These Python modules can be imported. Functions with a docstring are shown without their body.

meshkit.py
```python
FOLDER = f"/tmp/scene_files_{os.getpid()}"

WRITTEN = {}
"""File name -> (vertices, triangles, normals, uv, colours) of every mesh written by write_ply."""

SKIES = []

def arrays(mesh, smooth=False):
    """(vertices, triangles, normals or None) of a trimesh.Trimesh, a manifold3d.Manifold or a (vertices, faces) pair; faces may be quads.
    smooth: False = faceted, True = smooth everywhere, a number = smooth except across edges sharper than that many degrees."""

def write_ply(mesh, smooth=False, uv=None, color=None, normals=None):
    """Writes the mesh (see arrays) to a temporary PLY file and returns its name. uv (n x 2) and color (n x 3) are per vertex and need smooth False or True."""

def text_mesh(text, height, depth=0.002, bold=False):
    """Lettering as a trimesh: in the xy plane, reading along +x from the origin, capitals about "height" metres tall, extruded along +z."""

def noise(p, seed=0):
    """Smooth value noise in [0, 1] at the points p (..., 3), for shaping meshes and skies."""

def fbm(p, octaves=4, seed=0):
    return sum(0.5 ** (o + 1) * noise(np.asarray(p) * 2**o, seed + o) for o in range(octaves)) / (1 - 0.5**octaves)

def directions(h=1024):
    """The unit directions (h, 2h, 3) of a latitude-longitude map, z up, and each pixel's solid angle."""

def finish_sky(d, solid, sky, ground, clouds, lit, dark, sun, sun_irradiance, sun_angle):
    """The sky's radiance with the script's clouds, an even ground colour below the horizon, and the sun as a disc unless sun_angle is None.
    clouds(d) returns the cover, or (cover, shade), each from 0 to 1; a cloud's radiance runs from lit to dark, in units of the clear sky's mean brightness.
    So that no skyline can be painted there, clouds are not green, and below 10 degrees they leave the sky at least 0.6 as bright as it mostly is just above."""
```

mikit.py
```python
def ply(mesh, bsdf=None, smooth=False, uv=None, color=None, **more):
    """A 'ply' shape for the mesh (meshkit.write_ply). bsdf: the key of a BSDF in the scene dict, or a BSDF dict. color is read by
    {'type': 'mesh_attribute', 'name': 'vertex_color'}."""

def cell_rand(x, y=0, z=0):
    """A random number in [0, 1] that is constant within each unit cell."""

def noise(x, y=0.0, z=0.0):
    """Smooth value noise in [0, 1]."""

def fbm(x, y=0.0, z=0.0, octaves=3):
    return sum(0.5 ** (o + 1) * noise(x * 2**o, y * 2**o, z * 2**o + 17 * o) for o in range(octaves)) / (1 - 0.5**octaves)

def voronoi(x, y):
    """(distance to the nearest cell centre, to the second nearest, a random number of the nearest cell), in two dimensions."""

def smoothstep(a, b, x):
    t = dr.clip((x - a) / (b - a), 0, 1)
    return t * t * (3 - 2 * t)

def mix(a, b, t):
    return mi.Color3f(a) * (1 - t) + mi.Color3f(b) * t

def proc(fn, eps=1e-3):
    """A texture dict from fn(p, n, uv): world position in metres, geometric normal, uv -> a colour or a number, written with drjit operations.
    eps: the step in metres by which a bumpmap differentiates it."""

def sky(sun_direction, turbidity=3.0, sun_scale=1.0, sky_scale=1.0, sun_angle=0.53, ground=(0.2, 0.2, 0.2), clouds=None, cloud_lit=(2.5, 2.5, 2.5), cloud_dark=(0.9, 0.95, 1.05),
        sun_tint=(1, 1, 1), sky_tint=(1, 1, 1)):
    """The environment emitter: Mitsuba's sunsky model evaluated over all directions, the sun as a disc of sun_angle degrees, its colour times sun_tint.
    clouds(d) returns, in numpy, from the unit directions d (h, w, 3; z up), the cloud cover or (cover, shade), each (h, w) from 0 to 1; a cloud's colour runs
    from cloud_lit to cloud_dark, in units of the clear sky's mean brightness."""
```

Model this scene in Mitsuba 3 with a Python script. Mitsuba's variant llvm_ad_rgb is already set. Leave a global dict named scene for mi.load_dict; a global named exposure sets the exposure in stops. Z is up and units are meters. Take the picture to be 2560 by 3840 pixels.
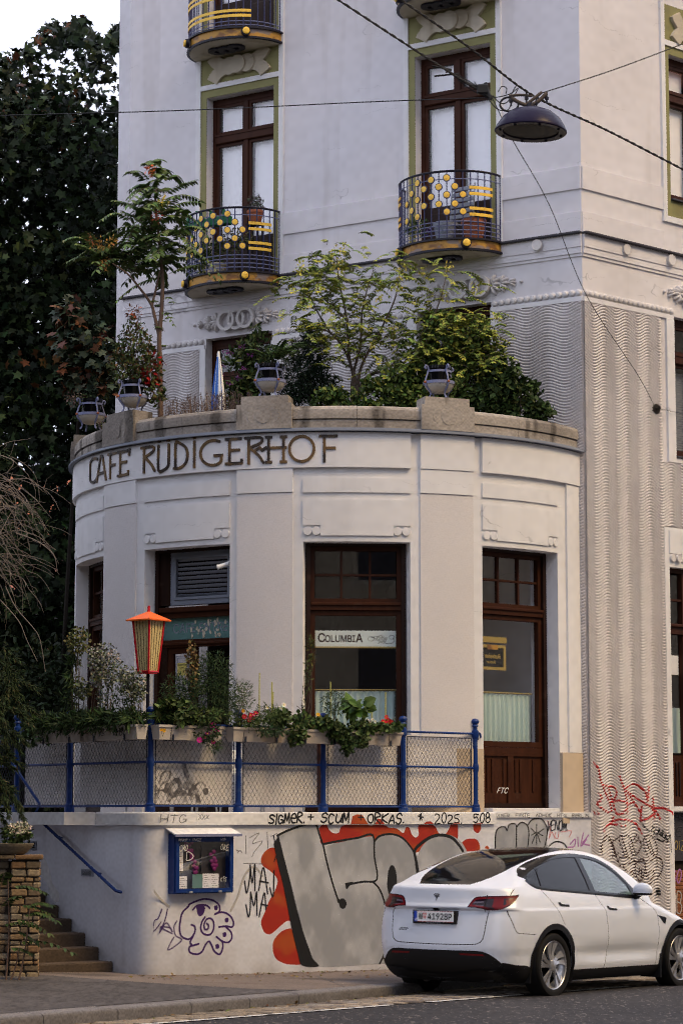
import math, random
import numpy as np, trimesh, shapely, drjit as dr, mitsuba as mi, mikit, meshkit
from shapely.geometry import Polygon, LineString, Point
from shapely.geometry import box as sbox
import shapely.ops
from scipy.interpolate import PchipInterpolator
from mikit import fbm, noise, voronoi, cell_rand, smoothstep, mix
T = mi.ScalarTransform4f
PI = math.pi
scene, labels, used = {}, {}, {}
R_ = np.random.default_rng

# ---------------------------------------------------------------- camera, sky, exposure
EYE, PITCH = 2.03, 0.1258
scene['camera'] = {'type': 'perspective', 'fov': 16.27, 'fov_axis': 'x', 'near_clip': 0.5, 'far_clip': 900.0,
                   'to_world': T().look_at([0, 0, EYE], [0, math.cos(PITCH), EYE + math.sin(PITCH)], [0, 0, 1])}
scene['sky'] = mikit.sky([0.55, -0.36, 0.75], turbidity=3, sun_scale=0.36, sun_angle=24, sun_tint=(1.0, 0.84, 0.50), sky_tint=(0.97, 0.98, 1.05),
                         ground=(0.16, 0.155, 0.15), clouds=lambda d: 1.0, cloud_lit=(2.75, 2.88, 3.45))
exposure = 2.3

# ---------------------------------------------------------------- naming
def numbered(base):
    n = used.get(base, -1) + 1
    used[base] = n
    return base if n == 0 else f'{base}_{n:03d}'

def add(base, mesh, mat, smooth=False, parent=None, label=None, cat=None, group=None, kind=None, **kw):
    key = numbered(parent + '__' + base if parent else base)
    scene[key] = mikit.ply(mesh, mat, smooth, **kw)
    d = {k: v for k, v in (('label', label), ('category', cat), ('group', group), ('kind', kind)) if v}
    if d:
        labels[key] = d
    return key

def thing(base, label, cat, group=None):
    key = numbered(base)
    labels[key] = {'label': label, 'category': cat}
    if group:
        labels[key]['group'] = group
    return key

# ---------------------------------------------------------------- materials
def bsdf(name, color, rough=0.6, spec=0.4, **kw):
    base = mikit.proc(color) if callable(color) else ({'type': 'rgb', 'value': list(color)} if not isinstance(color, str) else {'type': 'mesh_attribute', 'name': 'vertex_color'})
    scene[name] = {'type': 'twosided', 'b': {'type': 'principled', 'base_color': base, 'roughness': rough, 'specular': spec, **kw}}
    return name

def C3(c):
    return mi.Color3f(*c)

def plaster(base, dirt, crack=0.32, stain=0.5):
    def f(p, n, uv):
        h = p.x * 0.8 + p.y * 0.6
        k = p.x * 0.6 - p.y * 0.8
        a = fbm(h * 0.9 + 3, k * 0.9, p.z * 0.7, 4)
        b = noise(h * 9.0, k * 9.0, p.z * 9.0)
        st = fbm(h * 5.0, k * 5.0, p.z * 0.35 + 11, 3)
        c = mix(base, dirt, dr.clip(0.55 * smoothstep(0.35, 0.8, a) + stain * smoothstep(0.52, 0.8, st), 0, 1)) * (0.955 + 0.09 * b)
        w = h + 0.25 * noise(h * 4, k * 4, p.z * 5)
        q = fbm(w * 0.55 + 7, k * 0.55, p.z * 2.6 + 0.30 * noise(h * 13, k * 13, p.z * 13), 2)
        line = 1 - smoothstep(0.0, 0.0055, dr.abs(q - 0.5))
        where = smoothstep(0.58, 0.70, noise(h * 2.1 + 31, k * 2.1, p.z * 2.4))
        return c * (1 - crack * line * where)
    return f

bsdf('m_stucco', plaster((0.635, 0.615, 0.64), (0.55, 0.525, 0.535), 0.32, 0.6), 0.85, 0.2)
bsdf('m_smooth', plaster((0.665, 0.66, 0.675), (0.58, 0.57, 0.575), 0.28, 0.5), 0.8, 0.2)
def _rough(p, n, uv):
    h, k = p.x * 0.8 + p.y * 0.6, p.x * 0.6 - p.y * 0.8
    g = noise(h * 70, k * 70, p.z * 70)
    return mix((0.56, 0.535, 0.54), (0.64, 0.615, 0.615), fbm(h * 1.3, k * 1.3, p.z * 0.9, 3)) * (0.93 + 0.13 * g)
bsdf('m_roughcast', _rough, 0.9, 0.15)
bsdf('m_relief', plaster((0.62, 0.60, 0.60), (0.46, 0.43, 0.42), 0.1, 0.5), 0.8, 0.2)
bsdf('m_wave', plaster((0.66, 0.635, 0.635), (0.56, 0.53, 0.525), 0.1, 0.5), 0.85, 0.15)
bsdf('m_cream', plaster((0.50, 0.45, 0.36), (0.33, 0.28, 0.20), 0.1, 0.8), 0.8, 0.2)
bsdf('m_olive', plaster((0.235, 0.225, 0.10), (0.18, 0.165, 0.075), 0.2, 0.6), 0.75, 0.2)
bsdf('m_plinth', plaster((0.52, 0.42, 0.31), (0.42, 0.33, 0.24), 0.1, 0.4), 0.85, 0.2)
def _concrete(p, n, uv):
    h, k = p.x * 0.8 + p.y * 0.6, p.x * 0.6 - p.y * 0.8
    st = fbm(h * 5.5, k * 5.5, p.z * 1.1, 4)
    sp = noise(h * 42, k * 42, p.z * 42)
    a = fbm(h * 1.1 + 9, k * 1.1, p.z * 1.2, 3)
    c = mix((0.34, 0.305, 0.27), (0.21, 0.185, 0.165), smoothstep(0.35, 0.7, a))
    c = mix(c, (0.045, 0.038, 0.032), 0.85 * smoothstep(0.50, 0.66, st) * (0.45 + 0.8 * sp))
    return c * (0.72 + 0.5 * sp)
bsdf('m_concrete', _concrete, 0.9, 0.2)
def _terrace(p, n, uv):
    h, k = p.x * 0.8 + p.y * 0.6, p.x * 0.6 - p.y * 0.8
    a = fbm(h * 1.2, k * 1.2, p.z * 1.2, 4)
    st = fbm(h * 7, k * 7, p.z * 0.5, 3)
    low = (1 - smoothstep(0.15, 0.75, p.z)) * fbm(h * 3, k * 3, p.z * 3, 3)
    c = mix((0.58, 0.595, 0.66), (0.48, 0.485, 0.54), dr.clip(smoothstep(0.4, 0.75, a) * 0.7 + smoothstep(0.55, 0.8, st) * 0.5, 0, 1))
    c = mix(c, (0.30, 0.28, 0.27), dr.clip(low * 0.9, 0, 1))
    return c * (0.93 + 0.13 * noise(h * 30, k * 30, p.z * 30))
bsdf('m_terrace', _terrace, 0.8, 0.2)
def _cap(p, n, uv):
    h, k = p.x * 0.8 + p.y * 0.6, p.x * 0.6 - p.y * 0.8
    g = noise(h * 24, k * 24, p.z * 24)
    return mix((0.68, 0.68, 0.69), (0.55, 0.545, 0.55), fbm(h * 2, k * 2, p.z * 2, 3)) * (0.86 + 0.24 * g)
bsdf('m_cap', _cap, 0.85, 0.2)
def wood(c0, c1):
    def f(p, n, uv):
        h = p.x * 0.8 + p.y * 0.6
        g = fbm(h * 22, (p.x - p.y) * 14, p.z * 2.2, 3)
        w = smoothstep(0.66, 0.8, fbm(h * 6, p.y * 5, p.z * 8, 3))
        return mix(mix(c0, c1, g), (0.10, 0.06, 0.045), w * 0.2)
    return f
bsdf('m_brown', wood((0.026, 0.008, 0.004), (0.055, 0.018, 0.008)), 0.5, 0.12)
bsdf('m_dark_brown', wood((0.010, 0.004, 0.003), (0.026, 0.010, 0.006)), 0.45, 0.2)
bsdf('m_blind', (0.84, 0.84, 0.88), 0.8, 0.1)
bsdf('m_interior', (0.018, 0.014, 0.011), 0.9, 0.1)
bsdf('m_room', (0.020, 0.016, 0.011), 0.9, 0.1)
bsdf('m_zinc', (0.19, 0.21, 0.26), 0.45, 0.5)
bsdf('m_slate', (0.035, 0.032, 0.04), 0.5, 0.3)
def _gold(p, n, uv):
    g = noise(p.x * 42, p.y * 42, p.z * 42) * 0.6 + 0.4 * fbm(p.x * 9, p.y * 9, p.z * 9, 2)
    return mix((0.78, 0.50, 0.065), (0.58, 0.31, 0.03), smoothstep(0.45, 0.8, g))
bsdf('m_gold', _gold, 0.45, 0.35)
def _ochre(p, n, uv):
    a = fbm(p.x * 7, p.y * 7, p.z * 9, 4)
    c = mix((0.40, 0.205, 0.028), (0.17, 0.075, 0.018), smoothstep(0.45, 0.68, a))
    return mix(c, (0.16, 0.14, 0.15), smoothstep(0.55, 0.64, fbm(p.x * 5 + 8, p.y * 5, p.z * 6, 3)) * 0.8)
bsdf('m_ochre', _ochre, 0.5, 0.4)
bsdf('m_iron', (0.026, 0.030, 0.090), 0.45, 0.3)
bsdf('m_iron_light', (0.17, 0.185, 0.31), 0.45, 0.35)
bsdf('m_iron_dark', (0.009, 0.008, 0.017), 0.45, 0.25)
def _blue(p, n, uv):
    w = smoothstep(0.62, 0.72, fbm(p.x * 16, p.y * 16, p.z * 16, 3))
    return mix((0.004, 0.026, 0.145), (0.03, 0.06, 0.17), w * 0.7)
bsdf('m_blue', _blue, 0.4, 0.25)
def _letters(p, n, uv):
    w = fbm(p.x * 9, p.y * 9, p.z * 7, 3)
    return mix((0.115, 0.064, 0.020), (0.020, 0.012, 0.008), smoothstep(0.42, 0.62, w))
bsdf('m_letter', _letters, 0.55, 0.4)
for nm, c, r in (('m_black', (0.006, 0.006, 0.007), 0.6), ('m_red', (0.30, 0.018, 0.006), 0.6), ('m_purple', (0.035, 0.010, 0.095), 0.6), ('m_grey', (0.10, 0.10, 0.105), 0.7), ('m_pale', (0.36, 0.35, 0.34), 0.7),
                 ('m_pinkred', (0.55, 0.17, 0.19), 0.7), ('m_lilac', (0.32, 0.13, 0.34), 0.7), ('m_redline', (0.44, 0.008, 0.012), 0.6), ('m_brownline', (0.050, 0.016, 0.010), 0.6), ('m_white', (0.75, 0.75, 0.74), 0.5),
                 ('m_paper', (0.72, 0.72, 0.78), 0.8), ('m_orange', (0.72, 0.115, 0.008), 0.35), ('m_crimson', (0.45, 0.008, 0.018), 0.35), ('m_soil', (0.03, 0.022, 0.015), 1.0), ('m_yellowpaper', (0.52, 0.45, 0.13), 0.8),
                 ('m_teal', (0.10, 0.20, 0.19), 0.5), ('m_board', (0.62, 0.70, 0.68), 0.5), ('m_goldtrim', (0.34, 0.25, 0.07), 0.5), ('m_terracotta', (0.28, 0.09, 0.045), 0.8), ('m_green_plastic', (0.01, 0.13, 0.055), 0.4),
                 ('m_bamboo', (0.40, 0.38, 0.10), 0.7), ('m_twig', (0.13, 0.085, 0.065), 0.9), ('m_bark', (0.085, 0.065, 0.052), 0.9), ('m_bark_dark', (0.018, 0.014, 0.011), 0.9), ('m_wire', (0.008, 0.008, 0.010), 0.5),
                 ('m_parasol_blue', (0.02, 0.10, 0.42), 0.7), ('m_egg', (0.46, 0.43, 0.38), 0.45), ('m_salmon', (0.55, 0.24, 0.19), 0.9)):
    bsdf(nm, c, r, 0.35)
def _silver(p, n, uv):
    h, k = p.x * 0.8 + p.y * 0.6, p.x * 0.6 - p.y * 0.8
    a = fbm(h * 4, k * 4, p.z * 2.5, 4)
    s = smoothstep(0.82, 0.95, noise(h * 60, k * 60, p.z * 60)) * smoothstep(0.4, 0.7, a)
    return mix((0.24, 0.25, 0.275), (0.38, 0.39, 0.42), smoothstep(0.35, 0.75, a)) * (1 + 0.35 * s)
bsdf('m_silver', _silver, 0.5, 0.5)
def _orange_red(p, n, uv):
    a = fbm(p.x * 3.2, p.y * 3.2, p.z * 4, 3)
    return mix((0.30, 0.016, 0.005), (0.33, 0.055, 0.008), smoothstep(0.45, 0.75, a))
bsdf('m_red', _orange_red, 0.6, 0.35)
def _lampglass(p, n, uv):
    return mix((0.62, 0.49, 0.24), (0.52, 0.40, 0.18), noise(p.x * 30, p.y * 30, p.z * 3))
bsdf('m_lampglass', _lampglass, 0.35, 0.4)
def _curtain(p, n, uv):
    return mix((0.36, 0.50, 0.50), (0.48, 0.60, 0.59), noise(p.x * 30, p.y * 30, p.z * 1.5))
bsdf('m_curtain', _curtain, 0.9, 0.1)
bsdf('m_screen', plaster((0.68, 0.655, 0.65), (0.55, 0.52, 0.515), 0.0, 0.6), 0.9, 0.1)
bsdf('m_smudge', lambda p, n, uv: mix((0.13, 0.12, 0.12), (0.42, 0.40, 0.395), smoothstep(0.35, 0.65, fbm(p.x * 14, p.y * 14, p.z * 14, 3))), 0.9, 0.1)
bsdf('m_mesh', (0.020, 0.024, 0.045), 0.5, 0.4)
bsdf('m_planter', plaster((0.50, 0.46, 0.43), (0.24, 0.20, 0.175), 0.0, 1.0), 0.8, 0.2)
# ground
def _asphalt(p, n, uv):
    s = noise(p.x * 60, p.y * 22) * 0.45 + 0.55 * noise(p.x * 24, p.y * 7)
    b = fbm(p.x * 1.2, p.y * 1.2, 0.0, 3)
    sp = smoothstep(0.80, 0.90, noise(p.x * 40 + 5, p.y * 14))
    return mix((0.015, 0.014, 0.016), (0.031, 0.028, 0.029), b) * (0.55 + 0.85 * s) + C3((0.12, 0.10, 0.09)) * sp * 0.7
bsdf('m_asphalt', _asphalt, 0.75, 0.35)
def _pave(p, n, uv):
    b = fbm(p.x * 1.4, p.y * 1.4, 0.0, 4)
    st = smoothstep(0.55, 0.75, fbm(p.x * 0.7 + 4, p.y * 2.0, 0.0, 3))
    return mix(mix((0.145, 0.118, 0.105), (0.10, 0.08, 0.072), b), (0.06, 0.05, 0.045), st * 0.7) * (0.85 + 0.25 * noise(p.x * 40, p.y * 40))
bsdf('m_pave', _pave, 0.85, 0.2)
def _patch(p, n, uv):
    s = noise(p.x * 40, p.y * 14) * 0.5 + 0.5 * noise(p.x * 15, p.y * 4)
    return mix((0.040, 0.037, 0.038), (0.075, 0.068, 0.069), fbm(p.x * 1.2, p.y * 1.2, 0.0, 3)) * (0.62 + 0.75 * s)
bsdf('m_patch', _patch, 0.9, 0.2)
def granite(c):
    def f(p, n, uv):
        s = noise(p.x * 50, p.y * 50, p.z * 50)
        return C3(c) * (0.65 + 0.6 * s) * (0.75 + 0.5 * fbm(p.x * 2.1, p.y * 2.1, p.z * 3, 3))
    return f
bsdf('m_kerb', granite((0.14, 0.13, 0.13)), 0.75, 0.3)
bsdf('m_step', granite((0.075, 0.055, 0.042)), 0.85, 0.25)
STONES = []
for i, c in enumerate(((0.21, 0.17, 0.13), (0.17, 0.145, 0.125), (0.25, 0.20, 0.15), (0.14, 0.115, 0.10), (0.24, 0.215, 0.19))):
    STONES.append(bsdf(f'm_sett{i}', granite(c), 0.8, 0.3))
RUBBLE = []
for i, c in enumerate(((0.21, 0.145, 0.085), (0.17, 0.105, 0.06), (0.25, 0.20, 0.14), (0.13, 0.10, 0.07), (0.20, 0.17, 0.13))):
    RUBBLE.append(bsdf(f'm_rubble{i}', granite(c), 0.9, 0.15))
bsdf('m_roadpaint', lambda p, n, uv: mix((0.50, 0.49, 0.47), (0.09, 0.085, 0.085), smoothstep(0.5, 0.72, fbm(p.x * 16, p.y * 16, 0.0, 3))), 0.7, 0.3)
bsdf('m_mortar', granite((0.035, 0.028, 0.022)), 0.95, 0.1)
bsdf('m_garden', granite((0.045, 0.038, 0.025)), 1.0, 0.05)
# leaves read their colour from the vertices
bsdf('m_leaf', 'v', 0.55, 0.12)
scene['m_leaf_thin'] = {'type': 'principledthin', 'base_color': {'type': 'mesh_attribute', 'name': 'vertex_color'}, 'roughness': 0.5, 'diff_trans': 0.7, 'spec_trans': 0.0}
# glass
scene['m_glass'] = {'type': 'thindielectric'}
scene['m_glass_tint'] = {'type': 'thindielectric', 'specular_transmittance': {'type': 'rgb', 'value': [0.42, 0.55, 0.50]}}
bsdf('m_glass_dark', (0.004, 0.004, 0.005), 0.04, 0.32)
# car
bsdf('m_carpaint', (0.60, 0.63, 0.70), 0.28, 0.6, clearcoat=1.0, clearcoat_gloss=0.97)
bsdf('m_gloss_black', (0.004, 0.004, 0.005), 0.15, 0.3)
bsdf('m_trim', (0.008, 0.0075, 0.008), 0.55, 0.2)
bsdf('m_tyre', (0.009, 0.008, 0.007), 0.75, 0.2)
bsdf('m_alloy', (0.42, 0.42, 0.44), 0.3, 0.6, metallic=0.7)
bsdf('m_chrome', (0.55, 0.55, 0.57), 0.15, 0.6, metallic=0.9)
bsdf('m_lamp_red', (0.13, 0.003, 0.006), 0.3, 0.2)
bsdf('m_lamp_dark', (0.012, 0.004, 0.010), 0.15, 0.3)
bsdf('m_lamp_clear', (0.10, 0.085, 0.12), 0.2, 0.3)
bsdf('m_plate', (0.78, 0.78, 0.76), 0.4, 0.4)
bsdf('m_plate_blue', (0.01, 0.05, 0.42), 0.4, 0.4)
bsdf('m_plate_red', (0.50, 0.01, 0.01), 0.4, 0.4)
bsdf('m_dome', (0.010, 0.006, 0.026), 0.35, 0.12)
bsdf('m_lamp_lens', (0.02, 0.017, 0.014), 0.5, 0.1)
# ---------------------------------------------------------------- mesh helpers
class MB:
    def __init__(s):
        s.v, s.f, s.n = [], [], 0
    def put(s, v, f):
        v, f = np.asarray(v, float), np.asarray(f, int)
        if f.shape[1] == 4:
            f = np.vstack([f[:, [0, 1, 2]], f[:, [0, 2, 3]]])
        s.v.append(v); s.f.append(f + s.n); s.n += len(v)
        return s
    def mesh(s, m):
        return s.put(m.vertices, m.faces)
    def get(s):
        return trimesh.Trimesh(np.vstack(s.v), np.vstack(s.f), process=False)

BOXV = np.array([[x, y, z] for x in (0, 1) for y in (0, 1) for z in (0, 1)], float)
BOXF = np.array([[0, 1, 3, 2], [4, 6, 7, 5], [0, 4, 5, 1], [2, 3, 7, 6], [0, 2, 6, 4], [1, 5, 7, 3]])
def bxv(a0, a1, b0, b1, c0, c1):
    return BOXV * [a1 - a0, b1 - b0, c1 - c0] + [a0, b0, c0]
def bx(a0, a1, b0, b1, c0, c1):
    return MB().put(bxv(a0, a1, b0, b1, c0, c1), BOXF).get()
def cbx(a0, a1, b0, b1, c0, c1, c=0.01):
    "a box with chamfered edges"
    h = np.array([a1 - a0, b1 - b0, c1 - c0]) / 2
    pts = []
    for sg in np.ndindex(2, 2, 2):
        s = np.array(sg) * 2 - 1
        for k in range(3):
            q = h - c
            q[k] = h[k]
            pts.append(s * q)
    m = trimesh.convex.convex_hull(np.array(pts))
    m.apply_translation([(a0 + a1) / 2, (b0 + b1) / 2, (c0 + c1) / 2])
    return m
def cat(ms):
    b = MB()
    for m in ms:
        b.mesh(m)
    return b.get()
def polys(g):
    return [q for q in getattr(g, 'geoms', [g]) if q.geom_type == 'Polygon' and q.area > 1e-8]
def ext(g, d0, d1, edge=None):
    "a polygon in (u, z) as a solid from depth d0 to d1: local (u, o, z)"
    b = MB()
    for q in polys(g):
        if edge:
            q = shapely.segmentize(q, edge)
        m = trimesh.creation.extrude_polygon(q, d1 - d0, engine='earcut')
        if edge:
            m = m.subdivide_to_size(edge * 1.6, max_iter=8)
        v = np.array(m.vertices)
        b.put(np.stack([v[:, 0], v[:, 2] + d0, v[:, 1]], 1), m.faces)
    return b.get()
def sheet(g, edge):
    "a polygon as a flat triangulated sheet in 2-D, triangles no longer than edge"
    b = MB()
    for q in polys(g):
        q = shapely.segmentize(q, edge)
        v, f = trimesh.creation.triangulate_polygon(q, engine='earcut')
        m = trimesh.Trimesh(np.c_[v, np.zeros(len(v))], f, process=False).subdivide_to_size(edge * 1.5, max_iter=9)
        b.mesh(m)
    return b.get()
def warp(m, fn):
    "local (u, o, z) -> world through fn(u, o, z)"
    v = np.array(m.vertices)
    return trimesh.Trimesh(fn(v[:, 0], v[:, 1], v[:, 2]), np.array(m.faces)[:, ::-1], process=False)
def frame(o, du, dn):
    o, du, dn = (np.asarray(a, float) for a in (o, du, dn))
    return lambda u, w, z: o + np.outer(np.asarray(u, float), du) + np.outer(np.asarray(w, float), dn) + np.outer(np.asarray(z, float), [0, 0, 1])
def tube(pts, r, sides=6, cap=True):
    p = np.asarray(pts, float)
    r = np.broadcast_to(r, (len(p),))
    t = np.gradient(p, axis=0)
    t /= np.linalg.norm(t, axis=1, keepdims=True) + 1e-12
    a = np.cross(t, [0.31, 0.17, 0.93])
    bad = np.linalg.norm(a, axis=1) < 0.1
    a[bad] = np.cross(t[bad], [1, 0, 0])
    a /= np.linalg.norm(a, axis=1, keepdims=True)
    b = np.cross(t, a)
    g = np.arange(sides) * 2 * PI / sides
    v = (p[:, None] + r[:, None, None] * (np.cos(g)[None, :, None] * a[:, None] + np.sin(g)[None, :, None] * b[:, None])).reshape(-1, 3)
    i, j = np.meshgrid(np.arange(len(p) - 1), np.arange(sides), indexing='ij')
    q = np.stack([i * sides + j, i * sides + (j + 1) % sides, (i + 1) * sides + (j + 1) % sides, (i + 1) * sides + j], -1).reshape(-1, 4)
    f = np.vstack([q[:, [0, 1, 2]], q[:, [0, 2, 3]]])
    if cap:
        n = len(v)
        v = np.vstack([v, p[:1], p[-1:]])
        k = np.arange(sides)
        e = (len(p) - 1) * sides
        f = np.vstack([f, np.stack([(k + 1) % sides, k, k * 0 + n], 1), np.stack([e + k, e + (k + 1) % sides, k * 0 + n + 1], 1)])
    return trimesh.Trimesh(v, f, process=False)
def lathe(prof, sides=20, at=(0, 0, 0)):
    "prof: (radius, z) from bottom to top, z upright"
    pr = np.asarray(prof, float)
    g = np.arange(sides) * 2 * PI / sides
    v = np.stack([pr[:, None, 0] * np.cos(g), pr[:, None, 0] * np.sin(g), np.repeat(pr[:, 1:2], sides, 1)], -1).reshape(-1, 3) + np.asarray(at)
    i, j = np.meshgrid(np.arange(len(pr) - 1), np.arange(sides), indexing='ij')
    return MB().put(v, np.stack([i * sides + j, i * sides + (j + 1) % sides, (i + 1) * sides + (j + 1) % sides, (i + 1) * sides + j], -1).reshape(-1, 4)).get()
def disc2(u, z, r, n=20, rz=None):
    a = np.linspace(0, 2 * PI, n, endpoint=False)
    return Polygon(np.c_[u + r * np.cos(a), z + (rz or r) * np.sin(a)])
def rect(u0, u1, z0, z1):
    return sbox(u0, z0, u1, z1)
def smoothline(pts, n=6):
    p = np.asarray(pts, float)
    if len(p) < 3:
        return p
    out = []
    q = np.vstack([2 * p[0] - p[1], p, 2 * p[-1] - p[-2]])
    for i in range(1, len(q) - 2):
        for t in np.arange(n) / n:
            a, b, c, d = q[i - 1:i + 3]
            out.append(0.5 * (2 * b + (c - a) * t + (2 * a - 5 * b + 4 * c - d) * t * t + (3 * b - 3 * c + d - a) * t ** 3))
    return np.array(out + [p[-1]])

# ---------------------------------------------------------------- the place: frames of the building
CORNER = np.array([3.3954, 33.0, 0.0])
AL, AR = 1.0007, 0.8298
dL, nL = np.array([-math.sin(AL), math.cos(AL), 0]), np.array([-math.cos(AL), -math.sin(AL), 0])
dR, nR = np.array([math.sin(AR), math.cos(AR), 0]), np.array([math.cos(AR), -math.sin(AR), 0])
FL = frame(CORNER, -dL, nL)                 # left front: u runs right, the corner is u = 0
FR = frame(CORNER, dR, nR)                  # right front: the corner is u = 0, u runs right
RC = np.array([-0.02475, 35.0643, 0.0])     # axis of the round cafe front
def FC(th, o, z):
    "round front: th in degrees, o = radius"
    a = np.radians(np.asarray(th, float))
    return np.stack([RC[0] + o * np.sin(a), RC[1] - o * np.cos(a), np.asarray(z, float) + 0 * a], 1)
def arc(t0, t1, r0, r1, z0, z1, step=2.0):
    n = max(1, int(math.ceil((t1 - t0) / step)))
    b = MB()
    th = np.linspace(t0, t1, n + 1)
    v = np.array([[t, r, z] for t in th for r, z in ((r0, z0), (r1, z0), (r1, z1), (r0, z1))])
    f = []
    for i in range(n):
        for k in range(4):
            f.append([4 * i + k, 4 * i + (k + 1) % 4, 4 * i + 4 + (k + 1) % 4, 4 * i + 4 + k])
    f += [[3, 2, 1, 0], [4 * n, 4 * n + 1, 4 * n + 2, 4 * n + 3]]
    return b.put(v, f).get()
def FW(thc, dist=3.54):
    "flat frame of a window set into the round front"
    a = math.radians(thc)
    n = np.array([math.sin(a), -math.cos(a), 0])
    return frame(RC + n * dist, np.array([math.cos(a), math.sin(a), 0]), n)
HD = math.radians(36.6)                     # direction of the street
hs, ht = np.array([math.sin(HD), math.cos(HD), 0]), np.array([-math.cos(HD), math.sin(HD), 0])
S0 = np.array([2.0, 26.9, 0.0])
def ground(x, y):
    dx, dy = np.asarray(x, float) - S0[0], np.asarray(y, float) - S0[1]
    s, t = dx * hs[0] + dy * hs[1], dx * ht[0] + dy * ht[1]
    k = np.clip(t / 1.85, 0, 1)
    return 0.035 - 0.018 * np.clip(s, -12, 14) - 0.055 * k * k * (3 - 2 * k)
KERB = np.array([[-9.5, 8.5], [-4.8, 17.2], [-2.9, 20.9], [0.0, 25.95], [0.63, 27.15], [1.2, 28.3], [2.35, 29.95], [9.0, 38.9], [16, 48.3]])
KLINE = LineString(KERB)
def pavez(x, y):
    x, y = np.broadcast_arrays(np.asarray(x, float), np.asarray(y, float))
    pts = np.atleast_1d(shapely.points(x, y))
    d = shapely.distance(KLINE, pts).reshape(x.shape)
    q = shapely.get_coordinates(shapely.line_interpolate_point(KLINE, shapely.line_locate_point(KLINE, pts.ravel())))
    return (ground(q[:, 0], q[:, 1]).reshape(x.shape) + 0.12 + 0.018 * np.clip(d, 0, 4))
def put_paint(frm, items, parent_of, depth=0.003):
    "sprayed shapes on a wall: (kind, colour, width, points in wall metres, layer)"
    for kind, col, w, pts, lay in items:
        if kind == 'f':
            p = smoothline(pts + pts[:1], 4)
            g = Polygon(p).buffer(0)
        else:
            g = LineString(smoothline(pts, 5)).buffer(w / 2, quad_segs=4)
        yield col, g, lay
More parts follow.
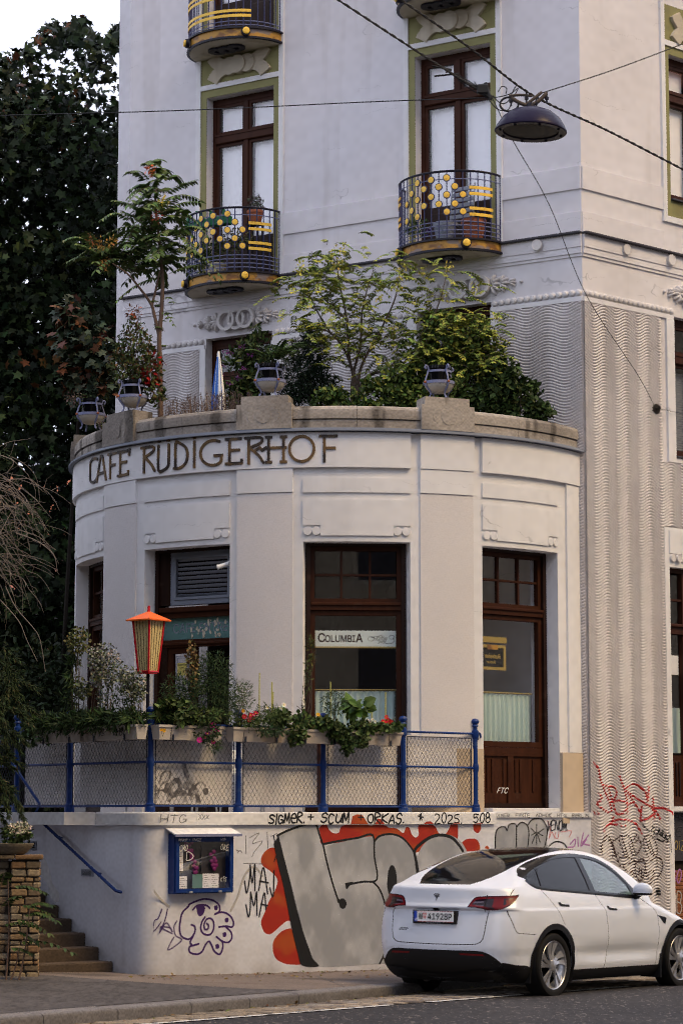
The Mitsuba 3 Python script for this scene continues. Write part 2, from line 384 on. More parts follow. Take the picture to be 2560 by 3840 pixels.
# ---------------------------------------------------------------- the corner house
B = thing('corner_house', 'pale plastered corner house with a round cafe front, wavy stucco bands and curved gilded balconies', 'building')
def part(base, m, mat, smooth=False, parent=None, **kw):
    return add(base, m, mat, smooth, parent or B, **kw)
def quad(frm, u0, u1, o, z0, z1):
    v = frm([u0, u1, u1, u0], [o] * 4, [z0, z0, z1, z1])
    return trimesh.Trimesh(v, [[0, 1, 2], [0, 2, 3]], process=False)
def fbx(frm, u0, u1, o0, o1, z0, z1):
    return warp(bx(u0, u1, o0, o1, z0, z1), frm)
def fcb(frm, u0, u1, o0, o1, z0, z1, c=0.01):
    return warp(cbx(u0, u1, o0, o1, z0, z1, c), frm)
def fext(frm, g, o0, o1, edge=None):
    return warp(ext(g, o0, o1, edge), frm)

AX = (-5.91, -2.09)                      # axes of the windows of the left front
RAX = 2.60                               # and of the right front
ZUP = [(10.19, 13.23), (14.04, 17.1)]
wl = rect(-8.08, 0, -0.6, 17.6)
for c in AX:
    for z0, z1 in ZUP:
        wl = wl.difference(rect(c - .64, c + .64, z0, z1))
    wl = wl.difference(rect(c - .62, c + .62, 7.2, 9.36))
part('wall', fext(FL, wl, -0.42, 0.0), 'm_stucco')
wr = rect(0.001, 6.5, -0.6, 17.6)
for c in (RAX, RAX + 2.4):
    wr = wr.difference(rect(c - .64, c + .64, 11.03, 13.23)).difference(rect(c - .64, c + .64, 7.19, 9.26)).difference(rect(c - .84, c + .84, 2.13, 5.555)).difference(rect(c - .82, c + .82, -.6, 2.05))
part('wall', fext(FR, wr, -0.42, 0.0), 'm_stucco')
# rear walls, roof and floors close the house
far = FL([-8.08], [0], [0])[0]
end = FR([6.5], [0], [0])[0]
back = far + (end - CORNER)
for a, b in ((far, back), (back, end)):
    d = (b - a) / np.linalg.norm(b - a)
    fr = frame(a, d, np.array([d[1], -d[0], 0]))
    part('rear_wall', warp(bx(0, np.linalg.norm(b - a), -0.3, 0, -0.6, 17.6), fr), 'm_stucco')
foot = Polygon(np.array([far, CORNER, end, back])[:, :2]).buffer(-0.25)
def slab(g, z0, z1):
    m = trimesh.creation.extrude_polygon(polys(g)[0], z1 - z0, engine='earcut')
    m.apply_translation([0, 0, z0])
    return m
for z0, z1 in ((17.3, 17.58), (13.5, 13.7), (9.7, 9.9), (6.85, 7.05), (1.9, 2.0)):
    part('floor_slab', slab(foot, z0, z1), 'm_room')
# inner screens just behind the windows keep the rooms dark
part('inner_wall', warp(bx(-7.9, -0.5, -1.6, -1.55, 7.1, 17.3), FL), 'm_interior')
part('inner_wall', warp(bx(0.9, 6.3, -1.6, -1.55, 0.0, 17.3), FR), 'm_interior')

def bands(frm, ua, ub, gaps, proud):
    "string courses and mouldings of one front; gaps: (u0, u1) where the upper band is cut by window surrounds"
    segs, u = [], ua
    for g0, g1 in gaps:
        segs.append((u, g0)); u = g1
    segs.append((u, ub))
    for s0, s1 in segs:
        if s1 - s0 > 0.05:
            part('string_course', fbx(frm, s0, s1, 0.0, 0.028, 10.83, 11.16), 'm_stucco')
            part('string_course', fbx(frm, s0, s1, 0.0, 0.022, 10.20, 10.50), 'm_stucco')
    e0, e1 = proud
    part('cornice', fcb(frm, ua - e0, ub + e1, 0.0, 0.115, 10.165, 10.20, 0.008), 'm_slate')
    part('cornice', fbx(frm, ua - e0 * .5, ub + e1 * .5, 0.0, 0.055, 9.985, 10.165), 'm_stucco')
    part('cornice', fbx(frm, ua - e0 * .3, ub + e1 * .3, 0.0, 0.040, 9.895, 9.985), 'm_stucco')
    part('cornice', fbx(frm, ua - e0 * .2, ub + e1 * .2, 0.0, 0.022, 9.852, 9.893), 'm_stucco')
bands(FL, -8.08, 0.0, [(c - .83, c + .83) for c in AX], (0.10, 0.02))
bands(FR, 0.0, 6.5, [(RAX - .83, RAX + .83), (RAX + 2.4 - .83, RAX + 2.4 + .83)], (0.02, 0))
def discs(frm, base, us, z, r, o0, o1, mat='m_relief'):
    for u in us:
        o1 = o1 + .014
        m = ext(disc2(u, z, r, 20).difference(disc2(u, z, r * .84, 20)), o0, o1)
        part(base, warp(cat([m, ext(disc2(u, z, r * .845, 20), o0, o1 - .006)]), frm), mat)
discs(FL, 'frieze_disc', (-7.44, -4.0, -0.665), 10.077, 0.078, 0.05, 0.075)
discs(FR, 'frieze_disc', (0.88, 1.86, 2.84, 3.82), 10.077, 0.078, 0.05, 0.075)

# row of beads over the wavy stucco
def beads(frm, u0, u1, step=0.104):
    n = max(2, int(round((u1 - u0) / step)) + 1)
    prof = np.array([(0.0, 0.046), (0.030, 0.043), (0.046, 0.030), (0.049, 0.0)])
    for u in np.linspace(u0, u1, n):
        a = np.linspace(0, 2 * PI, 14, endpoint=False)
        v = [[u, 0.047, 9.325]] + [[u + r * math.cos(t), o, 9.325 + r * math.sin(t)] for r, o in prof[1:] for t in a]
        f = [[0, 1 + k, 1 + (k + 1) % 14] for k in range(14)]
        for q in range(2):
            for k in range(14):
                i, j = 1 + q * 14 + k, 1 + q * 14 + (k + 1) % 14
                f += [[i, i + 14, j + 14], [i, j + 14, j]]
        part('bead', warp(trimesh.Trimesh(v, f, process=False), frm), 'm_relief', 50)
beads(FL, -8.0, -6.62)
beads(FL, -5.20, -2.80)
beads(FL, -1.40, -0.055)
beads(FR, 0.06, 1.92)
for frm, ss in ((FL, ((-8.08, -6.55), (-5.27, -2.71), (-1.47, 0.0))), (FR, ((0.0, 1.96),))):
    for u0, u1 in ss:
        part('bead_band', fbx(frm, u0, u1, 0.0, 0.030, 9.205, 9.272), 'm_smooth')

PER = 0.0427
def waves(frm, u0, u1, z0, z1, lam, amp, ph, du=None, depth=0.034):
    rows = np.array([0.0, 0.10, 0.19, 0.31, 0.50, 0.68, 0.79, 0.895])
    prof = depth * np.array([0.0, 0.0, 0.66, 0.93, 1.0, 0.92, 0.64, 0.0])
    k0, k1 = int(math.floor((z0 - amp) / PER)), int(math.ceil((z1 + amp) / PER))
    zb = (np.arange(k0, k1)[:, None] + rows[None]).ravel() * PER
    hb = np.tile(prof, k1 - k0)
    us = np.linspace(u0, u1, max(3, int(math.ceil((u1 - u0) / (du or lam / 22))) + 1))
    U, Z = np.meshgrid(us, zb)
    wob = 0.006 * meshkit.noise(np.stack([U * 1.7, Z * 0 + 3, Z * 0.9], -1), 5) 
    Z = np.clip(Z + amp * np.sin(2 * PI * U / lam + ph) + wob, z0, z1)
    O = np.repeat(hb[:, None], len(us), 1)
    n, m = U.shape
    i, j = np.meshgrid(np.arange(n - 1), np.arange(m - 1), indexing='ij')
    q = np.stack([i * m + j, i * m + j + 1, (i + 1) * m + j + 1, (i + 1) * m + j], -1).reshape(-1, 4)
    return trimesh.Trimesh(frm(U.ravel(), O.ravel() + 0.001, Z.ravel()), np.vstack([q[:, [0, 1, 2]], q[:, [0, 2, 3]]]), process=False)
RL, RA, RP = 0.475, 0.043, 2.2
LL, LA, LP = 0.60, 0.040, 1.2
b = MB()
b.mesh(waves(FR, 0.0, 1.66, -0.3, 9.2, RL, RA, RP)).mesh(waves(FR, 1.66, 5.9, 6.14, 7.08, RL, RA, RP, 0.05)).mesh(waves(FR, 3.54, 4.06, -0.3, 6.13, RL, RA, RP, 0.05)).mesh(waves(FR, 3.48, 4.12, 7.09, 9.2, RL, RA, RP, 0.05))
part('wavy_stucco', b.get(), 'm_wave', True, kind='stuff')
b = MB()
b.mesh(waves(FL, -1.36, 0.0, 7.0, 9.2, LL, LA, LP)).mesh(waves(FL, -5.1, -2.88, 7.0, 9.2, LL, LA, LP)).mesh(waves(FL, -8.02, -6.64, 7.0, 9.2, LL, LA, LP)).mesh(waves(FL, -0.5, 0.0, -0.3, 7.0, LL, LA, LP))
part('wavy_stucco', b.get(), 'm_wave', True, kind='stuff')
for frm, ss in ((FL, ((-6.635, -6.53), (-5.29, -5.105), (-2.875, -2.71), (-1.47, -1.365))), (FR, ((1.66, 1.76), (3.44, 3.54)))):
    for u0, u1 in ss:
        if frm is FL:
            part('window_surround', fbx(frm, u0, u1, 0.0, 0.032, 7.0, 9.204), 'm_smooth')
part('window_surround', fext(FR, rect(1.79, 3.41, 7.09, 9.204).difference(rect(1.96, 3.24, 7.19, 9.3)), 0.0, 0.034), 'm_smooth')
part('window_surround', fext(FR, rect(1.66, 3.54, -0.4, 6.13).difference(rect(1.76, 3.44, -0.5, 5.555)), 0.0, 0.034), 'm_smooth')
gpan = rect(1.75, 3.45, 5.64, 6.085).difference(rect(1.74, 2.02, 5.6, 5.755)).difference(rect(3.18, 3.46, 5.6, 5.755))
part('lintel_panel', fext(FR, gpan, 0.034, 0.054), 'm_smooth')
discs(FR, 'lintel_disc', (1.815, 1.935, 3.265, 3.385), 5.69, 0.056, 0.034, 0.056)
part('window_surround', fext(FR, rect(4.06, 5.9, -0.4, 6.13).difference(rect(4.16, 5.84, -0.5, 5.555)), 0.0, 0.034), 'm_smooth')

# windows
def window(frm, uc, hw, z0, z1, dep, tz, blind=True, foot=0.0, mull=0.038):
    w = numbered(B + '__window')
    o0, o1 = -dep - 0.07, -dep
    ms = [ext(rect(uc - hw, uc + hw, z0, z1).difference(rect(uc - hw + .06, uc + hw - .06, z0 + .07, z1 - .10)), o0, o1),
          bx(uc - mull, uc + mull, o0 + .005, o1 + .012, z0 + .07, z1 - .10), cbx(uc - hw + .06, uc + hw - .06, o0, o1 + .035, tz - .07, tz + .06, .012),
          bx(uc - hw + .06, uc + hw - .06, o0 + .01, o1 + .05, tz + .045, tz + .075)]
    panes = []
    for s in (-1, 1):
        a, c = sorted((uc + s * mull, uc + s * (hw - .06)))
        for q0, q1 in ((z0 + .07, tz - .07), (tz + .075, z1 - .10)):
            ms.append(ext(rect(a, c, q0, q1).difference(rect(a + .045, c - .045, q0 + .05, q1 - .045)), o0 + .012, o1 - .012))
            panes.append((a + .04, c - .04, q0 + .045, q1 - .04))
    part('frame', warp(cat(ms), frm), 'm_brown', parent=w)
    if foot:
        part('door_panel', warp(cat([bx(uc - hw + .05, uc + hw - .05, o0 + .03, o1 + .016, z0 + .07, z0 + foot)] + [cbx(uc + k * .28 - .17, uc + k * .28 + .17, o1 + .016, o1 + .030, z0 + .17, z0 + foot - .10, .01) for k in (-1, 1)]), frm), 'm_dark_brown', parent=w)
    for a, c, q0, q1 in panes:
        part('pane', quad(frm, a, c, o0 + .03, q0, q1), 'm_glass', parent=w)
        if blind:
            part('blind', fbx(frm, a + .015, c + .02, o0 - .05, o0 - .045, q0 + .01, q1), 'm_blind', parent=w)
    return w
for c in AX:
    for z0, z1 in ZUP:
        window(FL, c, .64, z0, z1, 0.17, z0 + 2.38, foot=.74)
    window(FL, c, .62, 7.2, 9.36, 0.16, 8.72, blind=False)
window(FR, RAX, .64, 11.03, 13.23, 0.12, 12.62)
window(FR, RAX, .64, 7.19, 9.26, 0.12, 8.66, blind=False)
window(FR, RAX + 2.4, .64, 11.03, 13.23, 0.12, 12.62)
window(FR, RAX + 2.4, .64, 7.19, 9.26, 0.12, 8.66, blind=False)
# slatted blind behind the lower right window
part('slat_blind', warp(cat([bx(1.99, 3.2, -.30, -.27, z, z + .028) for z in np.arange(7.28, 8.5, .036)]), FR), 'm_zinc')
for c in (RAX,):
    part('window_sill', fcb(FR, c - .64, c + .64, -.1, .06, 11.0, 11.03, .006), 'm_slate')
    part('window_sill', fcb(FR, c - .64, c + .64, -.1, .06, 7.16, 7.19, .006), 'm_slate')

# olive fields and white borders round the balcony doors, bow relief above
def bow(frm, c, z):
    "three overlapping discs with two pairs of ribbon ends"
    k = 1.12
    for s in (-1, 1):
        for t in (-1, 1):
            a = np.linspace(0.0, 0.72, 7)
            cx, cz = c + s * 0.20, z + t * 0.36
            inner = [(cx + s * 0.215 * k * math.sin(q * 1.55), cz - t * 0.215 * k * math.cos(q * 1.55)) for q in a]
            outer = [(cx + s * 0.40 * k * math.sin(q * 1.5), cz - t * 0.40 * k * math.cos(q * 1.5)) for q in a]
            g = Polygon(inner + outer[::-1]).buffer(0).intersection(rect(c - .62, c + .62, z - .30, z + .30))
            part('bow_ribbon', fext(frm, g, .01, .06), 'm_cream', parent=None)
    for dx, o in ((-.165, .078), (.165, .078), (0, .105)):
        part('bow_disc', fext(frm, disc2(c + dx, z, .145, 26), .01, o), 'm_cream')
for frm, cs in ((FL, AX), (FR, (RAX, RAX + 2.4))):
    for c in cs:
        zb = 10.19 if frm is FL else 10.75
        sill = 10.19 if frm is FL else 11.03
        part('door_surround', fext(frm, rect(c - .745, c + .745, zb, 13.35).difference(rect(c - .64, c + .64, sill, 13.23)), 0.0, 0.012), 'm_olive', label='olive green border round the tall window')
        hole = rect(c - .745, c + .745, zb, 13.35).union(rect(c - .745, c + .745, 13.43, 13.99))
        part('white_border', fext(frm, rect(c - .83, c + .83, zb - (0 if frm is FL else .09), 17.3).difference(hole).difference(rect(c - .745, c + .745, 13.99, 17.3)), 0.0, 0.036), 'm_smooth')
        part('relief_field', fext(frm, rect(c - .745, c + .745, 13.43, 13.99), 0.0, 0.010), 'm_olive')
        bow(frm, c, 13.66)
        if frm is FL:
            part('door_surround', fext(frm, rect(c - .745, c + .745, 14.05, 17.2).difference(rect(c - .64, c + .64, 14.04, 17.1)), 0.0, 0.012), 'm_olive')

# garlands: three linked rings between palmettes
def garland(frm, c, z, mir=(1, 1)):
    for i, dx in enumerate((0.0, -.185, .185)):
        g = disc2(c + dx, z, .165, 28).difference(disc2(c + dx, z, .118, 28))
        part('garland_ring', fext(frm, g, 0.0, 0.085 + .012 * i), 'm_relief')
    lobe = trimesh.creation.icosphere(subdivisions=2)
    for s in (-1, 1):
        if not mir[(s + 1) // 2]:
            continue
        x = c + s * .36
        for n, sc in ((5, 1.0), (5, .82), (3, .62)):
            b = MB()
            for k in range(n):
                a = (k - (n - 1) / 2) * (0.62 if n == 5 else .5)
                L, W = .165 * sc, .062 * sc
                m = lobe.copy()
                m.apply_scale([L / 2, .075, W / 2])
                m.apply_translation([L / 2, 0.012, 0])
                m.apply_transform(trimesh.transformations.rotation_matrix(-(a + (0 if s > 0 else 0)), [0, 1, 0]))
                if s < 0:
                    m.apply_scale([-1, 1, 1])
                m.apply_translation([x, 0, z])
                b.mesh(m)
            part('garland_palmette', warp(b.get(), frm), 'm_relief', True)
            for t in (-1, 1):
                m = lobe.copy(); m.apply_scale(.026 * sc); m.apply_translation([x + s * .115 * sc, .02, z + t * .085 * sc])
                part('garland_bead', warp(m, frm), 'm_relief', True)
            x += s * .15 * (0.6 + .4 * sc)
    for s in (-1, 1):
        if mir[(s + 1) // 2]:
            m = lobe.copy(); m.apply_scale(.024); m.apply_translation([c + s * .83, .02, z])
            part('garland_bead', warp(m, frm), 'm_relief', True)
garland(FL, -5.92, 9.60)
garland(FL, -1.80, 9.60)
garland(FR, RAX, 9.60)

# balconies
def balcony(frm, c, zf, style, label):
    bk = numbered(B + '__balcony')
    labels[bk] = {'label': label}
    def P(a, r, z, s=1.0):
        a = np.asarray(a, float)
        return frm(c + .80 * s * np.cos(a) * r, 0.02 + .715 * s * np.sin(a) * r, np.asarray(z, float) + 0 * a)
    A = np.linspace(0, PI, 41)
    def sub(base, m, mat, sm=40):
        part(base, m, mat, sm, parent=bk)
    def slabm(s, z0, z1):
        g = Polygon([(.80 * s * math.cos(a), .715 * s * math.sin(a)) for a in A])
        m = trimesh.creation.extrude_polygon(g, z1 - z0, engine='earcut')
        v = np.array(m.vertices)
        return trimesh.Trimesh(frm(c + v[:, 0], v[:, 1], v[:, 2] + z0), np.array(m.faces)[:, ::-1], process=False)
    sub('floor', slabm(1.0, zf - .10, zf - .01), 'm_ochre')
    sub('rim', slabm(1.075, zf - .012, zf + .015), 'm_iron_dark')
    sub('rim', slabm(1.06, zf - .165, zf - .135), 'm_iron_dark')
    sub('soffit', slabm(1.0, zf - .172, zf - .166), 'm_cream')
    sub('fascia', slabm(1.03, zf - .136, zf - .012), 'm_ochre')
    for dx in (-.17, 0, .17):
        g = disc2(dx, .33, .15, 20).difference(disc2(dx, .33, .055, 12))
        m = trimesh.creation.extrude_polygon(polys(g)[0], .03, engine='earcut')
        v = np.array(m.vertices)
        sub('soffit_rosette', trimesh.Trimesh(frm(c + v[:, 0], v[:, 1] , v[:, 2] + zf - .205 - .003 * (dx > 0) - .006 * (dx == 0)), m.faces, process=False), 'm_iron_dark', False)
    for a in (0.87, PI - .87):
        p0, p1 = P([a, a], 1.0, [zf - .075] * 2), P([a, a], 1.07, [zf - .075] * 2)
        d = (p1[1] - p0[1]) / np.linalg.norm(p1[1] - p0[1])
        sub('boss', tube([p1[0] - d * .02, p1[0] + d * .035], .072, 16), 'm_iron_dark')
        sub('boss', tube([p1[0] + d * .03, p1[0] + d * .055, p1[0] + d * .063], [.054, .054, .04], 16), 'm_gold')
    zt = zf + 1.0
    sub('top_rail', tube(P(A, 1.0, zt), .017, 6), 'm_iron_dark')
    rails = (zt - .115, zf + .26, zf + .20, zf + .135, zf + .07) if style != 2 else (zf + .11, zf + .05, zt - .10)
    for z in rails:
        sub('rail', tube(P(A, 1.0, z), .0085, 4), 'm_iron_light')
    n = 22
    bars = np.linspace(0.02, PI - .02, n)
    for i, a in enumerate(bars):
        sub('bar', tube(P([a, a], 1.0, [zf, zt]), .0095, 5), 'm_iron')
    def badge(a, z, r=.056):
        p = P([a, a], 1.0, [z, z])[0]
        d = P([a], 1.2, [z])[0] - P([a], 1.0, [z])[0]
        d /= np.linalg.norm(d)
        sub('ring', tube([p - d * .004, p + d * .012], r, 16), 'm_iron')
        sub('gold_disc', tube([p + d * .011, p + d * .016, p + d * .018], [r * .80, r * .80, r * .66], 16), 'm_gold')
    def strip(a0, a1, z):
        a = np.linspace(a0, a1, 12)
        v = np.vstack([P(a, r, zz) for r, zz in ((1.014, z), (1.024, z), (1.024, z + .044), (1.014, z + .044))])
        f = [[k * 12 + i, k * 12 + i + 1, ((k + 1) % 4) * 12 + i + 1, ((k + 1) % 4) * 12 + i] for k in range(4) for i in range(11)]
        sub('gold_strip', MB().put(v, f).get(), 'm_gold', False)
    if style != 2:
        zz = [(0, 0), (1, -.072), (2, -.145), (3, -.06)]
        seq = {0: (.80, .585, .37), 1: (.90, .69, .48), 2: (.79, .58, .37)}
        ks = range(9, 19) if True else ()
        pat = [(.86, .655), (.73, .52), (.91, .70, .49), (.80, .585, .37), (.885, .68), (.77, .56, .35), (.90, .69), (.79, .58, .37), (.66, .45), (.56, .35)]
        pat = [(.65, .40), (.77, .515), (.90, .65, .40), (.775, .52), (.89, .64), (.77, .52), (.88, .63, .38), (.745, .495), (.61, .36)]
        for k, zs_ in zip(range(6, 15), pat):
            for z in zs_:
                badge(bars[k], zf + z + .0)
        for zq in (.735, .645, .43, .34):
            strip(bars[2] - .03, bars[5] + .03, zf + zq)
            strip(bars[16] - .03, bars[19] + .03, zf + zq)
    else:
        for zq in (.86, .78, .55, .47, .25, .17):
            strip(bars[5], bars[19], zf + zq)
    return bk
L1 = 'curved blue iron balcony with gold discs and strips, on the '
balcony(FL, AX[0] - .03, 10.19, 1, L1 + 'left window axis of the house')
balcony(FL, AX[1], 10.19, 1, L1 + 'right window axis of the house')
balcony(FL, AX[0] - .03, 14.02, 2, 'upper balcony cut by the top edge of the photo, with broad gold bands')
balcony(FL, AX[1], 14.02, 1, 'uppermost right balcony, only its dark underside showing at the top edge')

def garc(*a):
    return warp(arc(*a), FC)
# ---------------------------------------------------------------- the round cafe front
WC = (-68.2, -32.5, 3.4, 39.85)                    # axes of its openings, half width 10.5 degrees
HWD = 10.5
segs, t = [], -98.0
for c in WC:
    segs.append((t, c - HWD)); t = c + HWD
segs.append((t, 60.5))
b = MB()
for a0, a1 in segs:
    b.mesh(garc(a0, a1, 3.42, 3.88, 1.6, 7.03))
for c in WC:
    b.mesh(garc(c - HWD, c + HWD, 3.42, 3.88, 5.585, 7.03))
part('round_wall', b.get(), 'm_smooth')
PIL = (-51.0, -14.75, 21.5)
for c in PIL:
    part('pilaster', garc(c - 5.65, c + 5.65, 3.87, 3.903, 2.0, 6.238), 'm_roughcast')
    part('pilaster_block', garc(c - 5.65, c + 5.65, 3.87, 3.918, 6.244, 6.562), 'm_smooth')
part('pilaster', garc(53.3, 60.6, 3.87, 3.912, 2.86, 6.562), 'm_smooth')
part('pilaster_foot', garc(50.4, 60.6, 3.86, 3.925, 1.9, 2.855), 'm_plinth')
part('pilaster_foot', garc(13.95, 29.0, 3.87, 3.92, 1.9, 2.88), 'm_plinth')
part('frieze', garc(-98, 13.9, 3.87, 3.932, 6.567, 7.035), 'm_smooth')
part('frieze', garc(15.9, 27.3, 3.87, 3.932, 6.567, 7.035), 'm_smooth')
part('frieze', garc(29.1, 62.2, 3.87, 3.932, 6.567, 7.035), 'm_smooth')
for c in WC:
    a0, a1 = c - HWD - .05, c + HWD + .05
    part('lintel_panel', garc(a0, a1, 3.87, 3.903, 6.235, 6.428), 'm_smooth')
    part('lintel_panel', cat([garc(a0, a1, 3.87, 3.902, 5.80, 6.14), garc(a0 + 3.45, a1 - 3.45, 3.87, 3.902, 5.662, 5.80)]), 'm_smooth')
    for s in (-1, 1):
        for q in (.95, 2.68):
            th = c + s * (HWD - q + .05)
            part('lintel_disc', fext(FW(th, 3.875), disc2(0, 5.725, .056, 20), 0.0, .030), 'm_smooth')
# zinc drip, concrete parapet in blocks, piers
part('zinc_drip', garc(-98, 62.6, 3.80, 4.0, 7.046, 7.066), 'm_zinc')
part('zinc_drip', garc(-98, 62.6, 3.80, 3.955, 7.067, 7.092), 'm_zinc')
piers = (-87.3, -51.0, -14.75, 21.5)
spans, t = [], -98.0
for c in piers:
    if c - 5.6 - t > 1:
        spans.append((t, c - 5.6))
    t = c + 5.6
spans.append((t, 60.9))
for a0, a1 in spans:
    n = max(1, int(round((a1 - a0) / 13.0)))
    cut = np.linspace(a0, a1, n + 1)
    for i in range(n):
        g = 0.08 if i else 0
        b = MB().mesh(garc(cut[i] + g, cut[i + 1], 3.66, 3.895, 7.093, 7.203)).mesh(garc(cut[i] + g, cut[i + 1], 3.66, 3.878, 7.203, 7.222))
        prof = [(3.66, 7.222), (3.915, 7.222), (3.918, 7.30), (3.912, 7.345), (3.885, 7.382), (3.83, 7.402), (3.72, 7.402), (3.66, 7.39)]
        th = np.linspace(cut[i] + g, cut[i + 1], 8)
        v = [[q, r, z] for q in th for r, z in prof]
        k = len(prof)
        f = [[a * k + m, a * k + (m + 1) % k, (a + 1) * k + (m + 1) % k, (a + 1) * k + m] for a in range(7) for m in range(k)]
        m = MB().put(v, f)
        m.mesh(trimesh.Trimesh(np.array(v)[:k], [[0, q + 1, q] for q in range(1, k - 1)], process=False)).mesh(trimesh.Trimesh(np.array(v)[-k:], [[0, q, q + 1] for q in range(1, k - 1)], process=False))
        b.mesh(warp(m.get(), FC))
        g_ = b.get()
        part('parapet_block', g_, 'm_concrete', 25)
for c in piers:
    part('parapet_pier', garc(c - 5.55, c + 5.55, 3.55, 3.965, 7.093, 7.43), 'm_concrete')
    part('parapet_pier', garc(c - 4.75, c + 4.75, 3.58, 3.93, 7.432, 7.542), 'm_concrete')
    for dx, o in ((-.115, .014), (.115, .014), (0, .022)):
        part('pier_disc', fext(FW(c, 3.945), disc2(dx, 7.275, .108, 24), 0.0, o + .006), 'm_concrete')
RF = Polygon([(RC[0] + 3.7 * math.sin(a), RC[1] - 3.7 * math.cos(a)) for a in np.radians(np.arange(-100, 63, 3))])
part('roof_terrace', slab(RF, 6.80, 6.98), 'm_room')
scene['mat_ceiling'] = scene['m_room']
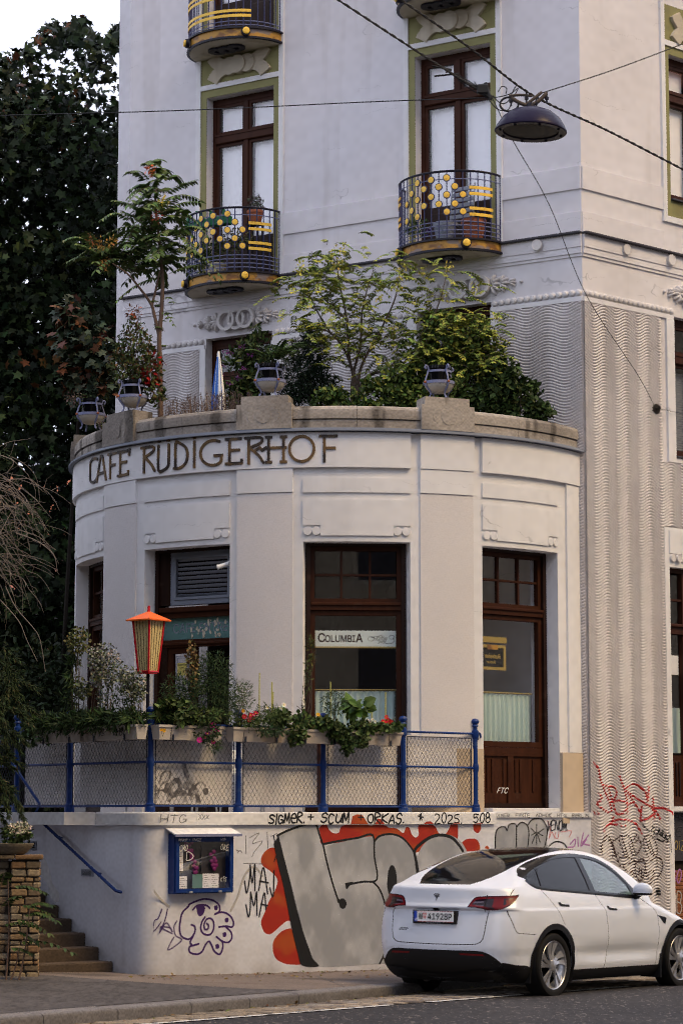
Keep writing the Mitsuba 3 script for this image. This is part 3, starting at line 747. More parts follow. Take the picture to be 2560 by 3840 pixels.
# windows of the round front: flat timber fillings set back in the openings
def cafe_window(th, kind):
    frm = FW(th)
    hw = .655
    w = numbered(B + '__cafe_window')
    def sub(base, m, mat, sm=False, **k):
        part(base, warp(m, frm), mat, sm, parent=w, **k)
    def ring(a0, a1, z0, z1, t, o0, o1, tb=None):
        return ext(rect(a0, a1, z0, z1).difference(rect(a0 + t, a1 - t, z0 + (tb or t), z1 - t)), o0, o1)
    def pane(a0, a1, z0, z1, o):
        part('pane', quad(frm, a0, a1, o, z0, z1), 'm_glass', parent=w)
    sub('frame', ring(-hw, hw, 2.06, 5.60, .055, -.06, .10), 'm_dark_brown')
    a = hw - .055
    if kind != 'door':
        sub('frame', cat([ring(-a, a, 4.80, 5.545, .055, -.03, .05), bx(-a, a, -.05, .09, 4.70, 4.76), cbx(-a, a, -.05, .115, 4.76, 4.80, .008)]), 'm_brown')
        for k in (-1, 1):
            sub('glazing_bar', bx(k * .19 - .014, k * .19 + .014, -.02, .035, 4.85, 5.49), 'm_brown')
        sub('glazing_bar', bx(-a + .05, a - .05, -.021, .036, 5.155, 5.183), 'm_brown')
        us = (-a + .055, -.19, .19, a - .055)
        for i in range(3):
            for z0, z1 in ((4.855, 5.158), (5.18, 5.49)):
                pane(us[i] + .01, us[i + 1] - .01, z0, z1, .0)
        sub('sash', ring(-a, a, 2.92, 4.695, .062, -.03, .055, .075), 'm_brown')
        pane(-a + .055, a - .055, 2.985, 4.64, .0)
        sub('frame', bx(-a, a, -.05, .05, 2.06, 2.17), 'm_dark_brown')
        sub('panel', bx(-a, a, -.04, .03, 2.17, 2.87), 'm_brown')
        for x0 in (-.42, -.33, -.12 , .10, .19, .43):
            sub('panel_batten', cbx(x0 - .016, x0 + .016, .03, .05, 2.32, 2.76, .004), 'm_brown')
        sub('panel_rail', cat([bx(-a, a, .0, .06, 2.80, 2.915), bx(-.055, .055, .0, .055, 2.17, 2.80)]), 'm_brown')
        # half curtain on a brass rod
        u = np.linspace(-a + .07, a - .07, 150)
        rng = R_(int(th * 10) + 700)
        ph = np.cumsum(rng.uniform(.25, .75, len(u)))
        fold = .020 * np.sin(ph)
        zz = np.array([2.97, 3.02, 3.2, 3.4, 3.55, 3.58, 3.60, 3.64])
        k = np.array([1.15, 1.1, 1, .9, .55, .4, .5, .5])
        U, K = np.meshgrid(u, k)
        Z = np.repeat(zz[:, None], len(u), 1)
        n, m = U.shape
        i, j = np.meshgrid(np.arange(n - 1), np.arange(m - 1), indexing='ij')
        q = np.stack([i * m + j, i * m + j + 1, (i + 1) * m + j + 1, (i + 1) * m + j], -1).reshape(-1, 4)
        sub('curtain', MB().put(np.stack([U.ravel(), (-.10 + fold[None] * K).ravel(), Z.ravel()], 1), q).get(), 'm_curtain', True, label='pale aqua half curtain hanging from a rod')
        sub('curtain_rod', tube([(-a + .06, -.07, 3.655), (a - .06, -.07, 3.655)], .009, 6), 'm_goldtrim')
    else:
        sub('louvre_frame', cat([ring(-a + .17, a, 4.83, 5.545, .07, -.02, .05), ring(-a + .23, a - .045, 4.90, 5.49, .035, .05, .065)]), 'm_zinc')
        sub('louvre_back', bx(-a, a, -.06, -.05, 4.83, 5.545), 'm_interior')
        sub('frame', bx(-a, -a + .17, -.03, .06, 4.83, 5.545), 'm_dark_brown')
        for z in np.linspace(4.955, 5.44, 9):
            m = bx(-a + .265, a - .08, -.004, .004, -.021, .021)
            m.apply_transform(trimesh.transformations.rotation_matrix(math.radians(-38), [1, 0, 0]))
            m.apply_translation([0, .015, z])
            sub('slat', m, 'm_zinc')
        sub('frame', cat([cbx(-a, a, -.05, .10, 4.73, 4.80, .01), bx(-a, a, -.04, .06, 4.655, 4.73), bx(-a, a, -.04, .06, 4.26, 4.36), cbx(-a, a, -.04, .085, 4.285, 4.325, .008)]), 'm_brown')
        sub('sign_glass', bx(-a + .02, a - .02, -.01, .0, 4.36, 4.655), 'm_teal', label='weathered blue green glass sign with worn lettering')
        t = meshkit.text_mesh('CAFE ENTREE', .125, .003)
        v = np.array(t.vertices); v[:, 0] *= .88
        v = np.stack([v[:, 0] - .42, v[:, 2] + .001, v[:, 1] + 4.455], 1)
        sub('sign_lettering', trimesh.Trimesh(v, t.faces, process=False), 'm_zinc')
        rng = R_(91)
        fl = []
        for _ in range(44):
            x, z = rng.normal(.15, .2), rng.uniform(4.39, 4.62)
            if -.35 < x < .5:
                s = rng.uniform(.008, .026)
                fl.append(ext(Polygon([(x + s * rng.uniform(.5, 1.3) * math.cos(q), z + 1.6 * s * rng.uniform(.5, 1.2) * math.sin(q)) for q in np.linspace(0, 5.5, 7)]).buffer(0), .0035, .0055))
        sub('flaked_paint', cat(fl), 'm_cream', kind='stuff')
        # two door leaves
        for s, (x0, x1) in enumerate(((-a + .12, -.005), (.005, a))):
            if s == 0:
                sub('door_leaf', ring(x0, x1, 2.06, 4.26, .085, -.03, .03, .5), 'm_brown')
                pane(x0 + .08, x1 - .08, 2.6, 4.18, .0)
                for d in (.03, .055):
                    sub('lead_line', ring(x0 + .085 + d, x1 - .085 - d, 2.6 + d, 4.175 - d, .008, .002, .008), 'm_zinc')
            else:
                sub('door_leaf', ring(x0, x1, 2.06, 4.26, .06, -.5, -.44, .4), 'm_dark_brown')
        sub('frame', bx(-a, -a + .12, -.03, .05, 2.06, 4.26), 'm_dark_brown')
        sub('notice', bx(-.34, -.18, .004, .008, 3.88, 4.05), 'm_yellowpaper', label='yellow opening hours notice behind the door glass')
        lines = [meshkit.text_mesh('RÜDIGERHOF', .020, .001, True), meshkit.text_mesh('CAFE', .020, .001, True), meshkit.text_mesh('ÖFFNUNGSZEITEN', .010, .001), meshkit.text_mesh('MO - SO', .010, .001)]
        for t, z in zip(lines, (4.013, 3.975, 3.935, 3.915)):
            v = np.array(t.vertices)
            L = v[:, 0].max()
            v = np.stack([(v[:, 0] - L / 2) * min(1, .14 / L) - .26, v[:, 2] + .009, v[:, 1] + z], 1)
            sub('notice_text', trimesh.Trimesh(v, t.faces, process=False), 'm_gloss_black')
    return w
cafe_window(WC[0], 'window')
cafe_window(WC[1], 'door')
cafe_window(WC[2], 'window')
cafe_window(WC[3], 'window')
# dim room behind the panes
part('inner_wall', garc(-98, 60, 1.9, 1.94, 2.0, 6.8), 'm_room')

# paper and enamel signs in the windows
def flat_text(frm, txt, u, z, h, o, mat, key, bold=False, sx=1.0, mirror=False, slant=0.0, width=None, parent=None, label=None):
    t = meshkit.text_mesh(txt, h, .002, bold)
    v = np.array(t.vertices)
    k = width / v[:, 0].max() if width else sx
    x = v[:, 0] * k + slant * v[:, 1]
    if mirror:
        x = x.max() - x
    return add(key, warp(trimesh.Trimesh(np.stack([x + u, v[:, 2] + o, v[:, 1] + z], 1), t.faces, process=False), frm), mat, parent=parent, label=label)
f2 = FW(WC[2])
s = thing('window_sign', 'pale sign board with dark coffee lettering in the middle cafe window', 'sign')
add('board', fbx(f2, -.535, .535, -.035, -.02, 4.225, 4.435), 'm_board', parent=s)
add('board_edge', fbx(f2, -.535, .535, -.036, -.019, 4.205, 4.224), 'm_goldtrim', parent=s)
flat_text(f2, 'C', -.505, 4.285, .112, -.018, 'm_dark_brown', 'lettering', True, .95, parent=s)
flat_text(f2, 'OLUMBI', -.408, 4.285, .088, -.018, 'm_dark_brown', 'lettering', True, width=.405, parent=s)
flat_text(f2, 'A', .002, 4.285, .108, -.018, 'm_dark_brown', 'lettering', True, .9, parent=s)
flat_text(f2, 'Kaffee', .255, 4.30, .062, -.018, 'm_dark_brown', 'lettering', False, slant=.45, width=.155, parent=s)
sp = [[(.27 + .05 * math.cos(t) * (1 - t / 22) - .06, 4.325 + .036 * math.sin(t) * (1 - t / 22)) for t in np.linspace(0, 8, 26)] + [(.30, 4.36), (.36, 4.378)],
      [(.48 + .037 * math.cos(t) * (1 - t / 20), 4.348 + .032 * math.sin(t) * (1 - t / 20)) for t in np.linspace(-1, 6.5, 24)], [(.40, 4.27), (.44, 4.262), (.49, 4.272), (.515, 4.30), (.505, 4.33)], [(.30, 4.262), (.34, 4.30), (.40, 4.29), (.37, 4.268), (.33, 4.29)]]
add('flourish', cat([fext(f2, LineString(p).buffer(.0032), -.02, -.018) for p in sp]), 'm_dark_brown', parent=s)
_f3 = FW(WC[3])
f3 = lambda u, w, z: _f3(np.asarray(u) + .20, np.asarray(w) + .10, z)
s = thing('tavern_sign', 'black sign in a gold frame with mirrored script, hanging inside the right cafe window', 'sign')
add('board', fbx(f3, -.62, -.17, -.22, -.20, 3.985, 4.28), 'm_gloss_black', parent=s)
add('frame', fext(f3, rect(-.64, -.15, 3.96, 4.30).difference(rect(-.60, -.19, 4.0, 4.26)), -.20, -.18), 'm_goldtrim', parent=s)
flat_text(f3, 'Budweiser', -.54, 4.12, .058, -.198, 'm_goldtrim', 'lettering', True, mirror=True, slant=.3, width=.30, parent=s)
flat_text(f3, 'Budvar', -.50, 4.05, .036, -.198, 'm_goldtrim', 'lettering', True, mirror=True, slant=.3, width=.17, parent=s)
add('tag', fbx(f3, -.50, -.30, -.178, -.176, 4.235, 4.30), 'm_ochre', parent=s)
add('top_board', fbx(f3, -.64, -.12, -.23, -.19, 4.33, 4.41), 'm_goldtrim', parent=s)
flat_text(f3, 'FTC', -.57, 2.30, .075, .052, 'm_white', 'scrawl', slant=.5, width=.20, parent=numbered(B + '__door_tag'), label='white scratched tag on the brown panel')
s = add('security_camera', warp(cat([tube([(.63, .20, 5.33), (.54, .29, 5.285)], .030, 10), tube([(.54, .29, 5.285), (.525, .305, 5.277)], .034, 10), tube([(.62, .20, 5.34), (.67, .12, 5.43)], .010, 6)]), FW(WC[1])), 'm_white', 40,
        label='small white security camera at the upper corner of the cafe door', cat='camera')

# ---------------------------------------------------------------- letters drawn as strokes
A_ = lambda cx, cy, rx, ry, a0, a1, n=14: [(cx + rx * math.cos(math.radians(t)), cy + ry * math.sin(math.radians(t))) for t in np.linspace(a0, a1, n)]
GL = {'A': [[(0, 0), (.5, 1), (1, 0)], [(.2, .36), (.8, .36)]], 'B': [[(0, 0), (0, 1), (.6, 1), (.85, .8), (.6, .54), (0, .54)], [(.6, .54), (.95, .28), (.6, 0), (0, 0)]], 'C': [A_(.55, .5, .55, .5, 55, 305)],
      'D': [[(0, 0), (0, 1), (.45, 1), (.9, .7), (.95, .4), (.6, .02), (0, 0)]], 'E': [[(1, 1), (0, 1), (0, 0), (1, 0)], [(0, .52), (.75, .52)]], 'e': [[(.05, .5), (.95, .55), (.8, .95), (.3, .95), (.02, .5), (.3, .03), (.95, .1)]],
      'F': [[(1, 1), (0, 1), (0, 0)], [(0, .54), (.8, .54)]], 'G': [A_(.5, .5, .5, .5, 50, 330), [(.55, .42), (.98, .42), (.98, .05)]], 'H': [[(0, 0), (0, 1)], [(1, 0), (1, 1)], [(0, .5), (1, .5)]], 'I': [[(.5, 0), (.5, 1)]],
      'K': [[(0, 0), (0, 1)], [(1, 1), (0, .45), (1, 0)]], 'L': [[(0, 1), (0, 0), (1, 0)]], 'M': [[(0, 0), (.1, 1), (.5, .25), (.9, 1), (1, 0)]], 'N': [[(0, 0), (0, 1), (1, 0), (1, 1)]], 'O': [A_(.5, .5, .5, .5, 80, 440, 20)],
      'R': [[(0, 0), (0, 1), (.7, .95), (.9, .7), (.1, .45), (1, 0)]], 'S': [[(.95, .85), (.6, 1), (.1, .85), (.15, .6), (.85, .42), (.9, .12), (.45, 0), (0, .15)]], 'T': [[(0, 1), (1, 1)], [(.5, 1), (.5, 0)]],
      'U': [[(0, 1), (0, .25), (.35, 0), (.7, .1), (.95, .5), (1, 1), (1, 0)]], 'V': [[(0, 1), (.4, 0), (.9, 1)]], 'X': [[(0, 0), (1, 1)], [(0, 1), (1, 0)]], '0': [A_(.5, .5, .45, .5, 90, 450, 18)], '2': [[(.05, .8), (.35, 1), (.85, .85), (.8, .55), (0, 0), (1, .02)]],
      '5': [[(.95, 1), (.15, 1), (.1, .58), (.6, .62), (.95, .3), (.6, 0), (.05, .08)]], '8': [A_(.5, .74, .36, .26, 0, 360), A_(.5, .25, .46, .25, 0, 360)], '+': [[(0, .5), (1, .5)], [(.5, .1), (.5, .95)]], '*': [[(0, .62), (1, .5)], [(.6, 1), (.35, .1)], [(.3, .9), (.75, .2)]],
      '.': [[(.35, .02), (.45, .06)]], '7': [[(0, 1), (1, 1), (.4, 0)]], '3': [[(0, .95), (.8, 1), (.35, .58), (.95, .35), (.5, 0), (0, .1)]], '1': [[(.5, 0), (.5, 1)]], '4': [[(.7, 0), (.7, 1), (0, .35), (1, .35)]], '-': [[(.1, .5), (.9, .5)]], 'Z': [[(0, 1), (1, 1), (0, 0), (1, 0)]]}
def scrawl(txt, u, z, w, h, pen, gap=.28, slant=0.12, curve=3, seed=1, thin='I1.'):
    "hand lettering as polygons: the whole text w wide and h high"
    rng = R_(seed)
    adv = [(.35 if c in thin else (.45 if c == ' ' else 1.0)) for c in txt]
    tot = sum(adv) + gap * (len(txt) - 1)
    k = w / tot
    x, out = 0.0, []
    for c, a in zip(txt, adv):
        if c != ' ':
            jz, js, sk = rng.uniform(-.09, .09), rng.uniform(.88, 1.12), rng.uniform(-.10, .12)
            for st in GL[c]:
                p = [(u + (x + (a * px if c not in thin else a * px)) * k + (slant + sk) * h * pz, z + h * (pz * js + jz + .05 * math.sin(px * 5 + pz * 3 + jz * 40))) for px, pz in st]
                out.append(LineString(smoothline(p, curve)).buffer(pen / 2, quad_segs=3))
        x += a + gap
    return shapely.union_all(out)

# the cafe's name in bronze letters round the front
NAME = [('C', -63.51, -59.3), ('A', -59.47, -55.44), ('F', -54.61, -51.55), ('E', -50.94, -47.28), ("'", -47.3, -46.5), ('R', -43.25, -39.49), ('Ü', -38.81, -35.27), ('D', -34.42, -30.92), ('I', -30.05, -29.1), ('G', -28.36, -23.47), ('E', -22.67, -19.17),
        ('R', -18.54, -14.85), ('-', -16.3, -14.35), ('H', -14.24, -10.47), ('O', -9.88, -4.71), ('F', -3.9, -.48)]
SG = {'C': [A_(.62, .80, .50, .20, 40, 180, 8) + [(.12, .3)] + A_(.55, .22, .43, .22, 180, 330, 9)], 'A': [[(0, 0), (.42, 1), (.62, 1), (1, 0)], [(.15, .30), (.88, .30)]], 'F': [[(.95, 1), (.05, 1)], [(.28, 1), (.28, 0)], [(.28, .52), (.85, .52)]],
      'E': [[(.9, 1), (.05, 1)], [(.25, 1), (.25, .0)], [(.25, .55), (.8, .55)], [(.05, .02), (.98, .02), (.98, .13)]], "'": [[(.5, 1.02), (.3, .82)]], 'R': [[(.2, 0), (.2, 1)], [(0, 1), (.85, 1), (.88, .8), (.3, .62), (.30, .58), (.75, .28), (1, 0)]],
      'Ü': [[(.1, 1), (.1, 0), (.55, 0), (.80, .12), (.85, .3), (.85, 1)], [(.14, 1.18), (.20, 1.18)], [(.78, 1.18), (.84, 1.18)]], 'D': [[(.1, 0), (.1, 1), (.4, 1), (.8, .8), (.93, .5), (.8, .17), (.4, 0), (0, 0)]], 'I': [[(.5, 0), (.5, 1.0)], [(.5, 1.17), (.5, 1.19)]],
      'G': [A_(.62, .5, .58, .5, 62, 290, 16) + [(.97, .14), (.97, .38)], [(.70, .38), (1.0, .38)]], 'H': [[(.12, 0), (.12, 1)], [(.9, 0), (.9, 1)], [(.0, .57), (1, .57)], [(0, 1), (.24, 1)], [(.78, 1), (1.02, 1)], [(0, 0), (.24, 0)], [(.78, 0), (1.02, 0)]], 'O': [A_(.5, .5, .46, .5, 90, 450, 26)],
      '-': [[(.0, .52), (.4, .60), (.6, .48), (1, .58)]]}
s = thing('cafe_sign', 'bronze lettering spelling the cafe name along the curved frieze', 'sign')
for ch, t0, t1 in NAME:
    g = []
    for st in SG[ch]:
        cur = ch in 'CGORDÜ' and len(st) > 5
        p = [(math.radians(t0 + (t1 - t0) * x) * 3.932, 6.645 + .335 * z) for x, z in st]
        g.append(LineString(smoothline(p, 3) if cur else p).buffer(.0178, cap_style='square' if not cur else 'round', quad_segs=3))
    m = ext(shapely.union_all(g), .0, .018, .12)
    v = np.array(m.vertices)
    w_ = FC(np.degrees(v[:, 0] / 3.932), 3.932 + v[:, 1], v[:, 2])
    add('letter', trimesh.Trimesh(w_, np.array(m.faces)[:, ::-1], process=False), 'm_letter', parent=s)

# ---------------------------------------------------------------- terrace wall, its cap, the stairs
TU = -7.72                                       # corner of the wall along the right front's line
dW = np.array([-math.sin(math.radians(37)), math.cos(math.radians(37)), 0])
nW = np.array([-dW[1], dW[0], 0])
K0 = FR([TU], [.10], [0])[0]
def wallpath(off, left=9.0):
    "plan line of the wall face, rounded at the corner; off = distance in front of the face"
    p1 = FR([-1.98], [.10 + off], [0])[0][:2]
    c = FR([TU], [.10], [0])[0]
    a, bb = np.array([*(c + nR * off)[:2]]), (c + nW * off)[:2]
    r = .33
    pts = [p1]
    tin = (c + dR * r + nR * off)[:2]
    tout = (c + dW * r + nW * off)[:2]
    # quadratic rounding through the corner
    cr = shapely.intersection(LineString([p1, a - dR[:2] * 3]), LineString([(c + dW * 6 + nW * off)[:2], (c - dW * 3 + nW * off)[:2]]))
    cc = np.array([cr.x, cr.y])
    for t in np.linspace(0, 1, 10):
        pts.append((1 - t) ** 2 * tin + 2 * t * (1 - t) * cc + t * t * tout)
    pts.append((c + dW * left + nW * off)[:2])
    return [tuple(q) for q in pts]
inner = [tuple(FR([-1.98], [-.25], [0])[0][:2]), tuple((K0 + dW * 9 - nW * .35)[:2])]
tw = thing('terrace_wall', 'white painted terrace wall covered with graffiti, rounded at the stair corner', 'wall')
core = Polygon(wallpath(0) + [tuple((K0 + dW * 9 - nW * .4)[:2]), tuple((K0 + dR * .4 - nR * .45 + dW * .15)[:2]), tuple(FR([-1.98], [-.30], [0])[0][:2])]).buffer(0)
add('wall', slab(core, -.6, 1.895), 'm_terrace', parent=tw, smooth=25)
add('wall', fbx(FR, -1.98, 0.0, -.4, .03, -.6, 1.975), 'm_terrace', parent=tw)
cp = wallpath(.045)
cp2 = LineString(cp).offset_curve(-.42) if False else None
jn = [FR([-1.98], [.145], [0])[0][:2]]
def capblock(poly_line, t0, t1):
    "one coping stone between two distances along the wall line"
    L = shapely.ops.substring(LineString(poly_line), t0, t1)
    o = np.array(L.coords)
    d = np.gradient(o, axis=0)
    d /= np.linalg.norm(d, axis=1, keepdims=True)
    nin = np.stack([d[:, 1], -d[:, 0]], 1)      # towards the terrace
    if np.dot(nin[0], -nR[:2]) < 0:
        nin = -nin
    prof = [(0.0, 1.898), (0.0, 2.035), (.014, 2.05), (.43, 2.05), (.43, 1.898)]
    v = [[*(o[i] + nin[i] * w), z] for i in range(len(o)) for w, z in prof]
    k, n = 5, len(o)
    f = [[i * k + j, i * k + (j + 1) % k, (i + 1) * k + (j + 1) % k, (i + 1) * k + j] for i in range(n - 1) for j in range(k)]
    b = MB().put(v, f)
    e = (n - 1) * k
    b.put(v, [[0, 2, 1], [0, 3, 2], [0, 4, 3], [e, e + 1, e + 2], [e, e + 2, e + 3], [e, e + 3, e + 4]])
    return b.get()
Ltot = LineString(cp).length
marks = [0, 1.95, 3.95, 5.05, 6.75, 8.2, 9.7, 11.5, 13.2, Ltot]
for a, c in zip(marks, marks[1:]):
    if c - a > .1:
        add('coping', capblock(cp, a + .004, min(c, Ltot)), 'm_cap', 30, tw)
add('coping', fcb(FR, -1.98, 0.005, -.35, .062, 1.976, 2.045, .006), 'm_cap', parent=tw)
add('coping', fcb(FR, -1.92, -.62, -.35, .02, 2.046, 2.105, .006), 'm_cap', parent=tw)
FT = FR
MAT = dict(red='m_red', silver='m_silver', black='m_black', purple='m_purple', grey='m_grey', pale='m_pale', pinkred='m_pinkred', lilac='m_lilac', redline='m_redline', brown='m_brownline')
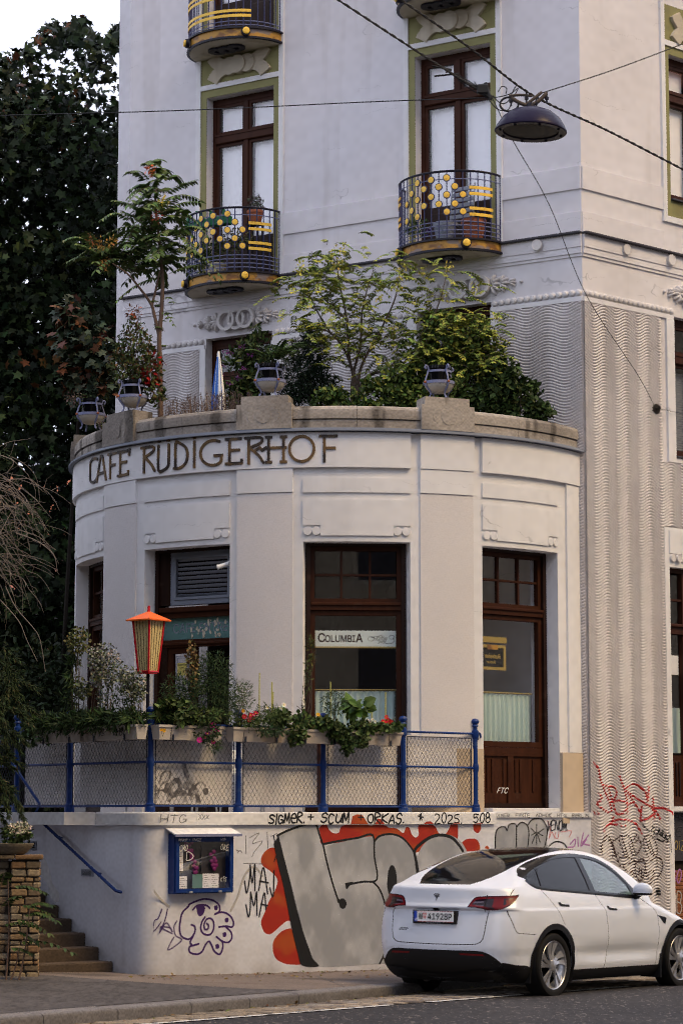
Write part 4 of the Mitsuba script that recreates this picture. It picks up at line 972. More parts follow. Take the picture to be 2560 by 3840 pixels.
GRAF = [('f','red',0,[(-5.727,1.599),(-5.822,1.626),(-5.916,1.594),(-5.982,1.531),(-6.0,1.461),(-5.962,1.404),(-5.877,1.36),(-5.773,1.288),(-5.735,1.216),(-5.782,1.104),(-5.876,0.979),(-5.931,0.868),(-5.987,0.772),(-5.987,0.702),(-5.939,0.623),(-5.864,0.597),(-5.789,0.625),(-5.685,0.692),(-5.591,0.746),(-5.505,0.772),(-5.535,1.056),(-5.631,1.399)],0),('f','red',0,[(-5.524,0.659),(-5.647,0.635),(-5.751,0.568),(-5.807,0.485),(-5.797,0.373),(-5.74,0.293),(-5.627,0.246),(-5.532,0.228),(-5.34,0.227),(-5.321,0.34),(-5.437,0.557)],0),('f','red',0,[(-5.072,1.853),(-5.013,1.893),(-4.935,1.89),(-4.905,1.837),(-4.836,1.794),(-4.737,1.8),(-4.657,1.889),(-4.213,1.887),(-4.193,1.827),(-4.172,1.887),(-3.967,1.887),(-3.885,1.855),(-3.76,1.847),(-3.636,1.787),(-3.593,1.854),(-3.53,1.854),(-3.489,1.771),(-3.415,1.729),(-3.362,1.771),(-3.362,1.885),(-3.106,1.887),(-3.025,1.799),(-3.026,1.754),(-3.3,1.575),(-3.458,1.547),(-3.615,1.638),(-3.844,1.714),(-4.091,1.701),(-4.152,1.613),(-4.193,1.702),(-5.013,1.664),(-5.033,1.737)],0),('f','red',0,[(-3.368,1.69),(-3.312,1.869),(-3.112,1.869),(-3.002,1.771),(-3.076,1.713),(-3.295,1.663)],0),('f','red',0,[(-3.002,1.765),(-2.891,1.764),(-2.807,1.855),(-2.779,1.907),(-2.667,1.906),(-2.669,1.684),(-2.781,1.672)],0),('f','red',0,[(-2.604,1.645),(-2.519,1.696),(-2.405,1.709),(-2.311,1.695),(-2.264,1.642),(-2.255,1.569),(-2.331,1.55),(-2.595,1.553)],0),('f','red',0,[(-2.375,1.906),(-2.242,1.905),(-2.237,1.826),(-2.291,1.78),(-2.357,1.807),(-2.376,1.853)],0),('f','red',0,[(-2.169,1.582),(-2.131,1.614),(-2.093,1.601),(-2.083,1.568)],0),('f','silver',0,[(-5.732,1.763),(-5.403,1.861),(-5.121,1.899),(-5.062,1.751),(-5.003,1.643),(-4.697,1.684),(-4.183,1.749),(-4.152,1.642),(-4.091,1.73),(-3.968,1.774),(-3.823,1.776),(-3.678,1.735),(-3.553,1.637),(-3.458,1.562),(-3.385,1.501),(-3.321,1.605),(-3.172,1.709),(-2.957,1.768),(-2.784,1.752),(-2.611,1.675),(-2.502,1.552),(-2.438,1.413),(-2.443,0.835),(-2.754,0.195),(-3.392,0.161),(-4.054,0.177),(-5.079,0.185),(-5.225,0.379),(-5.322,0.596),(-5.497,1.112)],1),('f','black',0,[(-5.803,1.671),(-5.756,1.727),(-5.724,1.77),(-5.709,1.713),(-5.612,1.427),(-5.506,1.113),(-5.419,0.854),(-5.322,0.596),(-5.225,0.393),(-5.167,0.277),(-5.073,0.188),(-5.34,0.21),(-5.408,0.343),(-5.495,0.601),(-5.543,0.773),(-5.649,1.172),(-5.736,1.429)],2),('l','black',0.026,[(-5.743,1.77),(-5.595,1.823),(-5.403,1.875),(-5.209,1.911),(-5.121,1.899),(-5.068,1.78),(-5.003,1.643),(-4.954,1.476),(-4.855,1.2),(-4.746,0.952)],2),('l','black',0.026,[(-5.003,1.661),(-4.697,1.702),(-4.416,1.733),(-4.173,1.763),(-4.143,1.495),(-4.102,1.215),(-4.356,1.19),(-4.617,1.159)],2),('l','black',0.026,[(-4.142,1.687),(-4.05,1.752),(-3.864,1.776),(-3.698,1.743),(-3.573,1.667),(-3.458,1.547),(-3.406,1.426),(-3.376,1.291)],2),('l','black',0.026,[(-4.174,1.187),(-4.072,1.111),(-3.99,0.977),(-3.95,0.829),(-3.946,0.712)],2),('l','black',0.026,[(-3.972,0.309),(-3.993,0.259),(-4.054,0.181)],2),('l','black',0.05,[(-4.746,0.966),(-4.687,0.929),(-4.667,0.899)],2),('f','black',0,[(-4.746,0.966),(-4.687,0.997),(-4.627,0.963),(-4.617,0.912),(-4.667,0.866),(-4.726,0.893)],2),('f','black',0,[(-3.907,1.315),(-3.855,1.388),(-3.793,1.357),(-3.759,1.238),(-3.767,1.105),(-3.826,1.033),(-3.888,1.019),(-3.924,1.138)],2),('f','black',0,[(-4.637,1.181),(-4.517,1.193),(-4.557,1.151),(-4.617,1.105)],2),('l','black',0.04,[(-3.397,1.292),(-3.423,1.446),(-3.441,1.562),(-3.332,1.651),(-3.149,1.733),(-2.965,1.758),(-2.78,1.724),(-2.65,1.632),(-2.576,1.553)],2),('l','black',0.012,[(-5.804,1.77),(-5.756,1.571),(-5.793,1.458)],2),('l','purple',0.021,[(-7.108,0.978),(-7.006,1.014),(-6.879,1.039),(-6.75,1.023),(-6.659,0.976),(-6.633,0.926),(-6.646,0.887),(-6.71,0.859)],1),('l','purple',0.021,[(-7.101,0.963),(-7.195,0.892),(-7.226,0.796),(-7.237,0.709),(-7.205,0.62),(-7.103,0.583),(-7.034,0.624),(-7.003,0.682),(-7.016,0.731),(-7.061,0.747)],1),('l','purple',0.021,[(-6.71,0.859),(-6.594,0.881),(-6.476,0.833),(-6.423,0.752),(-6.449,0.703),(-6.54,0.716),(-6.644,0.709)],1),('l','purple',0.021,[(-6.54,0.706),(-6.462,0.644),(-6.448,0.575),(-6.5,0.527),(-6.591,0.54),(-6.682,0.597)],1),('l','purple',0.021,[(-6.591,0.535),(-6.584,0.471),(-6.616,0.403),(-6.654,0.395),(-6.719,0.437),(-6.758,0.507),(-6.797,0.547),(-6.848,0.51),(-6.899,0.434),(-6.975,0.407),(-7.077,0.431),(-7.09,0.49),(-7.039,0.507),(-6.951,0.524)],1),('l','purple',0.021,[(-7.034,0.614),(-7.078,0.548),(-7.052,0.517)],1),('l','purple',0.021,[(-7.043,0.917),(-6.98,0.965),(-6.891,0.972),(-6.827,0.961),(-6.788,0.93)],1),('l','purple',0.021,[(-6.858,0.829),(-6.902,0.776),(-6.92,0.698),(-6.875,0.638),(-6.785,0.625),(-6.728,0.683),(-6.729,0.771),(-6.774,0.812),(-6.832,0.804),(-6.87,0.746),(-6.856,0.687),(-6.812,0.695),(-6.805,0.734),(-6.831,0.755)],1),('f','purple',0,[(-6.993,0.965),(-6.929,0.973),(-6.859,0.947),(-6.871,0.883),(-6.922,0.841),(-6.967,0.866)],0),('f','purple',0,[(-6.72,0.953),(-6.679,0.962),(-6.66,0.932),(-6.681,0.905),(-6.714,0.911)],0),('f','purple',0,[(-6.557,0.805),(-6.515,0.814),(-6.497,0.784),(-6.517,0.757),(-6.551,0.764)],0),('f','purple',0,[(-6.588,0.639),(-6.546,0.647),(-6.528,0.617),(-6.549,0.59),(-6.582,0.597)],0),('f','purple',0,[(-6.697,0.505),(-6.655,0.513),(-6.637,0.483),(-6.658,0.456),(-6.691,0.463)],0),('l','purple',0.012,[(-7.496,0.939),(-7.551,0.834),(-7.606,0.807),(-7.629,0.683),(-7.641,0.673),(-7.556,0.738),(-7.507,0.794)],1),('l','purple',0.012,[(-7.415,0.937),(-7.451,0.812),(-7.53,0.67),(-7.432,0.782),(-7.343,0.673),(-7.381,0.723),(-7.519,0.737),(-7.343,0.654)],1),('l','purple',0.012,[(-7.276,0.797),(-7.319,0.731),(-7.293,0.633),(-7.204,0.581),(-7.292,0.516),(-7.404,0.472),(-7.367,0.548),(-7.318,0.614)],1),('l','black',0.016,[(-6.171,1.424),(-6.177,1.274),(-6.222,1.095),(-6.256,1.235)],2),('l','black',0.016,[(-6.171,1.424),(-6.137,1.213),(-6.098,1.433),(-6.096,1.122)],2),('l','black',0.016,[(-6.036,1.121),(-5.964,1.391),(-5.895,1.078)],2),('l','black',0.016,[(-6.023,1.231),(-5.883,1.208)],2),('l','black',0.016,[(-6.162,1.104),(-6.168,0.894),(-6.194,0.815),(-6.234,0.956)],2),('l','black',0.016,[(-6.162,1.104),(-6.108,0.942),(-6.069,1.102),(-6.061,0.831)],2),('l','black',0.016,[(-6.028,0.81),(-5.949,1.089),(-5.921,0.897)],2),('l','black',0.016,[(-6.002,0.96),(-5.895,0.937)],2),('l','black',0.016,[(-5.796,1.348),(-5.808,1.045),(-5.862,1.147)],2),('l','grey',0.006,[(-6.244,1.776),(-6.234,1.55)],1),('l','grey',0.006,[(-6.18,1.746),(-6.033,1.8),(-6.139,1.68),(-5.979,1.704),(-6.099,1.584),(-6.138,1.524)],1),('l','grey',0.006,[(-5.906,1.81),(-5.891,1.617)],1),('l','grey',0.006,[(-5.845,1.759),(-5.75,1.794)],1),('l','grey',0.006,[(-6.271,1.446),(-5.964,1.433)],1),('l','grey',0.006,[(-6.397,1.607),(-6.351,1.587),(-6.37,1.567),(-6.324,1.596),(-6.298,1.566)],1),('l','pale',0.025,[(-7.76,1.292),(-7.66,1.194),(-7.535,1.066),(-7.397,0.965)],1),('l','pale',0.025,[(-6.464,0.892),(-6.36,1.058),(-6.269,1.276),(-6.151,1.394),(-6.058,1.372),(-5.977,1.291)],1),('f','silver',0,[(-1.898,1.565),(-1.886,1.765),(-1.827,1.844),(-1.71,1.857),(-1.671,1.81),(-1.631,1.884),(-1.533,1.897),(-1.495,1.843),(-1.415,1.91),(-1.336,1.903),(-1.277,1.876),(-1.176,1.95),(-1.016,1.963),(-0.937,1.909),(-0.888,1.813),(-0.91,1.678),(-0.962,1.556)],0),('l','black',0.016,[(-1.898,1.565),(-1.886,1.765),(-1.827,1.844),(-1.71,1.857),(-1.671,1.81),(-1.631,1.884),(-1.533,1.899),(-1.491,1.85),(-1.494,1.561)],2),('l','black',0.016,[(-1.491,1.85),(-1.415,1.91),(-1.336,1.907),(-1.267,1.856),(-1.249,1.748),(-1.271,1.599)],2),('l','black',0.016,[(-1.277,1.876),(-1.176,1.953),(-1.016,1.963),(-0.937,1.909),(-0.888,1.813),(-0.91,1.678),(-0.962,1.556)],2),('l','black',0.016,[(-0.861,1.596),(-0.759,1.649),(-0.657,1.655),(-0.556,1.627),(-0.506,1.579)],2),('l','black',0.012,[(-1.097,1.889),(-1.101,1.618)],2),('l','black',0.012,[(-1.208,1.835),(-1.099,1.774),(-0.958,1.827)],2),('l','black',0.012,[(-1.199,1.747),(-1.099,1.774),(-0.979,1.739)],2),('l','black',0.012,[(-1.191,1.639),(-1.099,1.76),(-1.031,1.645)],2),('l','pinkred',0.008,[(-0.886,1.936),(-0.827,1.84),(-0.849,1.704),(-0.797,1.786),(-0.738,1.704)],1),('l','pinkred',0.008,[(-0.716,1.785),(-0.738,1.717),(-0.677,1.703),(-0.655,1.799)],1),('l','pinkred',0.008,[(-0.614,1.785),(-0.409,1.797),(-0.452,1.715)],1),('l','lilac',0.016,[(-0.433,1.619),(-0.329,1.687),(-0.351,1.591),(-0.475,1.579)],1),('l','lilac',0.016,[(-0.277,1.714),(-0.269,1.59)],1),('l','lilac',0.016,[(-0.162,1.769),(-0.217,1.59),(-0.101,1.685),(-0.185,1.631),(-0.04,1.602)],1),('l','lilac',0.016,[(-0.058,1.74),(-0.164,1.645)],1),('l','redline',0.028,[(0.069,2.726),(0.166,2.644),(0.205,2.504),(0.232,2.43),(0.328,2.281),(0.409,2.132),(0.422,2.076),(0.372,2.048),(0.267,2.085),(0.128,2.159),(0.199,2.215),(0.221,2.262),(0.173,2.304)],1),('l','redline',0.028,[(0.232,2.43),(0.33,2.412),(0.444,2.403),(0.528,2.348),(0.527,2.282),(0.468,2.216),(0.368,2.169),(0.525,2.207),(0.654,2.208),(0.753,2.161),(0.737,2.095),(0.635,2.029),(0.564,2.02),(0.507,2.057),(0.467,2.151),(0.358,2.393)],1),('l','redline',0.028,[(0.604,2.546),(0.659,2.433),(0.727,2.283),(0.754,2.18),(0.75,2.029)],1),('l','redline',0.028,[(0.604,2.546),(0.701,2.387),(0.898,2.19),(1.04,2.029),(1.03,1.935),(1.199,1.973),(1.333,2.048),(1.29,2.096)],1),('l','redline',0.028,[(0.701,2.377),(0.788,2.406),(0.875,2.44),(0.976,2.426),(1.092,2.37),(1.163,2.314),(1.19,2.2),(1.224,2.4)],1),('l','redline',0.028,[(0.729,2.349),(1.015,2.218),(1.32,2.115),(1.527,2.106),(1.704,2.058),(1.733,2.02)],1),('l','redline',0.028,[(1.309,2.258),(1.321,2.144),(1.392,2.039),(1.456,1.963)],1),('l','redline',0.028,[(1.349,2.086),(1.331,1.953)],1),('l','redline',0.028,[(0.753,2.17),(0.912,2.18)],1),('l','redline',0.028,[(1.064,2.133),(1.039,2.02)],1),('l','redline',0.028,[(0.254,1.797),(0.333,1.871),(0.462,1.927),(0.634,1.954),(0.806,1.935),(0.935,1.888),(1.005,1.812),(1.055,1.756)],1),('l','redline',0.028,[(0.347,1.88),(0.546,1.88)],1),('l','redline',0.028,[(0.463,1.992),(0.433,1.927)],1),('l','redline',0.028,[(0.062,2.048),(0.09,2.029)],1),('l','redline',0.028,[(0.147,2.048),(0.153,2.029)],1),('l','redline',0.028,[(0.618,1.88),(0.624,1.861)],1),('l','redline',0.028,[(0.703,1.87),(0.706,1.861)],1),('l','black',0.016,[(1.022,1.916),(1.238,1.783),(1.314,1.887)],2),('l','black',0.016,[(1.299,1.849),(1.357,1.82),(1.311,1.754),(1.384,1.735)],2),('l','black',0.016,[(1.399,1.735),(1.43,1.82),(1.457,1.715),(1.504,1.801)],2),('l','black',0.016,[(1.533,1.772),(1.487,1.715),(1.546,1.696),(1.577,1.743),(1.533,1.772)],2),('l','black',0.016,[(1.31,1.716),(1.515,1.639),(1.576,1.734),(1.603,1.629),(1.666,1.733),(1.677,1.618),(1.682,1.494)],2),('l','brown',0.016,[(0.212,1.482),(0.215,1.603),(0.245,1.695),(0.33,1.732),(0.4,1.675),(0.455,1.582),(0.508,1.442),(0.591,1.31)],1),('l','brown',0.016,[(0.244,1.658),(0.357,1.676),(0.427,1.601),(0.481,1.479)],1),('l','brown',0.016,[(0.442,1.647),(0.542,1.693),(0.629,1.73),(0.656,1.655),(0.711,1.551),(0.765,1.42)],1),('l','brown',0.016,[(0.57,1.674),(0.625,1.571),(0.694,1.458),(0.736,1.42)],1),('l','brown',0.016,[(0.685,1.701),(0.744,1.739),(0.814,1.691),(0.87,1.578),(0.924,1.456),(0.853,1.466),(0.811,1.551),(0.77,1.645)],1),('l','brown',0.016,[(0.872,1.672),(0.96,1.737),(1.002,1.662),(1.044,1.586),(0.954,1.465)],1),('l','brown',0.016,[(0.9,1.634),(0.988,1.671)],1),('l','brown',0.016,[(1.074,1.642),(1.149,1.727),(1.251,1.726),(1.338,1.65),(1.379,1.555),(1.362,1.432),(1.26,1.48),(1.189,1.575),(1.148,1.679)],1),('l','brown',0.016,[(1.088,1.623),(1.129,1.519),(1.2,1.415)],1),('l','brown',0.016,[(1.206,1.67),(1.262,1.565),(1.318,1.46)],1),('l','brown',0.016,[(0.423,1.443),(0.566,1.488)],1),('l','brown',0.016,[(0.565,1.422),(0.708,1.439),(0.894,1.381),(0.763,1.345),(0.648,1.319),(0.732,1.243)],1),('l','brown',0.016,[(0.893,1.362),(1.14,1.368),(1.42,1.412),(1.492,1.335),(1.475,1.241),(1.414,1.166),(1.294,1.083),(1.132,1.048),(1.045,1.05)],1),('l','brown',0.016,[(0.908,1.353),(0.905,1.24),(0.946,1.136),(1.017,1.098),(1.077,1.172),(1.124,1.284),(1.083,1.397),(0.995,1.389),(0.922,1.343)],1),('l','brown',0.016,[(0.993,1.286),(0.976,1.173)],1),('l','brown',0.016,[(1.036,1.266),(1.033,1.154)],1),('l','brown',0.016,[(1.125,1.359),(1.137,1.218),(1.207,1.122),(1.296,1.168),(1.298,1.234),(1.225,1.235),(1.179,1.179)],1),('l','brown',0.016,[(0.789,1.223),(0.847,1.241),(0.875,1.175)],1),('l','brown',0.016,[(1.361,1.413),(1.387,1.289)],1),('f','black',0,[(1.335,0.969),(1.409,0.996),(1.437,0.929),(1.421,0.882),(1.348,0.893)],2)]
groups = {}
for kind, col, w, pts, lay in GRAF:
    p = smoothline(pts + pts[:1], 4) if kind == 'f' else smoothline(pts, 5)
    g = Polygon(p).buffer(0) if kind == 'f' else LineString(p).buffer(w / 2, quad_segs=4)
    xs, zs = np.array(pts).T
    zone = 'wave' if xs.mean() > 0 else ('two' if xs.mean() > -1.95 else 'one')
    groups.setdefault((zone, col, lay), []).append(g)
def wave_out(u, z):
    zz = z - RA * np.sin(2 * PI * u / RL + RP)
    t = np.mod(zz / PER, 1.0)
    return .034 * np.interp(t, [0, .10, .19, .31, .50, .68, .79, .895, 1.0], [0, 0, .66, .93, 1, .92, .64, 0, 0])
for (zone, col, lay), gs in groups.items():
    g = shapely.union_all(gs)
    if zone == 'wave':
        m = sheet(g, .011)
        v = np.array(m.vertices)
        ok = v[:, 0] < 1.655
        m2 = trimesh.Trimesh(FR(v[:, 0], np.where(ok, wave_out(v[:, 0], v[:, 1]) + .0065 + .002 * lay, .037), v[:, 1]), m.faces, process=False)
        part('graffiti', m2, MAT[col], True, label={'redline': 'bright red spray tag over the wavy stucco', 'black': 'black marker tag on the wavy stucco', 'brown': 'dark brown looping spray tag low on the wavy stucco'}[col])
    else:
        o = (.10 if zone == 'one' else .03) + .0025 * (1 + lay)
        zc = 1.892 if zone == 'one' else 1.97
        g1 = g.intersection(rect(-9, .0, .1, zc)).intersection(rect(-7.62, .0, -1, 3))
        if not g1.is_empty:
            add('graffiti', fext(FR, g1, o - .002, o), MAT[col], parent=tw, label={'red': 'red orange spray blobs behind the big lettering', 'silver': 'big silver bubble lettering', 'black': 'black outlines and tags', 'purple': 'purple spray paint flower face', 'pinkred': 'pale red scribble', 'lilac': 'lilac scribble', 'grey': 'thin grey marker scrawls', 'pale': 'faint painted over grey arcs'}.get(col))
        if zone == 'one' and col == 'red':
            g2 = g.intersection(rect(-7.5, -2, 1.90, 2.035))
            if not g2.is_empty:
                add('graffiti', fext(FR, g2, .1455, .1475), MAT[col], parent=tw)
reds = [Polygon([(-4.58, 1.9), (-4.55, 2.0), (-4.47, 2.025), (-4.38, 2.01), (-4.33, 1.95), (-4.28, 1.9)]), Polygon([(-4.17, 1.9), (-4.12, 1.97), (-4.06, 1.96), (-4.0, 1.9)]), Polygon([(-3.32, 1.9), (-3.27, 1.93), (-3.2, 1.935), (-3.13, 1.9)])]
add('graffiti', fext(FR, shapely.union_all(reds), .1455, .1475), 'm_red', parent=tw)
caps = [scrawl('SIGMeR.', -5.92, 1.918, .58, .112, .0195, seed=2), scrawl('+', -5.29, 1.95, .09, .07, .016), scrawl('SCUM', -5.08, 1.918, .46, .112, .0195, seed=4), scrawl('+', -4.46, 1.945, .09, .07, .016), scrawl('ORKAS.', -4.30, 1.915, .64, .115, .0195, seed=6), scrawl('*', -3.42, 1.935, .09, .09, .016),
        scrawl('2025.', -3.12, 1.912, .50, .11, .015, slant=.05, seed=8), scrawl('508', -2.42, 1.912, .32, .11, .016, slant=.05, seed=9)]
add('tag', fext(FR, shapely.union_all(caps), .1475, .150), 'm_black', parent=tw, label='black hand lettered tags along the coping')
thin = [scrawl('HTG', -7.57, 1.935, .38, .095, .009, seed=11), scrawl('XXX', -7.0, 1.965, .15, .055, .006, seed=12)]
add('tag', fext(FR, shapely.union_all(thin), .146, .148), 'm_grey', parent=tw)
add('tag', fext(FR, scrawl('HASER . FINTE . ADHOK . HTG . BeRLIN', -1.95, 1.986, 1.86, .042, .007, seed=13), .0625, .0645), 'm_black', parent=tw, label='small black names along the lower coping')
add('tag', fext(FR, scrawl('VENOM.', -.90, 1.80, .42, .13, .012, slant=.2, seed=14), .038, .040), 'm_black', parent=tw, label='black tag on the right wall section')
# plaster patch and vents on the stair side
FWL = frame(K0, -dW, nW)                         # u runs towards the viewer, so t = -u
patch = Polygon(smoothline([(-2.42, 1.46), (-2.33, 1.48), (-2.22, 1.36), (-2.12, 1.18), (-1.98, 1.08), (-1.97, .98), (-2.06, .97), (-2.16, 1.02), (-2.25, 1.18), (-2.36, 1.24), (-2.44, 1.36), (-2.42, 1.46)], 3)).buffer(0)
add('bare_patch', fext(FWL, patch, .0005, .003), 'm_cap', parent=tw, label='patch of bare pale render above the stairs')
for t0, z0, w_, h_ in ((1.17, 1.29, .26, .085), (2.53, 1.58, .21, .11)):
    v = add('vent', fext(FWL, rect(-t0 - w_, -t0, z0, z0 + h_).difference(rect(-t0 - w_ + .015, -t0 - .015, z0 + .012, z0 + h_ - .012)), 0, .02), 'm_zinc', parent=tw)
    add('vent_back', fbx(FWL, -t0 - w_ + .01, -t0 - .01, 0.0, .004, z0 + .01, z0 + h_ - .01), 'm_gloss_black', parent=tw)
    for k in range(4):
        zc = z0 + .022 + k * (h_ - .036) / 3.4
        add('vent_slat', fbx(FWL, -t0 - w_ + .015, -t0 - .015, .004, .016, zc, zc + .007), 'm_zinc', parent=tw)
# terrace floor
tf = Polygon([tuple((K0 + dR * .5 - nR * .2)[:2]), tuple(FR([-1.6], [-.2], [0])[0][:2]), tuple(FR([-1.6], [-4], [0])[0][:2]), tuple((far)[:2]), tuple((K0 + dW * 9 - nW * .3)[:2])]).buffer(0)
add('terrace_floor', slab(tf, 1.80, 1.96), 'm_pave', label='raised stone terrace floor behind the wall', kind='structure')

st = thing('stairs', 'worn dark stone steps climbing to the left between the terrace wall and the rubble pillar', 'stairs')
for i in range(12):
    t0 = .70 + .315 * i
    z1 = .32 + .153 * i
    m = cbx(-(t0 + .36), -t0, .006, 1.35, z1 - .165, z1, .014)
    v = np.array(m.vertices)
    v += .006 * (meshkit.noise(v * 9 + i, 3)[:, None] - .5)
    add('step', warp(trimesh.Trimesh(v, m.faces, process=False), FWL), 'm_step', parent=st)
hp = FWL([-.50, -.53, -2.45, -2.33, -2.95, -3.6], [.02, .085, .085, .085, .10, .10], [1.12, 1.14, 2.01, 2.15, 2.62, 3.15])
hr = thing('handrail', 'thin blue pipe handrail running up the stair wall with a kink at the coping', 'handrail')
add('pipe', tube(hp, .019, 7), 'm_blue', 40, hr)
for t, z in ((1.0, 1.355), (1.9, 1.765)):
    add('bracket', tube(FWL([-t, -t], [0, .085], [z - .03, z]), .009, 5), 'm_blue', parent=hr)

# ---------------------------------------------------------------- railing of the terrace
rl = thing('terrace_railing', 'blue iron railing with wire mesh panels on the terrace wall', 'railing')
PU = (-2.163, -3.48, -4.855, -6.225, -7.56)
posts = [FR([u], [-.06], [0])[0] for u in PU] + [FWL([-t], [-.08], [0])[0] for t in (1.90, 3.2, 4.6, 6.0)]
zt, zm, zl = 3.075, 2.63, 2.12
for i, p in enumerate(posts):
    pr = [(.062, 2.05), (.062, 2.10), (.052, 2.115), (.056, 2.14), (.040, 2.155), (.034, 2.2), (.034, zm - .06), (.042, zm - .045), (.047, zm), (.042, zm + .045), (.033, zm + .06), (.031, zt - .07), (.046, zt - .05), (.050, zt), (.046, zt + .04), (.028, zt + .055), (.027, zt + .085), (.046, zt + .10), (.030, zt + .125), (.05, zt + .14), (.054, zt + .165), (.040, zt + .19), (.012, zt + .20)]
    k = add('post', lathe(pr, 14, (p[0], p[1], 0)), 'm_blue', 35, rl)
for i in range(len(posts) - 1):
    a, c = posts[i], posts[i + 1]
    d = (c - a) / np.linalg.norm(c - a)
    n = np.array([d[1], -d[0], 0])
    if n @ np.array([0, -1, 0]) < 0:
        n = -n
    up = np.array([0, 0, 1.])
    for z, r in ((zt, .016), (zm, .015), (zl, .013)):
        add('rail', tube([a + up * z, c + up * z], r, 6), 'm_blue', True, rl)
    # diamond mesh in a thin frame
    L = np.linalg.norm(c - a)
    x0, x1, z0, z1 = .075, L - .075, zl + .01, zt - .06
    b = MB()
    for q0, q1 in (((x0, z0), (x0, z1)), ((x1, z0), (x1, z1)), ((x0, z1), (x1, z1))):
        b.mesh(tube([a + d * q0[0] + up * q0[1], a + d * q1[0] + up * q1[1]], .007, 4))
    hgt = z1 - z0
    pit, run = .066, .72
    W_ = hgt * run
    for sgn in (1, -1):
        for s0 in np.arange(-W_, x1 - x0, pit):
            u0, u1 = s0, s0 + W_
            lo, hi = max(0, -s0 / W_), min(1, (x1 - x0 - s0) / W_)
            if hi - lo < .02:
                continue
            q = [(x0 + s0 + W_ * t, (z0 + hgt * t) if sgn > 0 else (z1 - hgt * t)) for t in (lo, hi)]
            b.mesh(tube([a + d * q[0][0] + up * q[0][1] + n * .004 * sgn, a + d * q[1][0] + up * q[1][1] + n * .004 * sgn], .0029, 3, False))
    add('mesh_panel', b.get(), 'm_mesh', parent=rl, kind='stuff')
    # cloth screen fixed behind the mesh
    o = -.075
    e0 = .055 if i not in (0,) else .02
    m = warp(bx(x0 - .04, x1 + .03 - (.03 if i % 2 else .08), o - .01, o, zl + .02, zt - .04), frame(a, d, n))
    sc = add('windbreak_board', m, 'm_screen', label=['windbreak board behind the mesh at the right end of the railing', 'windbreak board second from the right end of the railing', 'windbreak board in the middle of the railing', 'windbreak board with a smudged black tag behind the mesh', 'windbreak board round the corner, behind the left mesh panel', 'shaded windbreak board at the left edge of the photo', 'hidden windbreak board', 'hidden windbreak board'][i], cat='screen') if i < 6 else None
    if i == 3:
        rngs = R_(5)
        ln = [[(1.17, 2.22), (1.12, 2.36), (1.02, 2.42), (.98, 2.52), (1.1, 2.5), (1.14, 2.38)], [(1.0, 2.2), (.98, 2.36), (.86, 2.42), (.84, 2.3), (.95, 2.24), (.80, 2.28), (.75, 2.2)], [(.66, 2.2), (.62, 2.34), (.52, 2.4), (.45, 2.36)], [(.78, 2.62), (.72, 2.45), (.6, 2.3), (.55, 2.18)], [(1.2, 2.3), (1.05, 2.3), (.9, 2.26), (.7, 2.25)]]
        add('smudged_tag', fext(frame(a, d, n), shapely.union_all([LineString(smoothline(q)).buffer(.012 + .02 * (k_ % 2)) for k_, q in enumerate(ln)] + [disc2(1.05 + .35 * math.sin(k_ * 2.3) - .02 * k_, 2.30 + .07 * math.sin(k_ * 1.7), .035 + .02 * math.sin(k_), 10) for k_ in range(14)]), o + .001, o + .003), 'm_smudge', parent=sc, label='smudged dark spray tag')
for z in (zt - .03, zm - .03):
    p = posts[0] + dR * .07
    a = np.linspace(-.5, 4.4, 12)
    add('scroll', tube([p + dR * .035 * math.cos(t) + np.array([0, 0, z + .045 * math.sin(t)]) for t in a], .012, 6), 'm_blue', True, rl)

# menu case on the terrace wall
mc = thing('menu_case', 'blue framed glass menu case with a small white roof on the terrace wall', 'display case')
u0, u1, z0, z1 = -7.41, -6.53, 1.11, 1.80
def case(base, m, mat, sm=False, **k):
    return add(base, warp(m, FR), mat, sm, mc, **k)
case('box', cat([bx(u0, u0 + .03, .10, .21, z0, z1), bx(u1 - .03, u1, .10, .21, z0, z1), bx(u0, u1, .10, .21, z0, z0 + .03), bx(u0, u1, .10, .21, z1 - .05, z1)]), 'm_blue')
case('back', bx(u0 + .03, u1 - .03, .106, .112, z0 + .03, z1 - .05), 'm_slate')
case('door', ext(rect(u0 + .012, u1 - .012, z0 + .012, z1 - .03).difference(rect(u0 + .058, u1 - .058, z0 + .055, z1 - .095)), .212, .235), 'm_blue')
add('pane', quad(FR, u0 + .05, u1 - .05, .222, z0 + .05, z1 - .09), 'm_glass', parent=mc)
rv = [(u0 - .05, .10, z1 + .07), (u1 + .05, .10, z1 + .07), (u1 + .06, .30, z1 - .005), (u0 - .06, .30, z1 - .005)]
rv = np.array(rv + [(a, b, c - .014) for a, b, c in rv])
case('roof', MB().put(rv, [[0, 1, 2, 3], [7, 6, 5, 4], [0, 4, 5, 1], [3, 2, 6, 7], [0, 3, 7, 4], [1, 5, 6, 2]]).get(), 'm_cap')
case('roof_edge', bx(u0 - .06, u1 + .06, .298, .312, z1 - .035, z1 - .004), 'm_iron_light')
for a in (u0 + .20, u1 - .24):
    case('latch', cbx(a, a + .05, .235, .25, z0 + .004, z0 + .03, .004), 'm_zinc')
